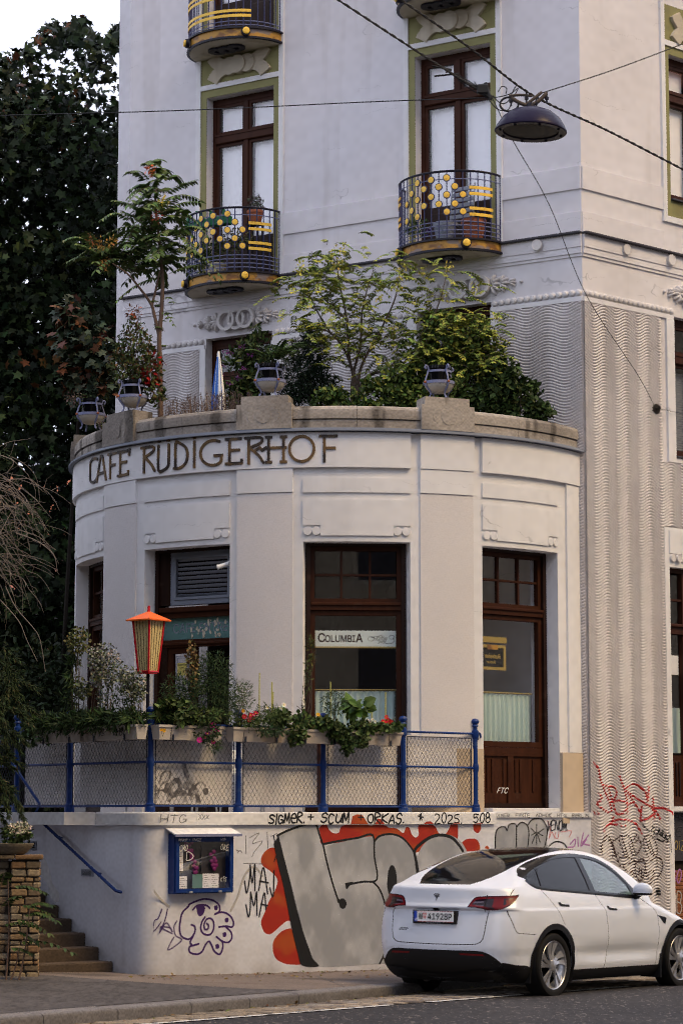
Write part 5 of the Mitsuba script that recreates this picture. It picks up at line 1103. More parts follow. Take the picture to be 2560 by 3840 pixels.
for k, (a0, a1, b0, b1, mat, o) in enumerate(((u0 + .06, u0 + .20, z0 + .26, z1 - .15, 'm_paper', .12), (u0 + .06, u0 + .21, z0 + .06, z0 + .20, 'm_paper', .18), (u0 + .30, u0 + .45, z0 + .06, z0 + .22, 'm_teal', .17), (u0 + .45, u0 + .57, z0 + .06, z0 + .225, 'm_paper', .175), (u0 + .57, u0 + .69, z0 + .06, z0 + .222, 'm_paper', .176))):
    case('sheet', bx(a0, a1, o, o + .003, b0, b1), mat)
    if mat == 'm_paper':
        case('print', cat([bx(a0 + .015, a1 - .02 - .02 * (j % 3), o + .0035, o + .0045, z, z + .005) for j, z in enumerate(np.arange(b0 + .02, b1 - .02, .024))]), 'm_grey')
rng = R_(33)
fl = MB()
for cx, cz in ((u0 + .30, z0 + .42), (u0 + .34, z0 + .30), (u0 + .26, z0 + .52), (u0 + .63, z0 + .40), (u0 + .66, z0 + .30)):
    for _ in range(7):
        m = trimesh.creation.icosphere(subdivisions=1); m.apply_scale([.030, .012, .026]); m.apply_translation([cx + rng.normal(0, .03), .15 + rng.normal(0, .01), cz + rng.normal(0, .04)])
        fl.mesh(m)
bsdf('m_orchid', (0.16, 0.015, 0.12), 0.6, 0.3)
case('orchid', fl.get(), 'm_orchid', True, label='purple orchid blossoms inside the case')
case('divider', bx(u0 + .46, u0 + .475, .12, .14, z0 + .25, z1 - .1), 'm_slate')
wl_ = [scrawl('MAKe - TVOZ', u0 + .04, z1 - .085, .33, .026, .005, seed=21, slant=.3), scrawl('HTG', u1 - .2, z1 - .08, .07, .022, .004, seed=22)]
case('scratched_tag', ext(shapely.union_all(wl_), .2352, .2366), 'm_white')
wl_ = [scrawl('OKE', u1 - .2, z1 - .19, .12, .06, .005, seed=23, slant=.3), scrawl('CMO', u0 + .06, z1 - .20, .12, .07, .006, seed=24, slant=.2), scrawl('D', u0 + .17, z1 - .30, .10, .10, .008, seed=25), scrawl('KTS', u1 - .19, z0 + .13, .08, .05, .004, seed=26)]
case('scratched_tag', ext(shapely.union_all(wl_), .2235, .2245), 'm_white')
# ---------------------------------------------------------------- road, kerb, pavement
def gridsheet(xs, ys, fz):
    X, Y = np.meshgrid(xs, ys)
    n, m = X.shape
    i, j = np.meshgrid(np.arange(n - 1), np.arange(m - 1), indexing='ij')
    q = np.stack([i * m + j, i * m + j + 1, (i + 1) * m + j + 1, (i + 1) * m + j], -1).reshape(-1, 4)
    return MB().put(np.stack([X.ravel(), Y.ravel(), fz(X, Y).ravel()], 1), q).get()
xs = np.concatenate([[-400, -150, -60, -25], np.arange(-14, 14.1, .4), [25, 60, 150, 400]])
ys = np.concatenate([[-400, -150, -60, -20, -5, 5], np.arange(10, 46, .4), [60, 100, 200, 400]])
add('road', gridsheet(xs, ys, ground), 'm_asphalt', True, kind='structure', label='dark speckled asphalt road in front of the house')
kin = KLINE.offset_curve(.26)
def flat(poly, edge, fz):
    m = sheet(poly, edge)
    v = np.array(m.vertices)
    v[:, 2] = fz(v[:, 0], v[:, 1])
    return trimesh.Trimesh(v, m.faces, process=False)
kc = np.array(kin.coords)
side = Polygon([tuple(p) for p in kc] + [(16, 70), (-40, 70), (-40, 8.5)])
inner_ = side.intersection(sbox(-9, 16, 9, 34))
add('pavement', flat(inner_, .5, pavez), 'm_pave', True, kind='structure', label='pale worn concrete pavement between the kerb and the house')
add('garden_ground', flat(side.difference(sbox(-9, 16, 9, 34)), 6.0, lambda x, y: pavez(x, y) - .02), 'm_garden', True, kind='structure', label='dark garden soil under the trees')
seam = [(-9, 29.5), (-3.6, 27.25), (-3.2, 27.05), (-2.07, 26.25), (-.93, 25.7), (-.2, 25.75)]
pt = Polygon(seam + [(0.3, 25.0), (-2, 15), (-9, 8)]).intersection(side).intersection(sbox(-8.5, 16.5, 9, 33))
add('pavement_patch', flat(pt, .3, lambda x, y: pavez(x, y) + .005), 'm_patch', True, kind='structure', label='darker asphalt patch in the pavement at lower left')
jl = [LineString([(-2.1, 27.2), (0.3, 26.9)]).buffer(.006), LineString([(-1.2, 27.9), (.9, 28.5)]).buffer(.006), LineString([(.1, 26.2), (-.3, 28.6)]).buffer(.005)]
add('pavement_joint', flat(shapely.union_all(jl).intersection(side), .2, lambda x, y: pavez(x, y) + .004), 'm_grey', True, kind='structure')
# kerb stones
kb = numbered('kerb')
labels[kb] = {'label': 'low granite kerb running along the pavement edge', 'kind': 'structure'}
L0 = KLINE.length
t = 5.0
rng = R_(8)
while t < L0 - 14:
    ln = rng.uniform(.95, 1.25)
    o = np.array([KLINE.interpolate(q).coords[0] for q in np.linspace(t + .006, t + ln - .006, 4)])
    d = np.gradient(o, axis=0); d /= np.linalg.norm(d, axis=1, keepdims=True)
    nl = np.stack([-d[:, 1], d[:, 0]], 1)
    if nl[0] @ ht[:2] < 0:
        nl = -nl
    jz = rng.uniform(-.004, .004)
    g = ground(o[:, 0], o[:, 1])
    prof = [(.008, -.15), (.0, .085), (.012, .112), (.03, .124), (.265, .127), (.265, -.15)]
    v = [[*(o[i] + nl[i] * w), g[i] + z + jz] for i in range(4) for w, z in prof]
    k = 6
    f = [[i * k + j, i * k + (j + 1) % k, (i + 1) * k + (j + 1) % k, (i + 1) * k + j] for i in range(3) for j in range(k)]
    b = MB().put(v, f)
    for e in (0, 18):
        b.put(v, [[e, e + q, e + q + 1] for q in range(1, 5)])
    add('stone', b.get(), 'm_kerb', 30, kb)
    t += ln
# stone setts in the gutter
gs = numbered('gutter_setts')
labels[gs] = {'label': 'strip of worn brown stone setts between the kerb and the asphalt', 'kind': 'structure'}
kp = Polygon([tuple(p) for p in KERB] + [tuple((S0 + hs * 30)[:2]), tuple((S0 - hs * 22)[:2])]).buffer(0).buffer(-.02)
add('bed', flat(kp.intersection(sbox(-8, 14, 8, 36)), .4, lambda x, y: ground(x, y) + .004), 'm_mortar', True, gs)
rng = R_(12)
cells, far_cells = [], []
row = 0
for sv in np.arange(-9.0, 9.5, .135):
    tt = .03 + (row % 2) * .09
    row += 1
    while tt < 2.3:
        w = rng.uniform(.15, .24)
        c = S0 + hs * (sv + .06) + ht * (tt + w / 2)
        if kp.contains(Point(c[0], c[1])):
            (cells if -3.75 < sv < 1.0 else far_cells).append((sv, tt, w))
        tt += w + .012
def sett(sv, tt, w):
    m = cbx(sv + rng.uniform(.0, .008), sv + .122, tt, tt + w, -.04, .012 + rng.uniform(-.007, .009), .014)
    v = np.array(m.vertices)
    P = S0 + np.outer(v[:, 0], hs) + np.outer(v[:, 1], ht)
    P[:, 2] = ground(P[:, 0], P[:, 1]) + v[:, 2]
    return trimesh.Trimesh(P, m.faces, process=False)
cells.sort(key=lambda q: abs(q[0] + 1.6))
for q in cells[:296]:
    add('sett', sett(*q), STONES[rng.integers(5)], parent=gs)
rest = cells[296:] + far_cells
add('more_setts', cat([sett(*q) for q in rest]), STONES[0], parent=gs, kind='stuff')
for a, c in ((-7.0, -2.5), (-1.85, 0.03), (.68, 2.35), (3.3, 8.0)):
    n = 20
    s_ = np.linspace(a, c, n)
    P = np.vstack([S0 + np.outer(s_, hs) + ht * w for w in (-.045, .035)])
    P[:, 2] = ground(P[:, 0], P[:, 1]) + .02
    P2 = P.copy()
    P[:, 2] -= .012
    add('road_line', MB().put(P, [[i, i + 1, n + i + 1, n + i] for i in range(n - 1)]).get(), 'm_roadpaint', True, kind='structure', label='worn white parking line along the gutter')
# ---------------------------------------------------------------- the parked car (x forward from the rear axle, y left, z up)
CX = np.array([1.60, 27.42, 0.0])
CX[2] = float(ground(*(CX[:2] + ht[:2] * .2))) + .0
cp_, sp_ = math.cos(.019), math.sin(.019)
c_f, c_l = np.array([hs[0] * cp_, hs[1] * cp_, -sp_]), ht
c_u = np.cross(c_f, c_l)
CARM = np.stack([c_f, c_l, c_u], 1)
def car_world(v):
    return CX + np.asarray(v) @ CARM.T
def pch(a):
    a = np.array(a, float)
    return PchipInterpolator(a[:, 0], a[:, 1])
XR = pch([(.15, -.70), (.24, -.86), (.36, -.955), (.46, -.985), (.56, -.995), (.70, -.985), (.85, -.962), (.950, -.940), (.968, -.962), (.985, -.972), (1.03, -.952), (1.10, -.938), (1.16, -.936), (1.195, -.925), (1.215, -.890), (1.235, -.80), (1.30, -.62), (1.38, -.40), (1.45, -.19), (1.52, .06), (1.57, .30), (1.60, .52), (1.62, .72), (1.635, .90), (1.65, 1.08)])
XF = pch([(.15, 3.55), (.3, 3.70), (.5, 3.76), (.65, 3.73), (.75, 3.62), (.84, 3.40), (.91, 3.12), (.97, 2.86), (1.02, 2.64), (1.07, 2.56), (1.2, 2.42), (1.35, 2.17), (1.44, 1.98), (1.5, 1.83), (1.57, 1.61), (1.60, 1.46), (1.62, 1.35), (1.635, 1.24), (1.65, 1.10)])
WZ = pch([(.15, .80), (.22, .87), (.30, .905), (.36, .92), (.46, .925), (.56, .945), (.70, .955), (.82, .955), (.95, .948), (.985, .935), (1.04, .922), (1.10, .905), (1.16, .880), (1.24, .840), (1.33, .790), (1.42, .735), (1.50, .685), (1.56, .64), (1.60, .585), (1.62, .52), (1.635, .40), (1.645, .22), (1.65, .05)])
RHO = pch([(.15, .36), (.6, .40), (.95, .40), (1.15, .44), (1.25, .40), (1.35, .36), (1.5, .36), (1.57, .32), (1.6, .28), (1.62, .2), (1.635, .12), (1.65, .008)])
def RFF(z, xr, xf):
    return np.minimum(np.interp(z, [.9, 1.1, 1.3, 1.65], [.75, .45, .34, .25]), (xf - xr) * .45)
def carw(x, z):
    "half width of the body side at station x, height z, corners included"
    x, z = np.broadcast_arrays(np.asarray(x, float), np.asarray(z, float))
    hi = np.clip((z - .95) / .35, 0, 1)
    a = .045 + .065 * hi
    tr = 1 - a * np.clip((.75 - x) / 1.75, 0, 1.2) ** 2 - (.10 + .02 * hi) * np.clip((x - 2.0) / 1.75, 0, 1.1) ** 2
    # haunch over the rear wheel and a scoop low in the doors
    sc = -.018 * np.exp(-((z - .46) / .10) ** 2) * np.clip((x - .45) / .4, 0, 1) * np.clip((2.4 - x) / .4, 0, 1)
    w = WZ(z) * tr + sc
    r = RHO(z)
    xr, xf = XR(z), XF(z)
    e = np.clip((xr + r - x) / r, 0, 1)
    n = 2.5
    w = w * (1 - e ** n) ** (1 / n)
    rf = RFF(z, xr, xf)
    e = np.clip((x - xf + rf) / rf, 0, 1)
    return w * (1 - e ** 2.4) ** (1 / 2.4)
def carx(y, z):
    "x of the rear surface at height z and offset y (bisection through the corner curve)"
    y, z = np.broadcast_arrays(np.abs(np.asarray(y, float)), np.asarray(z, float))
    lo, hi = XR(z), XR(z) + RHO(z) * .999
    for _ in range(40):
        m = (lo + hi) / 2
        big = carw(m, z) > y
        hi, lo = np.where(big, m, hi), np.where(big, lo, m)
    return (lo + hi) / 2
# body grid: rings of constant height
zz = np.unique(np.round(np.concatenate([np.arange(.17, .95, .0155), np.arange(.95, 1.0, .006), np.arange(1.0, 1.60, .011), np.linspace(1.60, 1.6495, 16)]), 4))
NA, NM, NF = 26, 200, 16
def halfring(z):
    xr, xf, r = float(XR(z)), float(XF(z)), float(RHO(z))
    rf = float(RFF(z, xr, xf))
    a = (np.linspace(0, 1, NA) ** 1.6) * PI / 2
    x0 = xr + r * (1 - np.cos(a))
    xm = np.linspace(xr + r, xf - rf, NM)[1:-1]
    bq = (np.linspace(1, 0, NF) ** 1.5) * PI / 2
    x2 = xf - rf + rf * np.cos(bq)
    return np.concatenate([x0, xm, x2])
rings = []
for z in zz:
    x = halfring(z)
    y = carw(x, z)
    y[0] = y[-1] = 0
    rings.append(np.stack([np.concatenate([x, x[-2:0:-1]]), np.concatenate([-y, y[-2:0:-1]]), np.full(2 * len(x) - 2, z)], 1))
rings = np.array(rings)
nz, nr = rings.shape[:2]
V = rings.reshape(-1, 3)
i, j = np.meshgrid(np.arange(nz - 1), np.arange(nr), indexing='ij')
Q = np.stack([i * nr + j, i * nr + (j + 1) % nr, (i + 1) * nr + (j + 1) % nr, (i + 1) * nr + j], -1).reshape(-1, 4)
cen = V[Q].mean(1)
SIDE = Polygon(smoothline([(-.345, 1.275), (-.27, 1.228), (-.12, 1.197), (.4, 1.165), (.929, 1.138), (1.4, 1.110), (1.806, 1.087), (1.93, 1.082)], 5).tolist() + smoothline([(1.87, 1.155), (1.735, 1.29), (1.575, 1.42), (1.325, 1.521), (.99, 1.563), (.70, 1.565), (.353, 1.535), (.043, 1.470), (-.21, 1.392), (-.355, 1.322)], 5).tolist()).buffer(.012).buffer(-.012)
def hatch_edge(z):                                   # half width of the rear glass at height z
    return np.interp(z, [1.235, 1.273, 1.313, 1.364, 1.449, 1.531, 1.58, 1.62], [.33, .40, .45, .485, .51, .525, .52, .50])
cs = shapely.points(cen[:, 0], cen[:, 2])
in_side = shapely.contains(SIDE.buffer(-.004), cs) & (np.abs(cen[:, 1]) > .45)
in_rear = (cen[:, 2] > 1.243) & (cen[:, 2] < 1.612) & (cen[:, 0] < .80) & (np.abs(cen[:, 1]) < hatch_edge(cen[:, 2]) - .012) & (cen[:, 0] < carx(np.minimum(np.abs(cen[:, 1]), .56), np.clip(cen[:, 2], 1.2, 1.62)) + .08)
in_front = (cen[:, 2] > 1.08) & (cen[:, 2] < 1.60) & (cen[:, 0] > 1.3) & (np.abs(cen[:, 1]) < np.interp(cen[:, 2], [1.08, 1.35, 1.6], [.72, .63, .47]))
arch = (((cen[:, 0]) ** 2 + (cen[:, 2] - .36) ** 2 < .395 ** 2) | ((cen[:, 0] - 2.89) ** 2 + (cen[:, 2] - .36) ** 2 < .395 ** 2)) & (np.abs(cen[:, 1]) > .5)
low_w = cen[:, 2] < .20
body = ~(in_side | in_rear | in_front | arch | low_w)
car = thing('white_car', 'white crossover car with dark tinted rear windows parked at the kerb', 'car')
def cadd(base, m, mat, sm=40, parent=None, **k):
    return add(base, trimesh.Trimesh(car_world(m.vertices), m.faces, process=False), mat, sm, parent or car, **k)
def sub(mask):
    f = Q[mask][:, ::-1]
    f = np.vstack([f[:, [0, 1, 2]], f[:, [0, 2, 3]]])
    u, inv = np.unique(f, return_inverse=True)
    return trimesh.Trimesh(V[u], inv.reshape(f.shape), process=False)
cadd('body', sub(body), 'm_carpaint', 22)
topc = trimesh.Trimesh(np.vstack([rings[-1], [[rings[-1][:, 0].mean(), 0, 1.6505]]]), [[k, (k + 1) % nr, nr] for k in range(nr)], process=False)
cadd('roof_cap', topc, 'm_gloss_black', True)
# dark lining inside
inn = V.copy()
c0 = np.array([1.2, 0, .9])
inn = c0 + (inn - c0) * [.975, .955, .965]
f = Q[body & (cen[:, 2] > .25)]
f = np.vstack([f[:, [0, 1, 2]], f[:, [0, 2, 3]]])
u, inv = np.unique(f, return_inverse=True)
cadd('lining', trimesh.Trimesh(inn[u], inv.reshape(f.shape), process=False), 'm_interior', False)
cadd('underbody', cat([bx(-.75, 3.5, -.62, .62, .19, .24), bx(-.70, 3.45, -.60, .60, .30, .62)]), 'm_trim', False)
def side_patch(g, s, off, edge=.05):
    m = sheet(g, edge)
    v = np.array(m.vertices)
    y = carw(v[:, 0], v[:, 1]) + off
    return trimesh.Trimesh(np.stack([v[:, 0], s * y, v[:, 1]], 1), m.faces if s < 0 else np.array(m.faces)[:, ::-1], process=False)
def rear_patch(g, off, edge=.05):
    "g in (y, z)"
    m = sheet(g, edge)
    v = np.array(m.vertices)
    return trimesh.Trimesh(np.stack([carx(v[:, 0], v[:, 1]) - off, v[:, 0], v[:, 1]], 1), np.array(m.faces), process=False)
BPIL = Polygon([(.80, 1.58), (.95, 1.58), (.985, 1.10), (.80, 1.10)])
for s, nm in ((-1, 'right'), (1, 'left')):
    ringp = SIDE.buffer(.016).difference(SIDE.buffer(-.024)).union(SIDE.intersection(Polygon([(.90, 1.6), (.985, 1.6), (.975, 1.1), (.86, 1.1)]))).union(SIDE.intersection(Polygon([(-.01, 1.6), (.02, 1.6), (-.10, 1.15), (-.13, 1.15)]))).union(SIDE.intersection(Polygon([(1.745, 1.35), (2.0, 1.35), (2.0, 1.0), (1.80, 1.0)])))
    cadd('window_trim', side_patch(ringp, s, .004), 'm_gloss_black', 30)
    fr_ = SIDE.intersection(rect(.95, 1.84, 1, 1.7))
    re_ = SIDE.intersection(rect(-.7, .92, 1, 1.7))
    cadd('front_side_window', side_patch(fr_, s, -.006), 'm_glass_tint', True)
    cadd('rear_side_window', side_patch(re_, s, -.006), 'm_glass_dark', True)
    cadd('belt_strip', side_patch(Polygon(smoothline([(-.30, 1.232), (-.12, 1.184), (.4, 1.152), (.929, 1.123), (1.806, 1.072), (1.93, 1.066)], 4).tolist() + smoothline([(1.93, 1.086), (1.806, 1.091), (.929, 1.142), (.4, 1.170), (-.12, 1.203), (-.30, 1.250)], 4).tolist()).buffer(0), s, .009), 'm_trim', 30)
    # door gaps
    gaps = [[(-.14, 1.19), (-.12, 1.15), (.0, 1.04), (.10, .93), (.20, .80)], [(.935, 1.13), (1.03, 1.02), (1.105, .93), (1.15, .72), (1.18, .49), (1.165, .40), (1.115, .285)], [(1.95, 1.07), (2.22, .95), (2.32, .83), (2.345, .6), (2.335, .4), (2.315, .265)], [(-.775, .955), (-.755, .84), (-.72, .735), (-.66, .715), (-.42, .70), (-.385, .698)]]
    gg = shapely.union_all([LineString(smoothline(p)).buffer(.0035) for p in gaps])
    cadd('door_gap', side_patch(gg, s, .0015, .03), 'm_trim', 30)
    for x0, z0 in ((.115, 1.045), (1.145, .992)):
        hnd = Polygon([(x0, z0), (x0 + .045, z0 - .004), (x0 + .06, z0 - .022), (x0 + .215, z0 - .032), (x0 + .212, z0 - .054), (x0 + .04, z0 - .045), (x0 + .008, z0 - .02)])
        cadd('door_handle', side_patch(hnd, s, .006, .03), 'm_trim', 30)
    rep = Polygon([(2.28, .875), (2.33, .868), (2.50, .845), (2.525, .83), (2.50, .765), (2.46, .775), (2.36, .845)])
    cadd('side_repeater', side_patch(rep, s, .004, .03), 'm_gloss_black', 30)
    # dark arch trims, sill and rear corner
    for ax in (0.0, 2.89):
        o = Point(ax, .36).buffer(.452, quad_segs=32).difference(Point(ax, .36).buffer(.388, quad_segs=32)).intersection(rect(ax - .6, ax + .6, .20, 1.0))
        cadd('arch_trim', side_patch(o, s, .010, .03), 'm_trim', 30)
        w = MB()
        a = np.linspace(-.5, PI + .5, 30)
        v = np.vstack([np.stack([ax + .405 * np.cos(a), np.full(30, s * yy), .36 + .405 * np.sin(a)], 1) for yy in (.55, .945)])
        w.put(v, [[k, k + 1, 30 + k + 1, 30 + k] for k in range(29)])
        cadd('wheel_housing', w.get(), 'm_trim', True)
        cadd('wheel_housing', bx(ax - .40, ax + .40, *sorted((s * .50, s * .55)), .25, .78), 'm_trim', False)
    cadd('sill_trim', side_patch(rect(.40, 2.47, .17, .292), s, .012), 'm_trim', 30)
    cadd('bumper_corner', side_patch(Polygon([(-.84, .175), (-.44, .175), (-.44, .335), (-.52, .365), (-.70, .375), (-.82, .40)]), s, .010, .03), 'm_trim', 30)
    # mirror
    m = trimesh.creation.icosphere(subdivisions=3)
    v = np.array(m.vertices)
    v[:, 0] = np.where(v[:, 0] < 0, v[:, 0] * .45, v[:, 0])
    v = v * [.10, .125, .088] + [1.80, s * 1.035, 1.165]
    lowm = v[:, 2] < 1.118
    v[lowm, 2] = 1.118 + (v[lowm, 2] - 1.118) * .35
    cadd('mirror', trimesh.Trimesh(v, m.faces, process=False), 'm_carpaint', True)
    v2 = v.copy(); v2[:, 2] = 1.113 + (v2[:, 2] - 1.118) * .28; v2[:, :2] = (v2[:, :2] - [1.80, s * 1.035]) * 1.015 + [1.80, s * 1.035]
    cadd('mirror_base', cat([trimesh.Trimesh(v2, m.faces, process=False), tube([(1.84, s * .88, 1.07), (1.83, s * .99, 1.12)], .03, 8)]), 'm_trim', True)
    # tail lamp wrapped round the corner: (psi, z)
    def wrap(poly, off):
        m = sheet(poly, .03)
        v = np.array(m.vertices)
        z, q = v[:, 1], v[:, 0]
        rear_y = np.clip(q, 0, .64)
        x = carx(np.minimum(q, .66), z)
        xs_ = np.where(q > .66, carx(.66 + 0 * z, z) + (q - .66), x)
        y = np.where(q > .66, carw(xs_, z), q)
        nx = np.where(q > .66, -.35 * np.exp(-(q - .66) * 6), -1.0) ; ny = np.where(q > .66, .95, .25)
        return trimesh.Trimesh(np.stack([xs_ + off * nx, s * (y + off * ny), z], 1), m.faces if s > 0 else np.array(m.faces)[:, ::-1], process=False)
    lamp = Polygon(smoothline([(.407, .99), (.435, 1.045), (.48, 1.095), (.56, 1.109), (.688, 1.116), (.80, 1.122), (.885, 1.130)], 4).tolist() + smoothline([(.84, 1.08), (.78, 1.02), (.73, .982), (.68, .963), (.622, .962), (.58, .975), (.50, .987)], 4).tolist()).buffer(0)
    cadd('tail_lamp', wrap(lamp, .007), 'm_lamp_dark', 30)
    red = lamp.buffer(-.008).difference(lamp.buffer(-.030))
    cadd('tail_lamp_glow', wrap(red.intersection(rect(.3, .87, .9, 1.2)), .0085), 'm_lamp_red', 30)
    cadd('tail_lamp_glow', wrap(rect(.665, .725, .97, 1.085).intersection(lamp), .0085), 'm_lamp_red', 30)
    cadd('tail_lamp_glow', wrap(Polygon([(.745, 1.03), (.815, 1.06), (.83, 1.09), (.74, 1.075)]).intersection(lamp), .0085), 'm_lamp_red', 30)
    cadd('reversing_lamp', wrap(Polygon([(.46, 1.032), (.58, 1.04), (.58, 1.058), (.47, 1.052)]), .0085), 'm_lamp_clear', 30)
    cadd('reversing_lamp', wrap(Polygon([(.50, 1.0), (.59, .995), (.59, 1.012), (.49, 1.014)]), .0085), 'm_lamp_clear', 30)
    cadd('lamp_gap', wrap(LineString([(.60, .95), (.605, 1.12)]).buffer(.004), .0095), 'm_trim', 30)
# glass of hatch, roof and windscreen
zq = np.concatenate([[1.236], np.arange(1.245, 1.61, .012), [1.617]])
yq = np.linspace(-1, 1, 25)
Y = yq[None] * hatch_edge(zq)[:, None]
Z = np.repeat(zq[:, None], 25, 1)
X = carx(Y, Z) - .002
k = np.arange(len(zq) - 1)[:, None] * 25 + np.arange(24)[None]
qf = np.stack([k, k + 1, k + 26, k + 25], -1).reshape(-1, 4)
cadd('rear_window', MB().put(np.stack([X, Y, Z], -1).reshape(-1, 3), qf).get(), 'm_glass_dark', True)
b = MB()
for side_ in (-1, 1):
    e = hatch_edge(zq)
    P0, P1 = [], []
    for w, o in ((e - .02, .004), (e + .010, .003)):
        P0.append(np.stack([carx(w, zq) - o, side_ * w, zq], 1))
    v = np.vstack(P0); n = len(zq)
    b.put(v, [[q, q + 1, n + q + 1, n + q] for q in range(n - 1)])
yy = np.linspace(-.34, .34, 31)
v = np.vstack([np.stack([carx(yy, 0 * yy + z) - .004, yy, 0 * yy + z], 1) for z in (1.231, 1.262)])
b.put(v, [[q, q + 1, 31 + q + 1, 31 + q] for q in range(30)])
v = np.vstack([np.stack([carx(yy * .95, 0 * yy + z) - .003, yy * .95, 0 * yy + z], 1) for z in (1.598, 1.6185)])
b.put(v, [[q, q + 1, 31 + q + 1, 31 + q] for q in range(30)])
cadd('rear_window_edge', b.get(), 'm_gloss_black', True)
roofm = (cen[:, 2] > 1.607) & (np.abs(cen[:, 1]) < .515) & (cen[:, 0] > .55) & (cen[:, 0] < 1.6)
m = sub(roofm); v = np.array(m.vertices); v[:, 2] += .004
cadd('roof_glass', trimesh.Trimesh(v, m.faces, process=False), 'm_gloss_black', True)
zw = np.linspace(1.07, 1.605, 16)
v = []
for z in zw:
    w = np.interp(z, [1.08, 1.35, 1.6], [.735, .645, .485])
    ys_ = np.linspace(-w, w, 15)
    xf = XF(z)
    lo, hi = np.full(15, xf - float(RFF(z, XR(z), xf)) * .99), np.full(15, float(xf))
    for _ in range(30):
        mm = (lo + hi) / 2
        big = carw(mm, z) > np.abs(ys_)
        lo, hi = np.where(big, mm, lo), np.where(big, hi, mm)
    v += [[lo[q], ys_[q], z] for q in range(15)]
k = np.arange(15)[:, None] * 15 + np.arange(14)[None]
cadd('windscreen', MB().put(v, np.stack([k, k + 1, k + 16, k + 15], -1).reshape(-1, 4)).get(), 'm_glass_tint', True)
# seats and dashboard
for y in (-.38, .38):
    cadd('seat', cat([cbx(.85, 1.35, y - .24, y + .24, .45, .60, .05), cbx(.72, .88, y - .23, y + .23, .55, 1.12, .05), cbx(.68, .78, y - .13, y + .13, 1.13, 1.32, .04)]), 'm_trim', False)
cadd('rear_bench', cat([cbx(-.10, .42, -.6, .6, .45, .60, .05), cbx(-.28, -.12, -.6, .6, .55, 1.06, .05)]), 'm_trim', False)
cadd('dashboard', cbx(1.85, 2.3, -.66, .66, .75, 1.03, .05), 'm_trim', False)
# tailgate outline, bumper, plate
tg = LineString(smoothline([(.635, .945), (.62, .80), (.60, .66), (.55, .605), (.45, .590), (0, .583), (-.45, .590), (-.55, .605), (-.60, .66), (-.62, .80), (-.635, .945)], 5)).buffer(.0045)
cadd('tailgate_gap', rear_patch(tg, .0015, .03), 'm_trim', 30)
cadd('tailgate_gap', side_patch(LineString(smoothline([(-.62, 1.19), (-.66, 1.16), (-.695, 1.125)])).buffer(.0035), -1, .0015, .03), 'm_trim', 30)
blk = Polygon(smoothline([(-.80, .36), (-.72, .45), (-.62, .508), (-.50, .522), (0, .520), (.50, .522), (.62, .508), (.72, .45), (.80, .36)], 5).tolist() + [(.80, .18), (-.80, .18)]).buffer(0)
cadd('rear_diffuser', rear_patch(blk.intersection(rect(-.79, .79, .175, .6)), .008, .04), 'm_trim', 25)
lip = Polygon(smoothline([(-.76, .315), (-.50, .310), (-.34, .285), (-.15, .262), (.15, .262), (.34, .285), (.50, .310), (.76, .315)], 4).tolist() + smoothline([(.76, .295), (.50, .290), (.34, .265), (.15, .240), (-.15, .240), (-.34, .265), (-.50, .290), (-.76, .295)], 4).tolist()).buffer(0)
cadd('diffuser_lip', rear_patch(lip, .03, .03), 'm_gloss_black', 30)
for s in (-1, 1):
    cadd('reflector', rear_patch(Polygon([(s * .33, .492), (s * .60, .488), (s * .62, .468), (s * .34, .474)]).buffer(0), .012, .03), 'm_lamp_red', 30)
xp = -.985
def plate_text(txt, y0, z, h, mat, key, bold=False, width=None, x=xp - .0165, parent=None, lab=None):
    t = meshkit.text_mesh(txt, h, .0012, bold)
    v = np.array(t.vertices)
    k = (width / v[:, 0].max()) if width else 1
    return cadd(key, trimesh.Trimesh(np.stack([x - v[:, 2], y0 - v[:, 0] * k, v[:, 1] + z], 1), t.faces, process=False), mat, False, parent, label=lab)
pl = cadd('plate', cbx(xp - .010, xp + .05, -.285, .285, .800, .945, .004), 'm_trim', False, label='licence plate in a black holder')
cadd('plate_face', bx(xp - .014, xp - .010, -.262, .262, .822, .938), 'm_plate', False, pl)
cadd('plate_band', bx(xp - .0155, xp - .0142, .222, .262, .822, .938), 'm_plate_blue', False, pl)
for z in (.824, .934):
    cadd('plate_rule', bx(xp - .0155, xp - .0142, -.258, .216, z - .0015, z + .0015), 'm_plate_red', False, pl)
plate_text('W', .205, .848, .066, 'm_gloss_black', 'lettering', True, .060, parent=pl)
plate_text('41928P', .085, .848, .066, 'm_gloss_black', 'lettering', True, .325, parent=pl)
plate_text('A', .252, .832, .026, 'm_plate', 'lettering', True, parent=pl)
plate_text('TESLA.COM', .10, .806, .012, 'm_zinc', 'lettering', False, .19, x=xp - .0105, parent=pl)
sh = Polygon([(.098, .918), (.142, .918), (.140, .870), (.120, .845), (.100, .870)])
m = ext(sh, 0, .0015); v = np.array(m.vertices)
cadd('plate_shield', trimesh.Trimesh(np.stack([xp - .0142 - v[:, 1], v[:, 0], v[:, 2]], 1), m.faces, process=False), 'm_plate_red', False, pl)
cadd('plate_shield', cat([bx(xp - .0172, xp - .0158, .116, .124, .85, .915), bx(xp - .0172, xp - .0158, .1, .14, .888, .896)]), 'm_plate', False, pl)
em = shapely.union_all([Polygon(smoothline([(-.042, 1.118), (-.02, 1.128), (.02, 1.128), (.042, 1.118)]).tolist() + smoothline([(.038, 1.112), (.02, 1.118), (-.02, 1.118), (-.038, 1.112)]).tolist()).buffer(0), Polygon([(-.036, 1.106), (-.012, 1.113), (0, 1.106), (.012, 1.113), (.036, 1.106), (.026, 1.092), (.012, 1.096), (.001, 1.048), (-.001, 1.048), (-.012, 1.096), (-.026, 1.092)])])

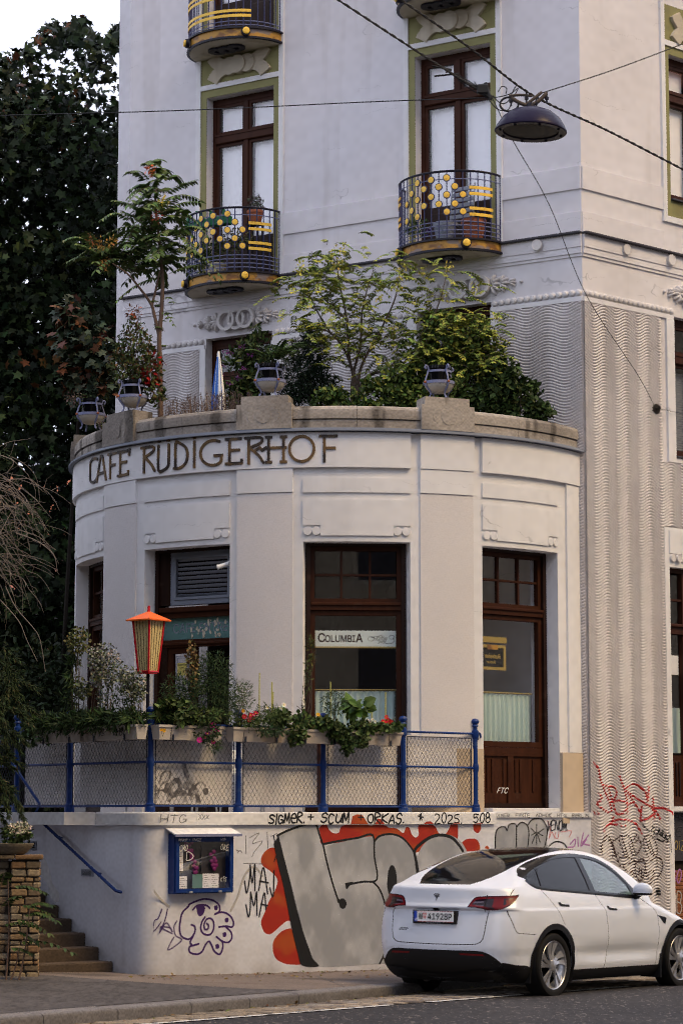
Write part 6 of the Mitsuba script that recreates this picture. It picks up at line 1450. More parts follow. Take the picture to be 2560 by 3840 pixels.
cadd('emblem', rear_patch(em, .005, .02), 'm_slate', 30)
for txt, z, w in (('I LOVE THE CAR,', .738, .14), ('NOT THE CEO', .720, .115)):
    t = meshkit.text_mesh(txt, .013, .0006, True)
    v = np.array(t.vertices)
    y = .505 - (v[:, 0] * w / v[:, 0].max() + .15 * v[:, 1]); z_ = v[:, 1] + z
    cadd('sticker', trimesh.Trimesh(np.stack([carx(y, z_) - .002 - v[:, 2], y, z_], 1), t.faces, process=False), 'm_gloss_black', False)
cadd('hatch_camera', rear_patch(LineString([(-.03, .958), (.03, .958)]).buffer(.012), .004, .02), 'm_trim', 30)
# wheels
def wheel(ax, s):
    w = numbered(car + '__wheel')
    def wm(m):                       # lathe axis z -> outward y
        v = np.array(m.vertices)
        return trimesh.Trimesh(np.stack([ax + v[:, 0], s * (v[:, 2]), .355 + v[:, 1]], 1), m.faces, process=False)
    tp = [(.265, .72), (.330, .72), (.350, .735), (.355, .76), (.355, .90), (.351, .925), (.335, .944), (.300, .948), (.276, .938), (.268, .925)]
    cadd('tyre', wm(lathe(tp, 56)), 'm_tyre', 35, w)
    cadd('rim', wm(lathe([(.20, .80), (.262, .80), (.266, .90), (.270, .928), (.264, .934), (.254, .925), (.250, .88), (.20, .82)], 48)), 'm_alloy', 35, w)
    cadd('brake_disc', wm(lathe([(.0, .84), (.25, .84), (.25, .83)], 40)), 'm_gloss_black', False, w)
    for q in range(5):
        for tw_, (r0, r1, a0, a1, z0, z1) in enumerate(((.045, .258, -.10, .16, .900, .918), (.045, .258, .30, .62, .900, .912))):
            a = q * 2 * PI / 5 + .25
            n = 8
            rr = np.linspace(r0, r1, n)
            sw = .42 * ((rr - r0) / (r1 - r0)) ** 1.2
            wd0 = np.interp(rr, [r0, .12, r1], [a0 - .12, a0 + .02, a0])
            wd1 = np.interp(rr, [r0, .12, r1], [a1 + .20, a1 - .02, a1 + .02])
            v, f = [], []
            for r, p0, p1, sk in zip(rr, wd0, wd1, sw):
                zt_ = np.interp(r, [r0, .14, r1], [z1 + .012, z1 - .004, z1 + .008])
                for p, dz in ((p0, -.022), (p0, 0), (p1, -.012), (p1, -.03)):
                    v.append([r * math.cos(a + p - sk * s * -1 * .5), r * math.sin(a + p - sk * s * -1 * .5), zt_ + dz])
            for k in range(n - 1):
                for e in range(4):
                    f.append([4 * k + e, 4 * k + (e + 1) % 4, 4 * k + 4 + (e + 1) % 4, 4 * k + 4 + e])
            f += [[4 * n - 4, 4 * n - 3, 4 * n - 2, 4 * n - 1]]
            cadd('spoke', wm(MB().put(v, f).get()), 'm_alloy', 30, w)
    cadd('hub_cap', wm(lathe([(.062, .90), (.060, .926), (.045, .934), (0.0, .936)], 24)), 'm_alloy', 35, w)
for ax in (0.0, 2.89):
    for s in (-1, 1):
        wheel(ax, s)
cadd('mud_flap', bx(-.445, -.425, -.90, -.62, .17, .36), 'm_trim', False)
cadd('mud_flap', bx(2.41, 2.43, -.93, -.66, .14, .42), 'm_trim', False)
# ---------------------------------------------------------------- foliage
def tm(vs, fs):
    return np.array(vs, float), np.array(fs)
OVATE = tm([(0, 0, 0), (.35, .5, .06), (.75, .36, .0), (1, 0, -.10), (.75, -.36, .0), (.35, -.5, .06), (.5, 0, -.02)], [(0, 1, 6), (1, 2, 6), (2, 3, 6), (3, 4, 6), (4, 5, 6), (5, 0, 6)])
BLADE = tm([(0, 0, 0), (.4, .5, .05), (1, 0, -.08), (.4, -.5, .05)], [(0, 1, 2), (0, 2, 3)])
MAPLE = tm([(0, 0, 0), (.05, .42, .02), (.38, .30, 0), (.55, .60, -.05), (.66, .20, .0), (1, 0, -.10), (.66, -.20, 0), (.55, -.60, -.05), (.38, -.30, 0), (.05, -.42, .02)], [(0, 1, 2), (0, 2, 4), (2, 3, 4), (0, 4, 6), (4, 5, 6), (0, 6, 8), (6, 7, 8), (0, 8, 9)])
def unit(a):
    return a / (np.linalg.norm(a, axis=-1, keepdims=True) + 1e-9)
def leaves(pos, d, nrm, L, W, tmpl, col):
    tv, tf = tmpl
    n = len(pos)
    d = unit(d)
    y = unit(np.cross(nrm, d))
    z = np.cross(d, y)
    L = np.broadcast_to(L, (n,)); W = np.broadcast_to(W, (n,))
    v = pos[:, None] + tv[None, :, 0:1] * (L[:, None, None] * d[:, None]) + tv[None, :, 1:2] * (W[:, None, None] * y[:, None]) + tv[None, :, 2:3] * (L[:, None, None] * z[:, None])
    f = tf[None] + (np.arange(n) * len(tv))[:, None, None]
    return v.reshape(-1, 3), f.reshape(-1, 3), np.repeat(np.clip(col, .002, 1), len(tv), 0)
class Fol:
    def __init__(s):
        s.v, s.f, s.c, s.n = [], [], [], 0
    def put(s, v, f, c):
        s.v.append(v); s.f.append(f + s.n); s.c.append(c); s.n += len(v)
    def out(s, base, parent, mat='m_leaf', **k):
        m = trimesh.Trimesh(np.vstack(s.v), np.vstack(s.f), process=False)
        return add(base, m, mat, False, parent, color=np.vstack(s.c), **k)
def pal(rng, n, cols, w=None, jit=.25):
    cols = np.array(cols)
    c = cols[rng.choice(len(cols), n, p=w)]
    return c * (1 + jit * rng.standard_normal((n, 1))).clip(.4, 1.7) * (1 + .08 * rng.standard_normal((n, 3)))
def rnd_dir(rng, n, up=0.0):
    return unit(rng.standard_normal((n, 3)) + [0, 0, up])
def blob(rng, n, c, r, shell=.5):
    d = rnd_dir(rng, n)
    return np.asarray(c) + d * np.asarray(r) * (rng.uniform(0, 1, (n, 1)) ** shell)
def bush(fol, rng, n, c, r, L, cols, w=None, tmpl=OVATE, asp=.5, up=.3, lump=1.8, thr=.43, jit=.25):
    "leaves scattered through an ellipsoid, thinned by noise so that it has lumps and holes"
    p = blob(rng, int(n * 1.9), c, r, .45)
    q = p + .15 * np.asarray(r) * 0
    keep = meshkit.fbm(p * lump / max(np.max(r), .15) + rng.uniform(0, 50), 2) > thr
    p = p[keep][:n]
    m = len(p)
    out = unit(p - np.asarray(c))
    d = unit(out * .6 + rnd_dir(rng, m) * .8 + [0, 0, -.15])
    nr = unit(rnd_dir(rng, m) * .7 + [0, 0, up] + out * .5)
    s = L * rng.uniform(.65, 1.3, m)
    fol.put(*leaves(p, d, nr, s, s * asp, tmpl, pal(rng, m, cols, w, jit)))
def fronds(fol, rng, bases, dirs, length, pairs, leaf, cols, w=None, asp=.36, droop=.55, tipcol=None, stems=None):
    for b, d in zip(bases, dirs):
        ln = length * rng.uniform(.75, 1.2)
        d = np.asarray(d, float) / np.linalg.norm(d)
        t = np.linspace(0, 1, pairs + 3)
        path = b + np.outer(t * ln, d) + np.outer(-droop * ln * t ** 2.1, [0, 0, 1])
        tan = np.gradient(path, axis=0)
        if stems is not None:
            stems.mesh(tube(path, np.linspace(.004, .0015, len(path)), 3, False))
        side = unit(np.cross(tan, [0, 0, 1.0]))
        upv = np.cross(side, unit(tan))
        P, D, N = [], [], []
        for i in range(2, len(path)):
            for s in (-1, 1):
                P.append(path[i]); D.append(side[i] * s + unit(tan[i]) * .45 + [0, 0, -.35]); N.append(upv[i] + side[i] * s * .35)
        P.append(path[-1]); D.append(tan[-1]); N.append(upv[-1])
        n = len(P)
        c = pal(rng, n, cols, w, .2)
        if tipcol is not None:
            k = (np.arange(n) / n)[:, None] ** 2 * rng.uniform(0, 1)
            c = c * (1 - k) + np.asarray(tipcol) * k
        fol.put(*leaves(np.array(P), np.array(D), np.array(N), leaf * rng.uniform(.75, 1.15, n), leaf * asp, BLADE if leaf < .05 else OVATE, c))
def at(px, py, Y):
    "the point at distance Y in front of the camera seen at a photo pixel (2560 x 3840)"
    a, b_ = (px - 1280) / 8954.0, (1920 - py) / 8954.0
    r = np.array([a, math.cos(PITCH) - b_ * math.sin(PITCH), math.sin(PITCH) + b_ * math.cos(PITCH)])
    return np.array([0, 0, EYE]) + r * Y / r[1]
GREEN_DARK = [(.020, .036, .013), (.014, .026, .011), (.030, .045, .016)]

# the big dark tree behind the house
big = thing('maple_tree', 'tall dark maple tree filling the left side behind the house', 'tree')
rng = R_(101)
def topz(x):
    return np.interp(x, [-12.5, -11, -9.2, -7.6, -6.4, -5.86, -5.7, -5.41, -5.2, -5.06, -4.96, -4.84, -4.61, -4.48, -4.38, -4.27, -4.12, -4.03, -3.89, -3.72, -3.6, -2.9], [8, 11, 13.8, 15.0, 15.3, 15.5, 15.65, 15.85, 16.1, 16.12, 15.95, 16.1, 16.2, 16.05, 15.85, 15.9, 15.8, 16.0, 16.05, 15.9, 15.6, 14])
N = 260000
p = np.stack([rng.uniform(-10.6, -2.9, N), rng.uniform(38.6, 43.5, N), rng.uniform(.4, 17.2, N)], 1)
sc = 41 / p[:, 1]
inside = (p[:, 2] - EYE) * sc + EYE < topz(p[:, 0] * sc) - .25 * meshkit.noise(p * 2.2, 3)
inside &= (p[:, 0] * sc < -3.3 - .45 * meshkit.noise(np.c_[p[:, 2] * 1.3, p[:, 1] * .5, p[:, 0] * 0], 5) + np.clip((9 - p[:, 2]) * .06, 0, .4))
inside &= ~((p[:, 0] * sc > -4.05 + .12 * np.sin(p[:, 2] * 9)) & ((p[:, 2] - EYE) * sc + EYE > 14.8) & ((p[:, 2] - EYE) * sc + EYE < 15.5))
fb = meshkit.fbm(p * [.75, .75, 1.0] + 11, 3, 7) - .075 * np.clip((p[:, 2] - 12.5) / 3, 0, 1)
p = p[inside & (fb > .41)][:72000]
n = len(p)
d = unit(rnd_dir(rng, n) + [0, -.3, -.55]); nr = unit(rnd_dir(rng, n) * .8 + [0, -.45, .6])
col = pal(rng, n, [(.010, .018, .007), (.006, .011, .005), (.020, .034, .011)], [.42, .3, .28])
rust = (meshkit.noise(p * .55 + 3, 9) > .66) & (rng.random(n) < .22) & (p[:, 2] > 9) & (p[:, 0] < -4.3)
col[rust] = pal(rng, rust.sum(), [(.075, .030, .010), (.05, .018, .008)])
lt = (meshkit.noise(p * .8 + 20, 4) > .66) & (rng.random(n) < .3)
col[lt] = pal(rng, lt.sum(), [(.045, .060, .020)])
s = rng.uniform(.12, .205, n)
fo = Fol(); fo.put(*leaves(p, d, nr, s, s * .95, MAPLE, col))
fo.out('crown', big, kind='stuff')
b = MB()
b.mesh(tube([(-7.2, 41, -.5), (-7.1, 41, 3), (-6.9, 41.1, 7), (-6.6, 41, 11), (-6.2, 41, 14)], [.32, .28, .22, .14, .05], 10))
for q in ([(-7.0, 41, 5), (-5.8, 40.5, 8), (-4.9, 40.3, 11), (-4.4, 40.3, 13.6)], [(-6.8, 41, 8.5), (-5.9, 40.8, 10.4), (-5.2, 40.2, 12.6), (-4.8, 40, 14.4)], [(-7, 41, 4), (-5.6, 40.6, 5.5), (-4.4, 40.2, 7.8), (-3.9, 40, 10)], [(-6.7, 41, 10), (-7.6, 41, 12.5), (-8, 41, 14)], [(-7, 41, 6), (-8.6, 41, 8), (-9.6, 41, 10)], [(-5.2, 40.3, 9.7), (-4.3, 40.5, 10.6), (-3.8, 40.5, 11.5)]):
    b.mesh(tube(smoothline(q, 4), np.linspace(.13, .02, len(smoothline(q, 4))), 7))
add('trunk', b.get(), 'm_bark_dark', True, big)
# hedge-like dark shrubs below it
for i, (c, r, lab) in enumerate((((-5.0, 37.0, 3.2), (1.3, .9, 1.7), 'dark laurel bush in shade behind the railing, at far left'), ((-3.85, 35.8, 3.3), (.6, .5, 1.7), 'dark bush in shade close to the round front'))):
    k = thing('laurel_bush', lab, 'bush')
    rng = R_(300 + i); fo = Fol()
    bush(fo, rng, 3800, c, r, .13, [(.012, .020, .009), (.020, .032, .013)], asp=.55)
    fo.out('crown', k, kind='stuff')
    add('trunk', cat([tube([(c[0], c[1], -.2), (c[0] + .1, c[1], c[2])], .05, 6), tube([(c[0] + .05, c[1], 1), (c[0] - .4, c[1], c[2])], .03, 6)]), 'm_bark_dark', parent=k)
# hanging branch of darker red tinged leaves in front of it
cr = thing('copper_creeper', 'drooping bough with grey green and coppery leaves left of the flower urns', 'creeper')
rng = R_(102); fo = Fol()
for px, py, r, n in ((275, 1190, .30, 110), (330, 1250, .36, 150), (260, 1290, .30, 110), (380, 1330, .30, 120), (320, 1390, .38, 160), (400, 1440, .26, 100), (260, 1420, .22, 60), (330, 1480, .22, 60)):
    c = at(px, py, 34.6)
    bush(fo, rng, n, c, (r, .35, r), .155, [(.050, .068, .045), (.038, .055, .034), (.13, .052, .025), (.10, .045, .03)], [.45, .35, .1, .1], MAPLE, .85, up=.9, thr=.36)
fo.out('crown', cr, kind='stuff')
add('trunk', tube(smoothline([(-4.3, 36.3, 2.0), (-4.1, 35.6, 5.5), at(300, 1500, 34.8), at(320, 1330, 34.7), at(270, 1180, 34.6)], 4), np.linspace(.04, .008, 17), 6), 'm_bark_dark', True, cr)

# young tree of heaven on the roof terrace
y = thing('young_tree', 'slender young tree with long feathery leaves growing on the roof terrace', 'tree')
rng = R_(103); fo = Fol(); st_ = MB()
Yd = 33.0
stem = [at(*q, Yd) for q in ((604, 1530), (600, 1400), (597, 1269), (606, 1160), (609, 1050), (600, 930), (588, 819), (582, 740), (590, 670))]
stem[0][2] = 6.98
br = [stem, [at(597, 1260, Yd), at(578, 1180, Yd), at(565, 1137, Yd), at(520, 1075, Yd - .1), at(477, 1025, Yd - .2), at(421, 987, Yd - .3)], [at(570, 1145, Yd), at(585, 1080, Yd), at(600, 1015, Yd - .15)]]
rad = [np.linspace(.042, .010, 9), np.linspace(.028, .009, 6), [.02, .016, .012]]
for q, r in zip(br, rad):
    qq = smoothline(q, 4)
    st_.mesh(tube(qq, np.interp(np.linspace(0, 1, len(qq)), np.linspace(0, 1, len(r)), r), 7))
GT = [(.085, .135, .042), (.060, .10, .030), (.12, .165, .058)]
def tuft(px, py, n, ln, pairs=9, leaf=.125, spread=1.0, Y=Yd):
    ln *= 1.12
    c = at(px, py, Y)
    a = rng.uniform(0, 2 * PI, n)
    dd = np.stack([np.cos(a) * spread, np.sin(a) * spread * .8, rng.uniform(.0, 1.15, n)], 1)
    for q in range(n):
        fronds(fo, rng, [c + rng.normal(0, .08, 3)], [dd[q] + [0, 0, rng.uniform(-.35, .35)]], ln * rng.uniform(.55, 1.2), pairs, leaf, GT, asp=.36, droop=rng.uniform(.2, .8), stems=st_)
for px, py, n, ln in ((592, 640, 8, .34), (588, 690, 7, .42), (585, 740, 8, .50), (570, 780, 5, .5), (620, 800, 5, .5), (540, 850, 5, .45), (660, 860, 5, .42), (600, 1000, 5, .5), (590, 810, 9, .58), (600, 880, 8, .58), (604, 950, 7, .55), (560, 900, 6, .45), (640, 900, 6, .5), (430, 985, 11, .42), (380, 960, 8, .40), (470, 950, 6, .40), (520, 1000, 6, .36), (610, 1020, 5, .5), (660, 940, 5, .42), (345, 950, 6, .34)):
    tuft(px, py, n, ln)
for px, py in ((600, 1190), (590, 1250), (625, 1160)):
    tuft(px, py, 4, .2, 4, .075)
fo.out('crown', y, kind='stuff')
add('trunk', st_.get(), 'm_twig', True, y)
fo = Fol()
for px, py, c in ((345, 900, (.40, .16, .05)), (378, 915, (.36, .20, .06)), (418, 905, (.40, .22, .05)), (562, 640, (.5, .12, .03)), (615, 755, (.5, .40, .05)), (588, 810, (.4, .1, .06)), (392, 990, (.30, .16, .05))):
    bush(fo, rng, 40, at(px, py, Yd - .3), (.07, .07, .10), .05, [c], tmpl=BLADE, thr=.1)
fo.out('seed_cluster', y, kind='stuff')

# yellow tipped shrub in the middle of the terrace
sh_ = thing('seedpod_shrub', 'airy light green shrub with yellow tips in the middle of the roof terrace', 'shrub')
rng = R_(104); fo = Fol(); st_ = MB()
Ys = 32.9
base = at(1330, 1530, Ys); base[2] = 6.98
limbs = [[base, at(1330, 1460, Ys), at(1300, 1330, Ys), at(1240, 1250, Ys - .1), at(1150, 1210, Ys - .2)], [base, at(1335, 1450, Ys), at(1310, 1350, Ys), at(1300, 1200, Ys), at(1270, 1050, Ys), at(1260, 950, Ys)], [base, at(1340, 1460, Ys), at(1360, 1360, Ys), at(1420, 1250, Ys), at(1480, 1120, Ys - .1), at(1500, 1010, Ys - .1)],
         [base, at(1345, 1470, Ys), at(1400, 1400, Ys), at(1480, 1390, Ys - .1), at(1560, 1300, Ys - .2), at(1640, 1150, Ys - .3), at(1680, 1000, Ys - .3)], [base, at(1320, 1440, Ys), at(1350, 1300, Ys), at(1360, 1150, Ys), at(1400, 1010, Ys)], [at(1240, 1250, Ys), at(1180, 1150, Ys), at(1140, 1050, Ys)], [at(1300, 1200, Ys), at(1200, 1100, Ys), at(1180, 1010, Ys)], [at(1560, 1300, Ys), at(1660, 1250, Ys), at(1780, 1200, Ys - .2)]]
tips = []
for q in limbs:
    qq = smoothline(q, 5)
    st_.mesh(tube(qq, np.linspace(.030 if len(q) > 3 else .014, .005, len(qq)), 6))
    tips += list(qq[len(qq) // 2:])
tips = np.array(tips)
GS = [(.175, .245, .05), (.14, .205, .042), (.24, .28, .055), (.10, .16, .035)]
for _ in range(520):
    k = rng.integers(len(tips))
    c = tips[k] + rng.normal(0, 1, 3) * [.24, .20, .18]
    a = rng.uniform(0, 2 * PI)
    fronds(fo, rng, [c], [(math.cos(a), math.sin(a), rng.uniform(-.1, .8))], .30, 6, .058, GS, asp=.55, droop=.5, tipcol=(.42, .36, .04), stems=st_)
for px, py in ((1120, 1020), (1262, 940), (1270, 985), (1285, 1000), (1505, 1005), (1500, 1040), (1495, 1080), (1680, 1000), (1590, 1020), (1130, 1000), (1480, 1230), (1420, 1110), (1660, 1110), (1860, 1190), (1840, 1260), (1290, 930), (1395, 1280), (1780, 1080)):
    bush(fo, rng, 26, at(px, py, Ys - .25), (.07, .07, .09), .045, [(.46, .40, .07), (.36, .37, .08)], tmpl=OVATE, asp=.6, thr=.1)
fo.out('crown', sh_, 'm_leaf', kind='stuff')
add('trunk', st_.get(), 'm_bark', True, sh_)

def simple_bush(name, lab, cat_, seed, parts, L, cols, w=None, tmpl=OVATE, asp=.5, Y=32.8, base=None, mat='m_leaf', trunk='m_bark', lump=1.8, thr=.43, up=.3, foot=6.98):
    k = thing(name, lab, cat_)
    r_ = R_(seed); f_ = Fol(); tr = MB()
    c0 = None
    for q in parts:
        px, py, rx, rz, n = q[:5]
        c = at(px, py, q[5] if len(q) > 5 else Y)
        bush(f_, r_, int(n * .95), c, (rx, min(rx, rz) * .8, rz), L * 1.1, cols, w, tmpl, min(.85, asp * 1.25), up, lump, thr)
        foot_ = np.array([c[0] * .85 + (base[0] * .15 if base else c[0] * .15), c[1], foot])
        tr.mesh(tube(smoothline([foot_, (foot_ + c) / 2 + r_.normal(0, .03, 3), c + [0, 0, rz * .3]], 3), [.014, .013, .012, .011, .010, .008, .005], 5))
    f_.out('crown', k, mat, kind='stuff')
    add('stem', tr.get(), trunk, True, k)
    return k
GB = [(.085, .130, .032), (.050, .085, .024), (.14, .18, .042), (.25, .24, .045)]
k_dense = simple_bush('dense_shrub', 'dense dark green shrub with yellowing leaves behind the right flower urn', 'shrub', 105, [(1590, 1340, .36, .38, 620), (1690, 1280, .40, .40, 760), (1775, 1350, .36, .40, 700), (1640, 1430, .46, .30, 800), (1760, 1445, .42, .32, 800), (1560, 1440, .3, .3, 480), (1800, 1255, .20, .24, 200), (1640, 1210, .22, .2, 200), (1850, 1330, .2, .22, 200)], .068, GB, [.36, .34, .22, .08], Y=32.7, lump=3.2, thr=.47)
rng = R_(115); fo = Fol(); st_ = MB()
for _ in range(150):
    c = at(rng.uniform(1540, 1870), rng.uniform(1180, 1420), 32.55 + rng.uniform(-.2, .2))
    a = rng.uniform(0, 2 * PI)
    fronds(fo, rng, [c], [(math.cos(a), math.sin(a) - .3, rng.uniform(.1, 1.1))], .32, 6, .060, GS, asp=.5, droop=.5, tipcol=(.38, .34, .05), stems=st_)
fo.out('sprays', k_dense, kind='stuff')
add('spray_stems', st_.get(), 'm_bark', False, k_dense, kind='stuff')
simple_bush('ivy_mound', 'dark green ivy mound spilling towards the house wall at the right end of the parapet', 'ivy', 106, [(1885, 1420, .28, .28, 560), (1950, 1480, .30, .22, 560), (2020, 1535, .20, .13, 260), (1850, 1490, .32, .22, 520), (1920, 1535, .36, .12, 360), (1840, 1540, .3, .12, 300)], .075, [(.036, .062, .020), (.024, .044, .015), (.065, .095, .028)], Y=32.5, asp=.75, lump=2.8, thr=.46)
simple_bush('juniper', 'dark feathery juniper between the umbrella and the light shrub', 'conifer', 107, [(1160, 1320, .26, .40, 1500), (1130, 1420, .34, .36, 1700), (1200, 1440, .28, .30, 1200), (1100, 1470, .26, .25, 800)], .075, [(.018, .032, .018), (.012, .022, .013), (.028, .043, .022)], tmpl=BLADE, asp=.16, Y=33.2, thr=.40)
simple_bush('underplanting', 'low mixed green underplanting along the parapet below the light shrub', 'plants', 108, [(1250, 1500, .28, .2, 520), (1400, 1480, .3, .25, 600), (1480, 1440, .25, .3, 480), (1330, 1530, .4, .1, 400), (1130, 1530, .28, .10, 300), (1530, 1500, .3, .2, 500)], .07, GB, [.35, .5, .13, .02], Y=32.4)
k = simple_bush('butterfly_bush', 'loose bush with purple flower spikes beside the striped umbrella', 'shrub', 109, [(910, 1385, .2, .38, 300), (950, 1310, .25, .35, 360), (885, 1480, .2, .24, 240), (980, 1400, .25, .3, 360), (930, 1480, .3, .2, 360)], .10, [(.045, .070, .024), (.030, .052, .018), (.08, .10, .03)], asp=.3, Y=33.0, thr=.45)
rng = R_(110); fo = Fol()
for px, py in ((845, 1318), (860, 1322), (835, 1373), (915, 1380), (940, 1330), (975, 1305), (830, 1405), (890, 1418), (860, 1440), (905, 1300)):
    bush(fo, rng, 24, at(px, py, 32.75), (.05, .05, .026), .026, [(.15, .035, .18), (.11, .02, .14)], tmpl=BLADE, thr=.05)
fo.out('flower_spike', k, kind='stuff')
# lavender row along the left parapet
lv = thing('lavender', 'row of faded lavender spikes along the left part of the parapet', 'lavender')
rng = R_(111); fo = Fol(); st_ = MB()
for th in np.linspace(-43, -21, 80):
    r = rng.uniform(3.30, 3.6)
    b0 = FC([th + rng.normal(0, .6)], [r], [7.30])[0]
    for _ in range(4):
        tip = b0 + [rng.normal(0, .06), rng.normal(0, .05), rng.uniform(.18, .42)]
        st_.mesh(tube([b0, (b0 + tip) / 2 + rng.normal(0, .01, 3), tip], [.003, .0025, .002], 3, False))
        bush(fo, rng, 9, tip, (.010, .010, .035), .020, [(.12, .085, .085), (.09, .07, .06)], tmpl=BLADE, thr=.0)
    bush(fo, rng, 22, b0 + [0, 0, .05], (.07, .07, .10), .055, [(.055, .075, .035), (.075, .095, .05)], tmpl=BLADE, asp=.2, thr=.1)
fo.out('flower_heads', lv, kind='stuff')
add('stems', st_.get(), 'm_twig', False, lv, kind='stuff')

# striped umbrella, folded
um = thing('folded_umbrella', 'folded blue and white striped garden umbrella on the roof terrace', 'umbrella')
c = at(818, 1520, 32.7)
a = np.linspace(0, 2 * PI, 24, endpoint=False)
for col, par in (('m_parasol_blue', 0), ('m_white', 1)):
    b = MB()
    for i in range(24):
        if (i // 2) % 2 != par:
            continue
        zz_ = np.array([7.12, 7.4, 7.8, 8.1, 8.36])
        rr = np.array([.085, .098, .078, .050, .018])
        w = rr * (1 + .16 * math.cos(6 * a[i])) ; w2 = rr * (1 + .16 * math.cos(6 * a[(i + 1) % 24]))
        v = np.vstack([np.stack([c[0] + w * math.cos(a[i]), c[1] + w * math.sin(a[i]), zz_], 1), np.stack([c[0] + w2 * math.cos(a[(i + 1) % 24]), c[1] + w2 * math.sin(a[(i + 1) % 24]), zz_], 1)])
        b.put(v, [[k, k + 1, 6 + k, 5 + k] for k in range(4)])
    add('canopy_stripe', b.get(), col, False, um)
add('pole', tube([(c[0], c[1], 6.98), (c[0], c[1], 8.42)], .018, 8), 'm_white', parent=um)
add('cap', lathe([(.022, 8.34), (.020, 8.40), (0, 8.43)], 10, (c[0], c[1], 0)), 'm_white', parent=um)

# flower urns on the piers
def urn(th, r, lab):
    k = thing('flower_urn', lab, 'urn', None)
    p = FC([th], [r], [7.545])[0]
    def L(prof, n=26):
        return lathe([(q, z) for q, z in prof], n, (p[0], p[1], p[2]))
    add('bowl', L([(.0, .075), (.06, .078), (.14, .105), (.185, .155), (.205, .20), (.205, .215), (.19, .215), (.17, .17), (.0, .12)]), 'm_egg', 35, k)
    add('soil', L([(0, .19), (.19, .19)]), 'm_soil', False, k)
    add('hoop', L([(.206, .195), (.214, .195), (.214, .235), (.206, .235), (.206, .195)]), 'm_iron_light', 35, k)
    add('hoop', L([(.158, .355), (.166, .355), (.166, .385), (.158, .385), (.158, .355)]), 'm_iron_light', 35, k)
    add('inner_pot', L([(.12, .20), (.135, .30), (.15, .40), (.168, .405), (.170, .445), (.155, .445), (.15, .41), (.0, .40)]), 'm_gloss_black', 35, k)
    for q in range(4):
        a = q * PI / 2 + .55
        prof = smoothline([(.17, .0), (.135, .055), (.15, .10), (.205, .16), (.222, .215), (.20, .30), (.172, .37), (.178, .42), (.205, .445), (.225, .43), (.222, .405), (.205, .40)], 3)
        pts = [(p[0] + x * math.cos(a), p[1] + x * math.sin(a), p[2] + z) for x, z in prof]
        add('strap', tube(pts, .0125, 5), 'm_iron_light', 40, k)
        m = trimesh.creation.icosphere(subdivisions=1, radius=.019); m.apply_translation([p[0] + .228 * math.cos(a), p[1] + .228 * math.sin(a), p[2] + .215])
        add('rivet', m, 'm_terracotta', True, k)
    return p
UP = [urn(-75.5, 3.72, 'blue strapped flower urn at the far left end of the parapet'), urn(-50.0, 3.74, 'blue strapped flower urn with red leaved bush, second from the left on the parapet'), urn(-14.4, 3.74, 'blue strapped flower urn with ferns on the middle pier'), urn(20.9, 3.74, 'blue strapped flower urn with an empty dark pot on the right pier')]
def potted(name, lab, cat_, seed, p, specs, mat='m_leaf'):
    k = thing(name, lab, cat_)
    r_ = R_(seed); f_ = Fol(); tr = MB()
    for dx, dz, rx, rz, n, L_, cols, tmpl, asp in specs:
        c = p + [dx, 0, dz]
        bush(f_, r_, n, c, (rx, rx * .8, rz), L_, cols, None, tmpl, asp, thr=.38)
        for _ in range(4):
            tr.mesh(tube([p + [r_.normal(0, .03), r_.normal(0, .03), .40], c + r_.normal(0, .06, 3)], [.006, .003], 4))
    f_.out('foliage', k, mat, kind='stuff')
    add('stem', tr.get(), 'm_twig', True, k)
    return k
RED = [(.045, .065, .02), (.07, .09, .025), (.10, .055, .02), (.04, .06, .02)]
potted('berry_bush', 'bushy plant with red and green autumn leaves in the second urn', 'bush', 120, UP[1], [(.02, .92, .26, .42, 900, .060, RED, OVATE, .45), (.16, .62, .26, .30, 420, .07, RED, OVATE, .5), (-.15, .70, .2, .3, 350, .06, RED, OVATE, .45), (.20, .52, .16, .14, 90, .08, [(.34, .012, .012), (.22, .01, .01)], OVATE, .5), (.30, .75, .12, .12, 26, .08, [(.30, .012, .012)], OVATE, .5), (.30, .30, .14, .25, 160, .075, RED, OVATE, .5), (.0, 1.42, .10, .14, 60, .055, [(.20, .05, .02), (.12, .05, .02)], OVATE, .4)])
potted('trailing_plant', 'dry trailing plant in the far left urn', 'plant', 121, UP[0], [(-.08, .40, .18, .12, 260, .035, [(.055, .08, .03), (.04, .06, .02)], OVATE, .6), (-.25, .46, .16, .12, 110, .03, [(.14, .085, .07), (.20, .14, .12)], OVATE, .7), (-.12, .18, .16, .06, 130, .03, [(.06, .09, .03)], OVATE, .6), (.18, .10, .1, .08, 60, .03, [(.20, .19, .18), (.07, .09, .04)], OVATE, .6)])
fern = potted('fern', 'fern and small leaved plant in the urn on the middle pier', 'fern', 122, UP[2], [(.10, .58, .20, .14, 520, .036, [(.05, .085, .028), (.035, .06, .02)], OVATE, .7), (-.08, .30, .13, .06, 150, .03, [(.055, .09, .03), (.09, .11, .04)], OVATE, .6), (-.12, .42, .04, .13, 40, .025, [(.25, .15, .10)], BLADE, .5)])
rng = R_(123); fo = Fol()
aa = rng.uniform(0, 2 * PI, 13)
fronds(fo, rng, UP[2] + np.array([[.05, 0, .5]] * 13), np.stack([np.cos(aa), np.sin(aa) * .6, rng.uniform(.4, 1.4, 13)], 1), .55, 15, .085, [(.050, .088, .024), (.036, .064, .02)], asp=.26, droop=.38)
fo.out('frond', fern, kind='stuff')
potted('small_herb', 'tuft of green leaves hanging from the right urn', 'plant', 124, UP[3], [(.22, .22, .10, .09, 150, .04, [(.05, .085, .02), (.08, .11, .03)], OVATE, .6), (.10, .24, .09, .03, 60, .03, [(.06, .10, .03)], OVATE, .6)])
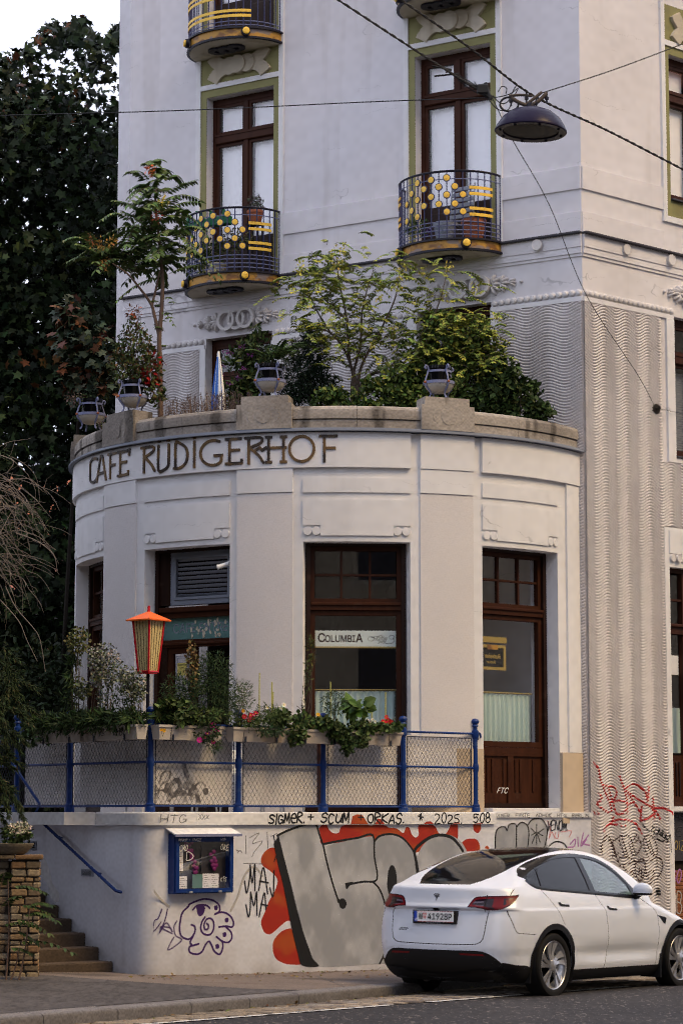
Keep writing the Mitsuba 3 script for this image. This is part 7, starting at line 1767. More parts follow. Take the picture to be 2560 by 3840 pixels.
# ---------------------------------------------------------------- planter boxes on the railing and their plants
FRL = FR
def planter(frm, u0, u1, lab, tag=None):
    k = thing('planter_box', lab, 'planter', None)
    z0, z1 = 2.885, 3.055
    ms = [(u0 + .02, .035, z0), (u1 - .02, .035, z0), (u1 - .02, .15, z0), (u0 + .02, .15, z0), (u0, .015, z1), (u1, .015, z1), (u1, .18, z1), (u0, .18, z1)]
    add('box', warp(trimesh.convex.convex_hull(np.array(ms)), frm), 'm_planter', parent=k)
    add('rim', warp(ext(rect(u0 - .012, u1 + .012, z1 - .028, z1).difference(rect(-99, -98, 0, 1)), .178, .19), frm), 'm_planter', parent=k)
    add('soil', warp(bx(u0 + .02, u1 - .02, .03, .17, z1, z1 + .004), frm), 'm_soil', parent=k)
    for f_ in (.22, .78):
        u = u0 + (u1 - u0) * f_
        add('clip', warp(cat([bx(u - .009, u + .009, .165, .178, z0 - .01, z0 + .06), bx(u - .009, u + .009, .0, .17, z0 - .012, z0 - .004)]), frm), 'm_mesh', parent=k)
        add('rib', warp(trimesh.convex.convex_hull(np.array([(u - .03 + q, o, z) for q in (0, .006) for o, z in ((.146, z0), (.156, z0), (.176, z1), (.186, z1))])), frm), 'm_mesh', parent=k)
    if tag:
        for txt, u, w in tag:
            add('tag', warp(ext(scrawl(txt, u0 + u, z0 + .05, w, .085, .008, seed=3), .178, .180), frm), 'm_black', parent=k)
    return k
BOXES = [(FWL, -2.36, -1.26, 'planter box at far left on the railing, half hidden by leaves', None), (FWL, -1.20, .02, 'grey planter box on the railing with small black tags, left of the lantern post', [('73', .38, .13), ('KHB', .72, .20)]), (FR, -7.62, -6.66, 'pale stained planter box below the orange lantern', None), (FR, -6.50, -5.62, 'pale stained planter box with white begonias, fourth from the left', None),
         (FR, -5.54, -4.68, 'concrete planter box with trailing greenery, second from the right', None), (FR, -4.60, -3.72, 'rough concrete planter box with red flowers, rightmost on the railing', None)]
for q in BOXES:
    planter(*q)
def boxplants(frm, name, lab, cat_, seed, specs, extra=None, stakes=()):
    k = thing(name, lab, cat_)
    r_ = R_(seed); f_ = Fol(); tr = MB()
    for u, o, z, ru, rz, n, L_, cols, tmpl, asp in specs:
        c = frm([u], [o], [z])[0]
        bush(f_, r_, int(n * 1.2), c, (ru, min(ru, .16), rz), L_ * 1.2, cols, None, tmpl, min(asp * 1.5, .8), thr=.34)
        b0 = frm([u], [.09], [3.05])[0]
        if z - rz > 3.1:
            for _ in range(3):
                tr.mesh(tube(smoothline([b0 + r_.normal(0, .02, 3) * [1, 1, 0], (b0 + c) / 2 + r_.normal(0, .02, 3), c + r_.normal(0, .04, 3)], 3), np.linspace(.006, .003, 7), 4))
    f_.out('foliage', k, kind='stuff')
    for u, z in stakes:
        add('stake', tube([frm([u], [.08], [3.05])[0], frm([u + .02], [.06], [z])[0]], .008, 5), 'm_bamboo', parent=k)
    if tr.v:
        add('stem', tr.get(), 'm_bark', True, k, kind='stuff')
    return k
G1 = [(.045, .078, .026), (.030, .055, .018), (.075, .11, .045)]
G2 = [(.055, .09, .026), (.040, .068, .02), (.09, .12, .045)]
GF = [(.035, .062, .026), (.05, .08, .036), (.028, .048, .02)]
GREY = [(.13, .15, .11), (.09, .11, .07), (.30, .30, .27)]
rosem = []
for q in np.linspace(-2.38, -1.15, 9):
    rosem.append((q, .12, 3.12, .14, .10, 130, .10, G1, BLADE, .16))
boxplants(FWL, 'rosemary_row', 'low needle leaved herbs filling the far left planter', 'plants', 201, rosem + [(-2.42, .16, 3.0, .12, .16, 170, .06, G1, BLADE, .3), (-2.1, .18, 2.95, .12, .10, 90, .06, G1, BLADE, .3)])
boxplants(FWL, 'rosemary_row', 'low needle leaved herbs in the tagged grey planter', 'plants', 202, [(q, .12, 3.12, .14, .10, 130, .10, G1, BLADE, .17) for q in np.linspace(-1.1, -.1, 8)])
boxplants(FWL, 'tall_weed', 'tall flowering weed with bushy head at the left edge of the round front', 'plant', 203, [(-1.42, .10, 4.10, .15, .17, 420, .030, [(.11, .125, .045), (.16, .15, .06), (.06, .08, .03)], OVATE, .5), (-1.55, .1, 3.75, .07, .26, 180, .08, G1, BLADE, .14), (-1.62, .1, 3.42, .08, .22, 180, .08, G1, BLADE, .14), (-1.32, .1, 3.5, .10, .12, 120, .04, [(.10, .12, .06)], OVATE, .5)])
boxplants(FWL, 'white_aster', 'cloud of tiny white flowers rising from the tagged planter', 'flowers', 204, [(-.85, .1, 3.85, .20, .20, 620, .026, [(.34, .33, .31), (.25, .25, .22), (.09, .11, .06)], OVATE, .7), (-.70, .1, 3.66, .24, .18, 520, .026, [(.28, .28, .25), (.10, .12, .07), (.08, .10, .05)], OVATE, .7), (-1.02, .1, 3.6, .08, .08, 120, .024, [(.36, .35, .33)], OVATE, .7), (-.8, .1, 3.4, .12, .16, 130, .03, GREY, BLADE, .5)])
boxplants(FWL, 'white_aster', 'greyer flowering stems leaning right beside the lantern post', 'flowers', 205, [(-.22, .1, 3.55, .17, .17, 420, .028, [(.11, .12, .075), (.22, .22, .18), (.07, .09, .045)], OVATE, .6), (-.35, .1, 3.36, .16, .16, 260, .035, G1, BLADE, .3), (-.05, .1, 3.42, .08, .10, 120, .028, [(.14, .15, .10)], OVATE, .6)])
boxplants(FR, 'cosmos_plant', 'feathery dark green cosmos plants with pink blossoms under the lantern', 'flowers', 206, [(-6.78, .1, 3.62, .25, .34, 1500, .055, GF, BLADE, .10), (-6.72, .1, 3.34, .28, .26, 1200, .055, GF, BLADE, .10), (-7.22, .1, 3.42, .26, .28, 950, .05, GF, BLADE, .14), (-7.35, .1, 3.2, .24, .16, 420, .07, G2, OVATE, .35), (-7.08, .1, 3.74, .07, .34, 260, .035, [(.11, .105, .045), (.20, .12, .05)], OVATE, .5), (-7.0, .12, 3.15, .40, .10, 650, .06, G2, BLADE, .25), (-6.95, .22, 2.98, .16, .10, 300, .05, GF, BLADE, .2), (-6.85, .24, 2.84, .09, .10, 120, .04, GF, BLADE, .2)])
boxplants(FR, 'cosmos_plant', 'feathery light green cosmos plant left of the middle cafe window', 'flowers', 207, [(-6.32, .1, 3.42, .15, .20, 420, .05, G2, BLADE, .10), (-6.25, .12, 3.12, .24, .10, 380, .05, G2, BLADE, .2), (-5.9, .12, 3.2, .18, .16, 420, .05, G2, BLADE, .12), (-5.75, .12, 3.16, .16, .12, 260, .05, G2, OVATE, .5), (-6.0, .2, 3.02, .3, .07, 260, .05, GF, BLADE, .25)], stakes=((-6.02, 3.72), (-5.82, 3.62), (-5.8, 3.50)))
boxplants(FR, 'tall_snapdragon', 'thin tall stem with a seed head crossing the wall left of the middle window', 'plant', 208, [(-5.20, .1, 4.02, .04, .22, 110, .05, [(.06, .08, .025), (.14, .12, .03)], BLADE, .2), (-5.26, .1, 3.70, .03, .22, 60, .045, [(.06, .08, .03)], BLADE, .2), (-5.32, .1, 3.4, .02, .2, 30, .04, G2, BLADE, .2), (-5.35, .1, 3.16, .14, .10, 180, .05, G2, OVATE, .5)])
boxplants(FR, 'trailing_greens', 'mixed trailing greens over the second planter from the right', 'plants', 209, [(-5.1, .12, 3.12, .26, .08, 420, .055, G2, OVATE, .4), (-4.82, .1, 3.40, .16, .15, 320, .045, GF, BLADE, .14), (-4.85, .18, 3.02, .16, .11, 300, .045, [(.028, .05, .016), (.04, .066, .02)], OVATE, .7), (-5.52, .2, 2.98, .12, .13, 230, .045, G2, OVATE, .6), (-4.72, .24, 2.88, .10, .12, 200, .04, [(.03, .055, .018)], OVATE, .7)], stakes=((-4.86, 3.66),))
boxplants(FR, 'trailing_greens', 'leafy seedling and greens with stakes over the rightmost planter', 'plants', 210, [(-4.40, .1, 3.34, .12, .10, 34, .13, [(.085, .15, .03), (.06, .11, .025)], OVATE, .6), (-4.42, .15, 3.10, .20, .08, 300, .045, G2, OVATE, .6), (-4.1, .12, 3.10, .20, .07, 260, .045, G2, OVATE, .6), (-3.85, .12, 3.12, .14, .08, 220, .045, G2, OVATE, .6), (-4.5, .22, 2.95, .12, .10, 190, .04, G2, OVATE, .7)], stakes=((-4.28, 3.46), (-4.16, 3.46), (-3.92, 3.56)))
def blossoms(frm, name, lab, seed, spots, col, r=.035):
    k = thing(name, lab, 'flowers')
    r_ = R_(seed); f_ = Fol()
    for u, o, z in spots:
        c = frm([u], [o], [z])[0]
        n = 7
        a = np.arange(n) * 2 * PI / n + r_.uniform(0, 1)
        face = unit(np.array([r_.normal(0, .4), -1, r_.uniform(-.1, .5)]))
        e1 = unit(np.cross(face, [0, 0, 1])); e2 = np.cross(face, e1)
        d = np.outer(np.cos(a), e1) + np.outer(np.sin(a), e2) + face * .25
        f_.put(*leaves(np.repeat(c[None], n, 0), d, np.repeat(face[None], n, 0), r * r_.uniform(.8, 1.2), r * .75, OVATE, pal(r_, n, [col], None, .12)))
        f_.put(*leaves(np.repeat((c + face * .006)[None], 5, 0), np.outer(np.cos(a[:5]), e1) + np.outer(np.sin(a[:5]), e2), np.repeat(face[None], 5, 0), r * .3, r * .3, OVATE, pal(r_, 5, [(.55, .38, .04)])))
    f_.out('petals', k, kind='stuff')
    st = MB()
    for u, o, z in spots:
        c = frm([u], [o], [z])[0]
        st.mesh(tube([c, c + [r_.normal(0, .02), .03, -.07]], .0025, 3))
    add('stem', st.get(), 'm_leafstem', False, k, kind='stuff')
bsdf('m_leafstem', (.05, .085, .025), .6, .3)
blossoms(FR, 'pink_blossom', 'vivid pink blossoms hanging over the planter below the lantern', 220, [(-6.90, .27, 3.06), (-6.88, .27, 3.00), (-6.84, .27, 2.985), (-6.99, .25, 2.92), (-6.88, .26, 2.87), (-7.08, .25, 2.885), (-6.97, .26, 2.96)], (.62, .02, .28), .036)
blossoms(FR, 'crimson_blossom', 'crimson blossoms beside the second railing post', 221, [(-6.26, .2, 3.20), (-6.22, .2, 3.17), (-6.28, .2, 3.14), (-6.18, .2, 3.22), (-6.35, .2, 3.18)], (.48, .01, .04), .034)
blossoms(FR, 'white_blossom', 'white begonia blossoms in the fourth planter', 222, [(-5.72, .14, 3.30), (-5.70, .14, 3.24), (-5.75, .16, 3.20), (-5.63, .14, 3.26), (-5.69, .15, 3.34), (-5.94, .14, 3.30)], (.68, .68, .60), .034)
blossoms(FR, 'red_blossom', 'bright red blossoms in the rightmost planter', 223, [(-3.98, .16, 3.24), (-3.94, .16, 3.17), (-4.0, .16, 3.16), (-3.90, .16, 3.18), (-3.96, .17, 3.20), (-4.04, .16, 3.18)], (.62, .015, .03), .032)
blossoms(FR, 'small_white_blossom', 'small white blossoms left of the red ones in the rightmost planter', 224, [(-4.22, .16, 3.20), (-4.26, .16, 3.17), (-4.18, .16, 3.14), (-4.30, .15, 3.19), (-4.16, .15, 3.18)], (.66, .66, .58), .026)
blossoms(FR, 'orange_blossom', 'small yellow orange blossoms at the lantern post and beside the second post', 225, [(-7.62, .22, 2.99), (-7.58, .22, 2.985), (-6.33, .15, 3.25), (-5.12, .14, 3.24)], (.62, .30, .02), .026)

# orange lantern on its post
ln_ = thing('lantern', 'lantern with orange pyramid roof, red frame and cream ribbed panes on a dark post', 'lantern')
lc = np.array([-2.315, 28.62, 0.0])
zb_, zt_ = 3.705, 4.325
R0, R1 = .116, .187                         # half diagonals at bottom and top
rot = .12
def crn(r, z, q):
    a = rot + q * PI / 2 + PI / 4 - PI / 2 - PI / 4
    return lc + [r * math.cos(a), r * math.sin(a), z]
for q in range(4):
    add('corner_bar', tube([crn(R0, zb_, q), crn(R1, zt_, q)], .013, 5), 'm_crimson', parent=ln_)
    add('bottom_bar', tube([crn(R0, zb_ + .012, q), crn(R0, zb_ + .012, q + 1)], .013, 5), 'm_crimson', parent=ln_)
    v = [crn(R0 * .97, zb_ + .02, q), crn(R0 * .97, zb_ + .02, q + 1), crn(R1 * .97, zt_, q + 1), crn(R1 * .97, zt_, q)]
    add('glass_pane', MB().put(v, [[0, 1, 2, 3]]).get(), 'm_lampglass', parent=ln_)
    for f_ in (.2, .4, .6, .8):
        add('rib', tube([crn(R0, zb_ + .02, q) * (1 - f_) + crn(R0, zb_ + .02, q + 1) * f_, crn(R1, zt_, q) * (1 - f_) + crn(R1, zt_, q + 1) * f_], .003, 4), 'm_trim', parent=ln_)
add('base', MB().put([crn(R0, zb_, q) for q in range(4)] + [crn(R0 * .96, zb_ - .012, q) for q in range(4)], [[0, 1, 5, 4], [1, 2, 6, 5], [2, 3, 7, 6], [3, 0, 4, 7], [4, 5, 6, 7]]).get(), 'm_crimson', parent=ln_)
RR = .272
add('roof', MB().put([crn(RR, zt_ + .015, q) for q in range(4)] + [crn(.025, zt_ + .115, q) for q in range(4)] + [crn(RR, zt_ + .0, q) for q in range(4)], [[0, 1, 5, 4], [1, 2, 6, 5], [2, 3, 7, 6], [3, 0, 4, 7], [8, 9, 1, 0], [9, 10, 2, 1], [10, 11, 3, 2], [11, 8, 0, 3], [8, 9, 10, 11]]).get(), 'm_orange', parent=ln_)
add('finial', lathe([(.022, zt_ + .11), (.018, zt_ + .13), (.016, zt_ + .185), (0, zt_ + .19)], 10, (lc[0], lc[1], 0)), 'm_crimson', 35, ln_)
add('pole', tube([lc + [0, 0, 2.0], lc + [0, 0, zb_]], .022, 8), 'm_iron_dark', True, ln_)

# ---------------------------------------------------------------- hanging street lamp and its cables
hl = thing('street_lamp', 'dark domed street lamp hanging from overhead cables', 'street lamp')
dc = np.array([1.955, 24.0, 9.035])
tilt = trimesh.transformations.rotation_matrix(math.radians(3), [0, 1, 0])
def dome(prof, n=44):
    m = lathe(prof, n)
    m.apply_transform(tilt); m.apply_translation(dc)
    return m
add('shade', dome([(.372, -.005), (.372, .012), (.352, .055), (.30, .135), (.22, .20), (.12, .238), (.05, .247), (0, .248)]), 'm_dome', 40, hl)
add('rim', dome([(.285, .012), (.29, -.006), (.365, -.012), (.374, -.002), (.372, .012)]), 'm_dome', 40, hl)
add('lens', dome([(0, -.002), (.15, .0), (.275, .006), (.285, .014)]), 'm_lamp_lens', 40, hl)
for q in range(8):
    a = q * PI / 4 + .2
    m = lathe([(.014, -.022), (.014, -.006)], 8, (.325 * math.cos(a), .325 * math.sin(a), 0)); m.apply_transform(tilt); m.apply_translation(dc)
    add('screw', m, 'm_iron_dark', parent=hl)
top = dc + [.0, 0, .26]
add('neck', lathe([(.05, -.02), (.045, .03), (.02, .05)], 12, top), 'm_iron_dark', 35, hl)
add('bracket', cat([tube(smoothline([top + [-.20, 0, .10], top + [-.12, 0, .05], top + [-.02, 0, .02], top + [.08, 0, .06], top + [.17, 0, .15]], 4), .020, 6), tube([top + [-.05, 0, .02], top + [.12, 0, .16]], .016, 6), tube([top + [-.22, 0, .12], top + [-.10, 0, .13], top + [.02, 0, .12]], .014, 6)]), 'm_bark', True, hl)
for dx, dz in ((-.20, .06), (.17, .09), (-.04, .09), (.06, .04)):
    add('bolt', cat([tube([top + [dx, 0, dz - .05], top + [dx, 0, dz + .07]], .010, 6), tube([top + [dx, 0, dz - .01], top + [dx, 0, dz + .015]], .022, 6)]), 'm_iron_dark', parent=hl)
lp = [top + [-.22 + .095 * math.cos(t), .0, .03 + .075 * math.sin(t)] for t in np.linspace(.5, 6.6, 22)]
add('cable_loop', tube(lp, .011, 6), 'm_wire', True, hl)
def cable(base, pts, r, lab, twist=False, sag=0.0):
    p = smoothline(pts, 24)
    if twist:
        t = np.linspace(0, 1, len(p))
        L = np.linalg.norm(p[-1] - p[0])
        n = int(L * 60)
        t2 = np.linspace(0, 1, n)
        q = np.stack([np.interp(t2, t, p[:, k]) for k in range(3)], 1)
        a = t2 * L / .17 * 2 * PI
        ms = [tube(q + np.stack([np.cos(a + s) * r * .55, 0 * a, np.sin(a + s) * r * .55], 1), r * .62, 5) for s in (0, PI)]
        m = cat(ms)
    else:
        m = tube(p, r, 5)
    k = thing(base, lab, 'cable')
    add('strand', m, 'm_wire', True, k)
    return k
P_ = lambda px, py, Y: at(px, py, Y)
knot = P_(1845, 365, 24.0)
hang = top + [.02, 0, .13]
k = cable('overhead_cable', [P_(1180, -60, 23.6), P_(1480, 137, 23.8), P_(1690, 272, 23.95), knot], .0125, 'thick twisted cable from the top edge down to the knot left of the lamp', True)
cable('overhead_cable', [P_(1420, -60, 23.4), P_(1750, 170, 23.7), hang, P_(2280, 490, 24.5), P_(2600, 655, 25.2)], .0125, 'thick twisted cable crossing above the lamp from upper left to the right edge', True)
cable('overhead_wire', [P_(-60, 434, 24.8), P_(700, 412, 24.5), P_(1400, 380, 24.2), knot], .006, 'thin pale wire running level from the left edge to the lamp')
cable('overhead_wire', [hang + [.1, 0, .02], P_(2300, 260, 24.3), P_(2620, 140, 24.8)], .006, 'thin wire rising from the lamp to the right edge')
anchor = FR([1.52], [.03], [7.83])[0]
cable('overhead_wire', [knot, P_(1925, 530, 25.2), P_(2060, 770, 27.4), P_(2200, 1110, 29.8), P_(2390, 1405, 32.2), anchor], .005, 'thin wire slanting down from the lamp to the hook in the wavy wall')
k = thing('cable_knot', 'tangle of cable ends and clamps left of the lamp', 'cable')
rng = R_(77)
for i in range(9):
    e = knot + np.array([rng.uniform(-.5, -.1), rng.normal(0, .02), 0])
    e[2] = knot[2] + (-e[0] + knot[0]) * .62 + rng.normal(0, .02)
    m_ = (knot + e) / 2 + [0, 0, rng.normal(-.01, .03)]
    add('strand', tube(smoothline([knot + rng.normal(0, .012, 3), m_, e], 5), .0065, 4), 'm_wire', True, k)
for pts in ([(0, .02), (.09, -.06), (.16, -.04), (.22, .08), (.25, .13)], [(-.05, 0), (.05, -.12), (.16, -.13), (.21, -.02), (.27, .10)], [(.02, .0), (.12, .02), (.2, .05), (.26, .10)], [(.06, .06), (.10, .12), (.15, .10), (.14, .04)]):
    add('strand', tube(smoothline([knot + [a, 0, b_] for a, b_ in pts], 5), .006, 4), 'm_wire', True, k)
for a, b_, c_ in ((-.42, .30, -.62), (-.42, .30, -.48), (-.34, .26, -.60)):
    add('loose_end', tube([knot + [a, 0, b_], knot + [c_, 0, b_ + (.04 if c_ < -.6 else -.03)]], .010, 5), 'm_wire', True, k)
add('clamp', cat([cbx(*(np.array([-.16, -.04, -.03, .03, .04, .14]) + np.repeat(knot, 2)).tolist(), .01), tube([knot + [-.07, 0, .16], knot + [-.02, 0, -.02]], .02, 6)]), 'm_wire', parent=k)
hk = thing('wall_hook', 'dark iron hook and rosette holding the wire on the wavy wall', 'hook')
add('rosette', warp(ext(disc2(1.52, 7.83, .075, 16), .015, .045), FR), 'm_bark_dark', parent=hk)
add('eye', tube(FR([1.52, 1.52, 1.50], [.04, .10, .11], [7.83, 7.83, 7.86]), .018, 6), 'm_bark_dark', True, hk)
cable('overhead_wire', [anchor + nR * .06, FR([2.2], [.05], [7.82])[0], FR([3.4], [.05], [7.80])[0]], .004, 'short thin wire running right from the wall hook')

# ---------------------------------------------------------------- lower right: cellar windows and shutter
part('cellar_ledge', fcb(FR, 1.76, 3.44, -.2, .02, 2.06, 2.13, .006), 'm_smooth')
def groundwindow(uc):
    w = numbered(B + '__shop_window')
    def sub(base, m, mat, sm=False, **k):
        part(base, warp(m, FR), mat, sm, parent=w, **k)
    a = .84
    d = -.05
    sub('frame', cat([ext(rect(uc - a, uc + a, 2.13, 5.56).difference(rect(uc - a + .07, uc + a - .07, 2.2, 5.49)), d - .12, d - .04), bx(uc - a, uc + a, d - .1, d + .01, 4.60, 4.72), cbx(uc - a, uc + a, d - .1, d + .05, 4.70, 4.745, .008)]), 'm_brown')
    for k in (-1, 0, 1):
        sub('mullion', bx(uc + k * .42 - .03, uc + k * .42 + .03, d - .10, d - .02, 2.2, 5.49), 'm_brown')
    sub('glazing_bar', bx(uc - a, uc + a, d - .09, d - .03, 5.08, 5.11), 'm_brown')
    sub('panel', bx(uc - a + .05, uc + a - .05, d - .10, d - .05, 2.18, 2.86), 'm_brown')
    for x0 in (-.62, -.55, -.2, -.13, .2, .27, .6):
        sub('panel_batten', bx(uc + x0 - .012, uc + x0 + .012, d - .05, d - .03, 2.28, 2.76), 'm_dark_brown')
    part('pane', quad(FR, uc - a + .05, uc + a - .05, d - .07, 2.88, 5.46), 'm_glass', parent=w)
    sub('curtain', bx(uc - a + .08, uc + a - .08, d - .20, d - .19, 2.9, 3.55), 'm_curtain')
    sub('poster', bx(uc - a + .09, uc - .47, d - .10, d - .095, 4.02, 4.3), 'm_paper')
groundwindow(RAX)
groundwindow(RAX + 2.4)
sb = numbered(B + '__cellar_shutter')
add('backing', fbx(FR, 1.79, 3.41, -.22, -.17, -.4, 2.05), 'm_interior', parent=sb)
add('dark_panel', fbx(FR, 1.79, 3.41, -.165, -.12, 1.36, 2.05), 'm_slate', parent=sb)
for i, z in enumerate(np.arange(.02, 1.18, .055)):
    add('slat', fcb(FR, 1.79, 3.41, -.165, -.135, z, z + .051, .008), 'm_rust', parent=sb)
bsdf('m_rust', wood((.16, .055, .022), (.24, .09, .035)), .6, .3)
tg_ = [('m_white', scrawl('5', 1.86, 1.87, .05, .12, .012)), ('m_black', scrawl('KASTR', 1.80, 1.93, .7, .10, .012, seed=41)), ('m_black', scrawl('LEINS', 1.84, 1.70, .6, .14, .012, seed=42)), ('m_goldtrim', scrawl('TOIZ', 1.84, 1.52, .32, .11, .009, seed=43)), ('m_grey', scrawl('XOV', 1.82, 1.42, .14, .06, .006, seed=44))]
for mt, g in tg_:
    add('tag', fext(FR, g.intersection(rect(1.8, 3.4, 1.37, 2.04)), -.119, -.117), mt, parent=sb)
for mt, g in (('m_lilac', scrawl('SO', 1.86, 1.05, .22, .17, .022, seed=45)), ('m_pale', scrawl('ZB', 1.84, .62, .26, .26, .016, seed=46)), ('m_pale', scrawl('1', 1.84, .93, .10, .15, .012, seed=47)), ('m_teal', scrawl('DR', 1.86, .12, .28, .34, .016, seed=48))):
    add('tag', fext(FR, g, -.133, -.130), mt, parent=sb)

# ---------------------------------------------------------------- rubble pillar, flower bowl, foreground plants at left
pl_ = thing('stone_pillar', 'pillar of rough yellow rubble stones at the foot of the stairs', 'pillar')
pc = at(92, 3560, 26.75)
e1 = unit(np.array([1.0, .12, 0])); e2 = np.array([-e1[1], e1[0], 0])
FP = frame([pc[0], pc[1], 0], e1, -e2)          # u right, o towards the viewer
zg = float(pavez(pc[0], pc[1])) - .03
add('core', warp(bx(-.155, .145, -.42, -.012, zg - .3, 1.52), FP), 'm_mortar', parent=pl_)
add('core', warp(bx(-1.6, -.155, -.60, -.10, zg - .3, 1.50), FP), 'm_mortar', parent=pl_)
rng = R_(55)
def rubble(u0, u1, o0, o1, z0, z1, face):
    r = rng.uniform
    m = cbx(u0, u1, o0, o1, z0, z1, min(.012, (z1 - z0) * .3))
    v = np.array(m.vertices)
    v += (meshkit.noise(v * 13 + r(0, 40), 2)[:, None] - .5) * [.014, .02, .012]
    add(face, warp(trimesh.Trimesh(v, m.faces, process=False), FP), RUBBLE[rng.integers(5)], parent=pl_)
z = zg
while z < 1.49:
    h = rng.uniform(.045, .095)
    u = -.165
    while u < .14:
        w = min(rng.uniform(.09, .2), .158 - u)
        if .158 - (u + w) < .05:
            w = .158 - u
        rubble(u + .004, u + w - .006, -.1, rng.uniform(.0, .022), z + .004, min(z + h - .006, 1.515), 'stone')
        u += w
    rubble(.10, .162, -.40, -.12, z + .004, min(z + h - .006, 1.515), 'stone')
    u = -1.0
    while u < -.17:
        w = min(rng.uniform(.14, .28), -.166 - u)
        if w > .05:
            rubble(u + .004, u + w - .006, -.3, rng.uniform(-.09, -.07), z + .004, min(z + h - .006, 1.5), 'stone')
        u += max(w, .05)
    z += h
for a, c_ in ((-.42, -.13), (-.125, .19)):
    rubble(a, c_, -.44, .045, 1.525, 1.575, 'cap_slab')
bw = thing('flower_bowl', 'shallow round stone bowl on the rubble pillar', 'bowl')
bc = FP([-.19], [-.16], [0])[0]
add('bowl', lathe([(.0, 1.578), (.16, 1.578), (.20, 1.60), (.262, 1.665), (.275, 1.70), (.262, 1.702), (.23, 1.675), (.0, 1.66)], 26, (bc[0], bc[1], 0)), RUBBLE[4], 35, bw)
fk = thing('white_flowers', 'bouquet of small white flowers in the stone bowl', 'flowers')
rng = R_(56); fo = Fol()
bush(fo, rng, 420, (bc[0] + .08, bc[1], 1.79), (.16, .13, .11), .06, G1, tmpl=OVATE, asp=.5)
fo.out('foliage', fk, kind='stuff'); fo = Fol()
bush(fo, rng, 420, (bc[0] + .12, bc[1] - .04, 1.86), (.14, .11, .085), .022, [(.62, .58, .46), (.50, .46, .34)], tmpl=OVATE, asp=.9, thr=.3)
fo.out('blossom', fk, kind='stuff')

k = thing('ailanthus_shoot', 'young shoots with long feathery leaves in front of the rubble pillar', 'shrub')
rng = R_(57); fo = Fol(); st_ = MB()
GA = [(.040, .066, .022), (.028, .048, .017), (.06, .088, .03)]
for a, c_ in (((20, 3720), (30, 3300)), ((60, 3720), (110, 3420)), ((-40, 3720), (-20, 3380)), ((30, 3700), (70, 3560))):
    st_.mesh(tube(smoothline([at(*a, 26.1), at((a[0] + c_[0]) / 2 + 8, (a[1] + c_[1]) / 2, 26.1), at(*c_, 26.0)], 4), np.linspace(.013, .006, 9), 5))
for px, py, dx, dz, ln in ((30, 3330, .9, .3, .42), (60, 3400, 1, .25, .42), (110, 3420, 1, .15, .30), (20, 3380, -.8, .3, .4), (40, 3450, .8, .1, .45), (10, 3420, .3, .6, .4), (35, 3545, 1, .35, .62), (25, 3560, .7, .2, .35), (-10, 3480, .6, .3, .4), (0, 3340, .2, .9, .35), (80, 3440, .7, .45, .32), (15, 3600, -.6, .2, .35), (100, 3400, .9, .5, .25), (50, 3490, .9, -.1, .3), (-30, 3400, -.5, .5, .4)):
    fronds(fo, rng, [at(px, py, 26.1)], [(dx, rng.uniform(-.35, .15), dz)], ln, 7, .095, GA, asp=.42, droop=.42, stems=st_)
fo.out('foliage', k, kind='stuff')
add('stem', st_.get(), 'm_twig', True, k)

# thuja bough and dead twigs hanging at the left edge
th_ = thing('thuja', 'dark green thuja boughs hanging in from the left edge beside the railing', 'conifer')
rng = R_(58); fo = Fol(); st_ = MB()
for i in range(150):
    px, py = rng.uniform(-330, 120), rng.uniform(2420, 3060)
    lim = np.interp(py, [2420, 2500, 2600, 2700, 2780, 2850, 2950, 3060], [20, 50, 90, 80, 30, 30, 80, 40])
    if px > lim:
        continue
    c = at(px, py, rng.uniform(26.5, 27.6))
    d = np.array([rng.uniform(-.1, .9), rng.uniform(-.5, .2), rng.uniform(-.9, -.1)])
    st_.mesh(tube([c, c + unit(d) * .14, c + unit(d) * .26 + [0, 0, -.05]], [.004, .003, .002], 3, False))
    for s_ in np.linspace(0, .26, 12):
        p0 = c + unit(d) * s_ + [0, 0, -.2 * s_ * s_]
        n = 11
        dd = unit(rnd_dir(rng, n) * .8 + unit(d) + [0, 0, -.25])
        fo.put(*leaves(p0 + rng.normal(0, .012, (n, 3)), dd, rnd_dir(rng, n), rng.uniform(.045, .085, n), .014, BLADE, pal(rng, n, [(.030, .050, .022), (.022, .036, .016), (.05, .07, .03), (.10, .085, .04)], [.4, .35, .2, .05])))
st_.mesh(tube([(-5.2, 27.2, -.3), (-5.1, 27.2, 2.5), (-5.0, 27.2, 5.5), (-4.9, 27.2, 7.5)], [.12, .11, .08, .03], 8))
for z in np.linspace(2.3, 6.5, 12):
    st_.mesh(tube(smoothline([(-5.05, 27.2, z), (-4.5, 27.1, z + .15), (-4.0, 27.0, z - .1)], 4), np.linspace(.025, .008, 9), 5))
fo.out('foliage', th_, kind='stuff')
add('trunk', st_.get(), 'm_bark', True, th_)
tw_ = thing('dead_twigs', 'pale bare dead twigs drooping at the left edge above the thuja', 'branch')
rng = R_(59); b = MB(); fo = Fol()
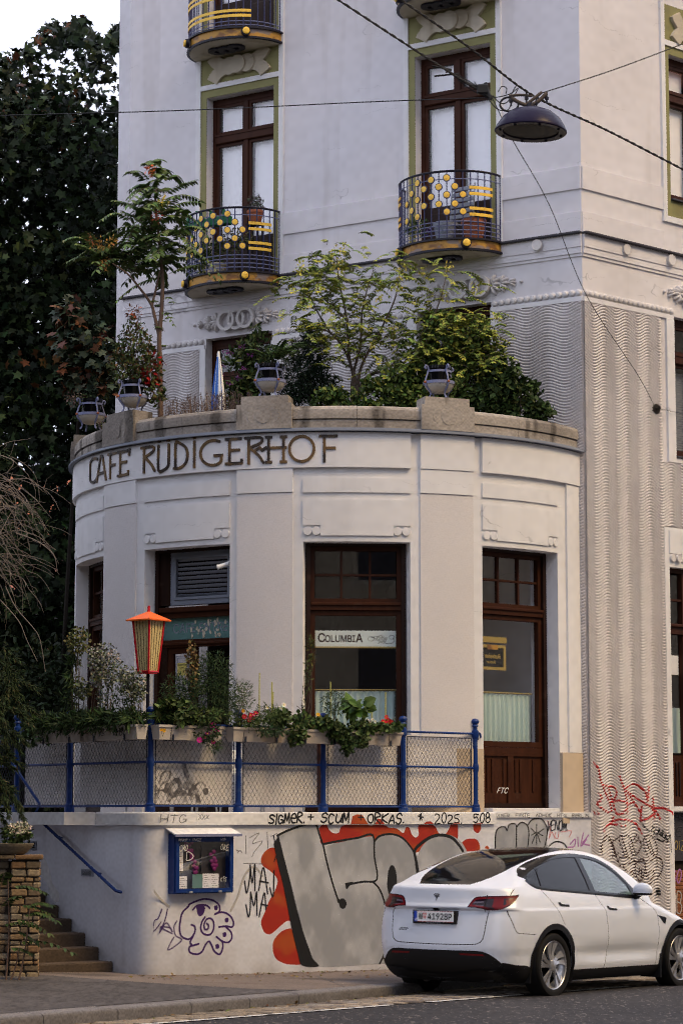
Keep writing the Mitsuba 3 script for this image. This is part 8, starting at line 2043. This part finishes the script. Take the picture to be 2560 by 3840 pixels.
for i in range(90):
    p = at(rng.uniform(-180, 30), rng.uniform(1700, 2150), rng.uniform(26.8, 27.6))
    d = unit(np.array([rng.uniform(.1, 1.0), rng.uniform(-.3, .3), rng.uniform(-.5, .45)]))
    pts = [p]
    for s_ in range(7):
        d = unit(d + [rng.normal(-.02, .16), rng.normal(0, .12), rng.normal(-.20, .16)])
        pts.append(pts[-1] + d * rng.uniform(.07, .16))
    b.mesh(tube(smoothline(pts, 2), np.linspace(.0045, .0015, 15), 4, False))
    if i % 2 == 0:
        for s_ in (2, 3, 4, 5):
            q = pts[s_]; e = q + unit(rng.normal(0, 1, 3) + [0, 0, -.7]) * rng.uniform(.08, .22)
            b.mesh(tube([q, (q + e) / 2 + rng.normal(0, .012, 3), e], [.003, .0025, .0015], 3, False))
for pts in ([(20, 2200), (60, 2280), (120, 2350), (150, 2400), (170, 2520)], [(0, 2250), (70, 2330), (100, 2400), (140, 2480)], [(60, 2000), (140, 2030), (200, 2080), (215, 2140)], [(-20, 1700), (50, 1730), (20, 1780)]):
    b.mesh(tube(smoothline([at(x_, y_, 27.0) for x_, y_ in pts], 4), np.linspace(.008, .003, len(smoothline([at(x_, y_, 27.0) for x_, y_ in pts], 4))), 4))
bsdf('m_deadtwig', (.21, .18, .165), .9, .1)
add('twigs', b.get(), 'm_deadtwig', False, tw_, kind='stuff')
for px, py in ((20, 2040), (150, 1960), (60, 2150), (10, 1950), (0, 2090), (60, 2270), (20, 1720), (100, 1900)):
    bush(fo, rng, 110, at(px, py, 27.2), (.17, .15, .13), .06, [(.032, .055, .022), (.022, .040, .016)], tmpl=BLADE, asp=.22)
fo.out('foliage', tw_, kind='stuff')

# pots, boxes and plants inside the balconies
def pot(frm, u, o, z, r, h, mat, lab, name='flower_pot'):
    k = thing(name, lab, 'pot')
    c = frm([u], [o], [0])[0]
    add('body', lathe([(r * .7, z), (r, z + h * .8), (r * 1.08, z + h * .8), (r * 1.08, z + h), (r * .95, z + h), (r * .9, z + h * .85), (0, z + h * .85)], 16, (c[0], c[1], 0)), mat, 35, k)
    return k
def balcony_plant(name, lab, seed, frm, specs):
    k = thing(name, lab, 'plant')
    r_ = R_(seed); f_ = Fol()
    for u, o, z, ru, rz, n, L_, cols in specs:
        bush(f_, r_, n, frm([u], [o], [z])[0], (ru, ru * .7, rz), L_, cols, None, OVATE, .45, thr=.38)
    f_.out('foliage', k, kind='stuff')
for u, lab in ((-6.35, 'green plastic trough hanging inside the left balcony rail, left one'), (-5.92, 'green plastic trough hanging inside the left balcony rail, right one')):
    k = thing('green_trough', lab, 'planter')
    add('box', warp(cbx(u - .19, u + .19, .44, .58, 10.98, 11.12, .012), FL), 'm_green_plastic', parent=k)
    for x0 in (u - .12, u + .12):
        add('hook', warp(cat([bx(x0 - .015, x0 + .015, .56, .60, 11.1, 11.21), bx(x0 - .015, x0 + .015, .60, .70, 11.2, 11.215)]), FL), 'm_green_plastic', parent=k)
balcony_plant('balcony_greens', 'trailing green plants behind the rail of the left balcony', 401, FL, [(-6.1, .5, 10.62, .30, .20, 620, .05, G2), (-5.6, .5, 10.68, .28, .22, 520, .05, [(.05, .07, .025), (.10, .09, .04)]), (-6.4, .4, 10.5, .2, .2, 260, .05, G1)])
pot(FL, -5.44, .25, 11.0, .12, .2, 'm_terracotta', 'terracotta pot at the right end of the left balcony')
balcony_plant('lavender_pot_plant', 'lavender standing in the terracotta pot of the left balcony', 402, FL, [(-5.44, .25, 11.32, .13, .15, 240, .05, [(.06, .07, .05), (.10, .08, .09)])])
st_k = thing('plant_stand', 'dark stand below the terracotta pot on the left balcony', 'stand')
add('leg', warp(cat([bx(-5.54, -5.52, .18, .2, 10.19, 10.99), bx(-5.36, -5.34, .18, .2, 10.19, 10.99), bx(-5.54, -5.52, .3, .32, 10.19, 10.99), bx(-5.36, -5.34, .3, .32, 10.19, 10.99), bx(-5.56, -5.32, .16, .34, 10.98, 11.0)]), FL), 'm_iron_dark', parent=st_k)
pot(FL, -6.0, .45, 10.2, .14, .2, 'm_cream', 'cream pot on the floor of the left balcony')
pot(FL, -1.98, .42, 10.2, .17, .30, 'm_zinc', 'grey metal tub on the floor of the right balcony', 'metal_tub')
pot(FL, -1.58, .30, 10.2, .17, .32, 'm_terracotta', 'brown tub on the floor of the right balcony', 'brown_tub')
balcony_plant('balcony_greens', 'small plants with violet flowers on the right balcony', 403, FL, [(-2.45, .45, 10.50, .2, .14, 300, .05, G1), (-2.3, .45, 10.42, .12, .05, 60, .03, [(.10, .06, .3)])])
ch = thing('folding_chair', 'folded grey slatted chair leaning on the right balcony', 'chair')
for i in range(6):
    add('slat', warp(cbx(-2.02, -1.62, .16 + i * .012, .18 + i * .012, 11.02 - i * .085, 11.08 - i * .085, .006), FL), 'm_zinc', parent=ch)
for x0 in (-2.02, -1.64):
    add('frame', tube(FL([x0, x0], [.15, .25], [11.12, 10.2]), .011, 5), 'm_zinc', parent=ch)
# white cafe chairs on the terrace, only their feet show under the railing
def cafe_chair(u, o, lab):
    k = thing('cafe_chair', lab, 'chair')
    c = FR([u], [o], [1.96])[0]
    b = lambda m: trimesh.Trimesh(np.array(m.vertices) @ np.stack([dR, nR, [0, 0, 1]]) + c, m.faces, process=False)
    add('seat', b(cbx(-.2, .2, -.2, .2, .43, .46, .01)), 'm_white', parent=k)
    add('backrest', b(cbx(-.2, .2, -.21, -.18, .55, .85, .01)), 'm_white', parent=k)
    for x0 in (-.18, .18):
        for y0 in (-.18, .18):
            add('leg', b(tube([(x0 * 1.1, y0 * 1.1, 0), (x0 * .9, y0 * .9, .43)], .014, 6)), 'm_white', parent=k)
for u, q in ((-7.2, 'smudged'), (-6.5, 'smudged board end of the middle'), (-5.75, 'third from right'), (-5.1, 'middle')):
    cafe_chair(u, -.55, f'white cafe chair behind the {q} windbreak board, feet showing below')

# far house behind the tree and the row across the street, seen in gaps and reflections
fh = thing('pink_house', 'salmon coloured house glimpsed through the tree at left', 'building')
add('wall', bx(-14, -6.0, 62, 70, -.5, 9.0), 'm_salmon', parent=fh)
add('roof', MB().put([(-14.3, 61.7, 9), (-5.7, 61.7, 9), (-5.7, 70.3, 9), (-14.3, 70.3, 9), (-14, 66, 11.5), (-6, 66, 11.5)], [[0, 1, 5, 4], [3, 2, 5, 4], [0, 3, 4, 4], [1, 2, 5, 5]]).get(), 'm_terracotta', parent=fh)
for x0 in (-12.8, -11.2, -9.6, -8.0):
    for z0 in (1.2, 4.2, 6.8):
        add('window', bx(x0, x0 + .9, 61.95, 62.0, z0, z0 + 1.5), 'm_slate', parent=fh)
        add('window_sill', bx(x0 - .1, x0 + 1.0, 61.85, 61.95, z0 - .1, z0), 'm_cream', parent=fh)
oh = thing('opposite_row', 'row of tall ochre town houses across the street, seen only as reflections', 'building')
FO = frame(S0 - ht * 26 - hs * 45 + [0, 0, 0], hs, ht)
bsdf('m_opposite', plaster((.42, .35, .25), (.33, .27, .19), 0, .4), .9, .1)
add('wall', warp(bx(0, 90, -10, 0, -1, 24), FO), 'm_opposite', parent=oh)
add('roof', warp(MB().put([(0, 0.4, 24), (90, .4, 24), (90, -10, 24), (0, -10, 24), (0, -5, 27), (90, -5, 27)], [[0, 1, 5, 4], [3, 2, 5, 4], [0, 3, 4, 4], [1, 2, 5, 5]]).get(), FO), 'm_terracotta', parent=oh)
wv = MB(); sv = MB()
for x0 in np.arange(1.5, 88, 2.7):
    for z0 in (1.0, 4.6, 8.2, 11.6, 15.0, 18.4, 21.4):
        wv.put(bxv(x0, x0 + 1.2, 0.0, .03, z0, z0 + 2.0), BOXF)
        sv.put(bxv(x0 - .15, x0 + 1.35, 0.0, .12, z0 - .14, z0), BOXF)
add('window_panes', wv.get(), 'm_slate', parent=oh, kind='stuff')
add('window_sills', sv.get(), 'm_cream', parent=oh, kind='stuff')

# large garden trees left of the frame, they keep the stair side in shade
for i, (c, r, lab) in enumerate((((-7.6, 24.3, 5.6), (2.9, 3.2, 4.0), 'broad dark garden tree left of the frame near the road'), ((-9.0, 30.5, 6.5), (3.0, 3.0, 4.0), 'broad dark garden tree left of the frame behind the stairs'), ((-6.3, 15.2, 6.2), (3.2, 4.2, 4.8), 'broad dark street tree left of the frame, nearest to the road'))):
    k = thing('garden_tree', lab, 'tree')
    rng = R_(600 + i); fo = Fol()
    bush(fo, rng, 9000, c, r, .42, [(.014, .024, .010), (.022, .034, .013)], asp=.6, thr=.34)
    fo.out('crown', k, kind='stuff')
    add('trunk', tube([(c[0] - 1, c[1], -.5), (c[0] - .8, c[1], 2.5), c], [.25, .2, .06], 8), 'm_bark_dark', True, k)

# fallen leaves in the gutter and along the wall
rng = R_(700); fo = Fol()
n = 170
u = rng.uniform(-8.2, -2.2, n); o = np.abs(rng.normal(0, .5, n)) + .14
p1 = FR(u, o, 0 * u); p1[:, 2] = pavez(p1[:, 0], p1[:, 1]) + .012
q = np.array([KLINE.interpolate(t).coords[0] for t in rng.uniform(13, 24, 90)]) - ht[:2] * np.abs(rng.normal(.08, .09, (90, 1)))
p2 = np.c_[q, ground(q[:, 0], q[:, 1]) + .022]
p = np.vstack([p1, p2]); n = len(p)
fo.put(*leaves(p, rnd_dir(rng, n) * [1, 1, .15], np.tile([0, 0, 1.], (n, 1)) + rng.normal(0, .25, (n, 3)), rng.uniform(.03, .07, n), .03, OVATE, pal(rng, n, [(.16, .09, .03), (.20, .13, .04), (.09, .05, .02), (.10, .10, .03)])))
fo.out('fallen_leaves', None, label='scattered brown fallen leaves on the pavement and in the gutter', cat='leaves', kind='stuff')
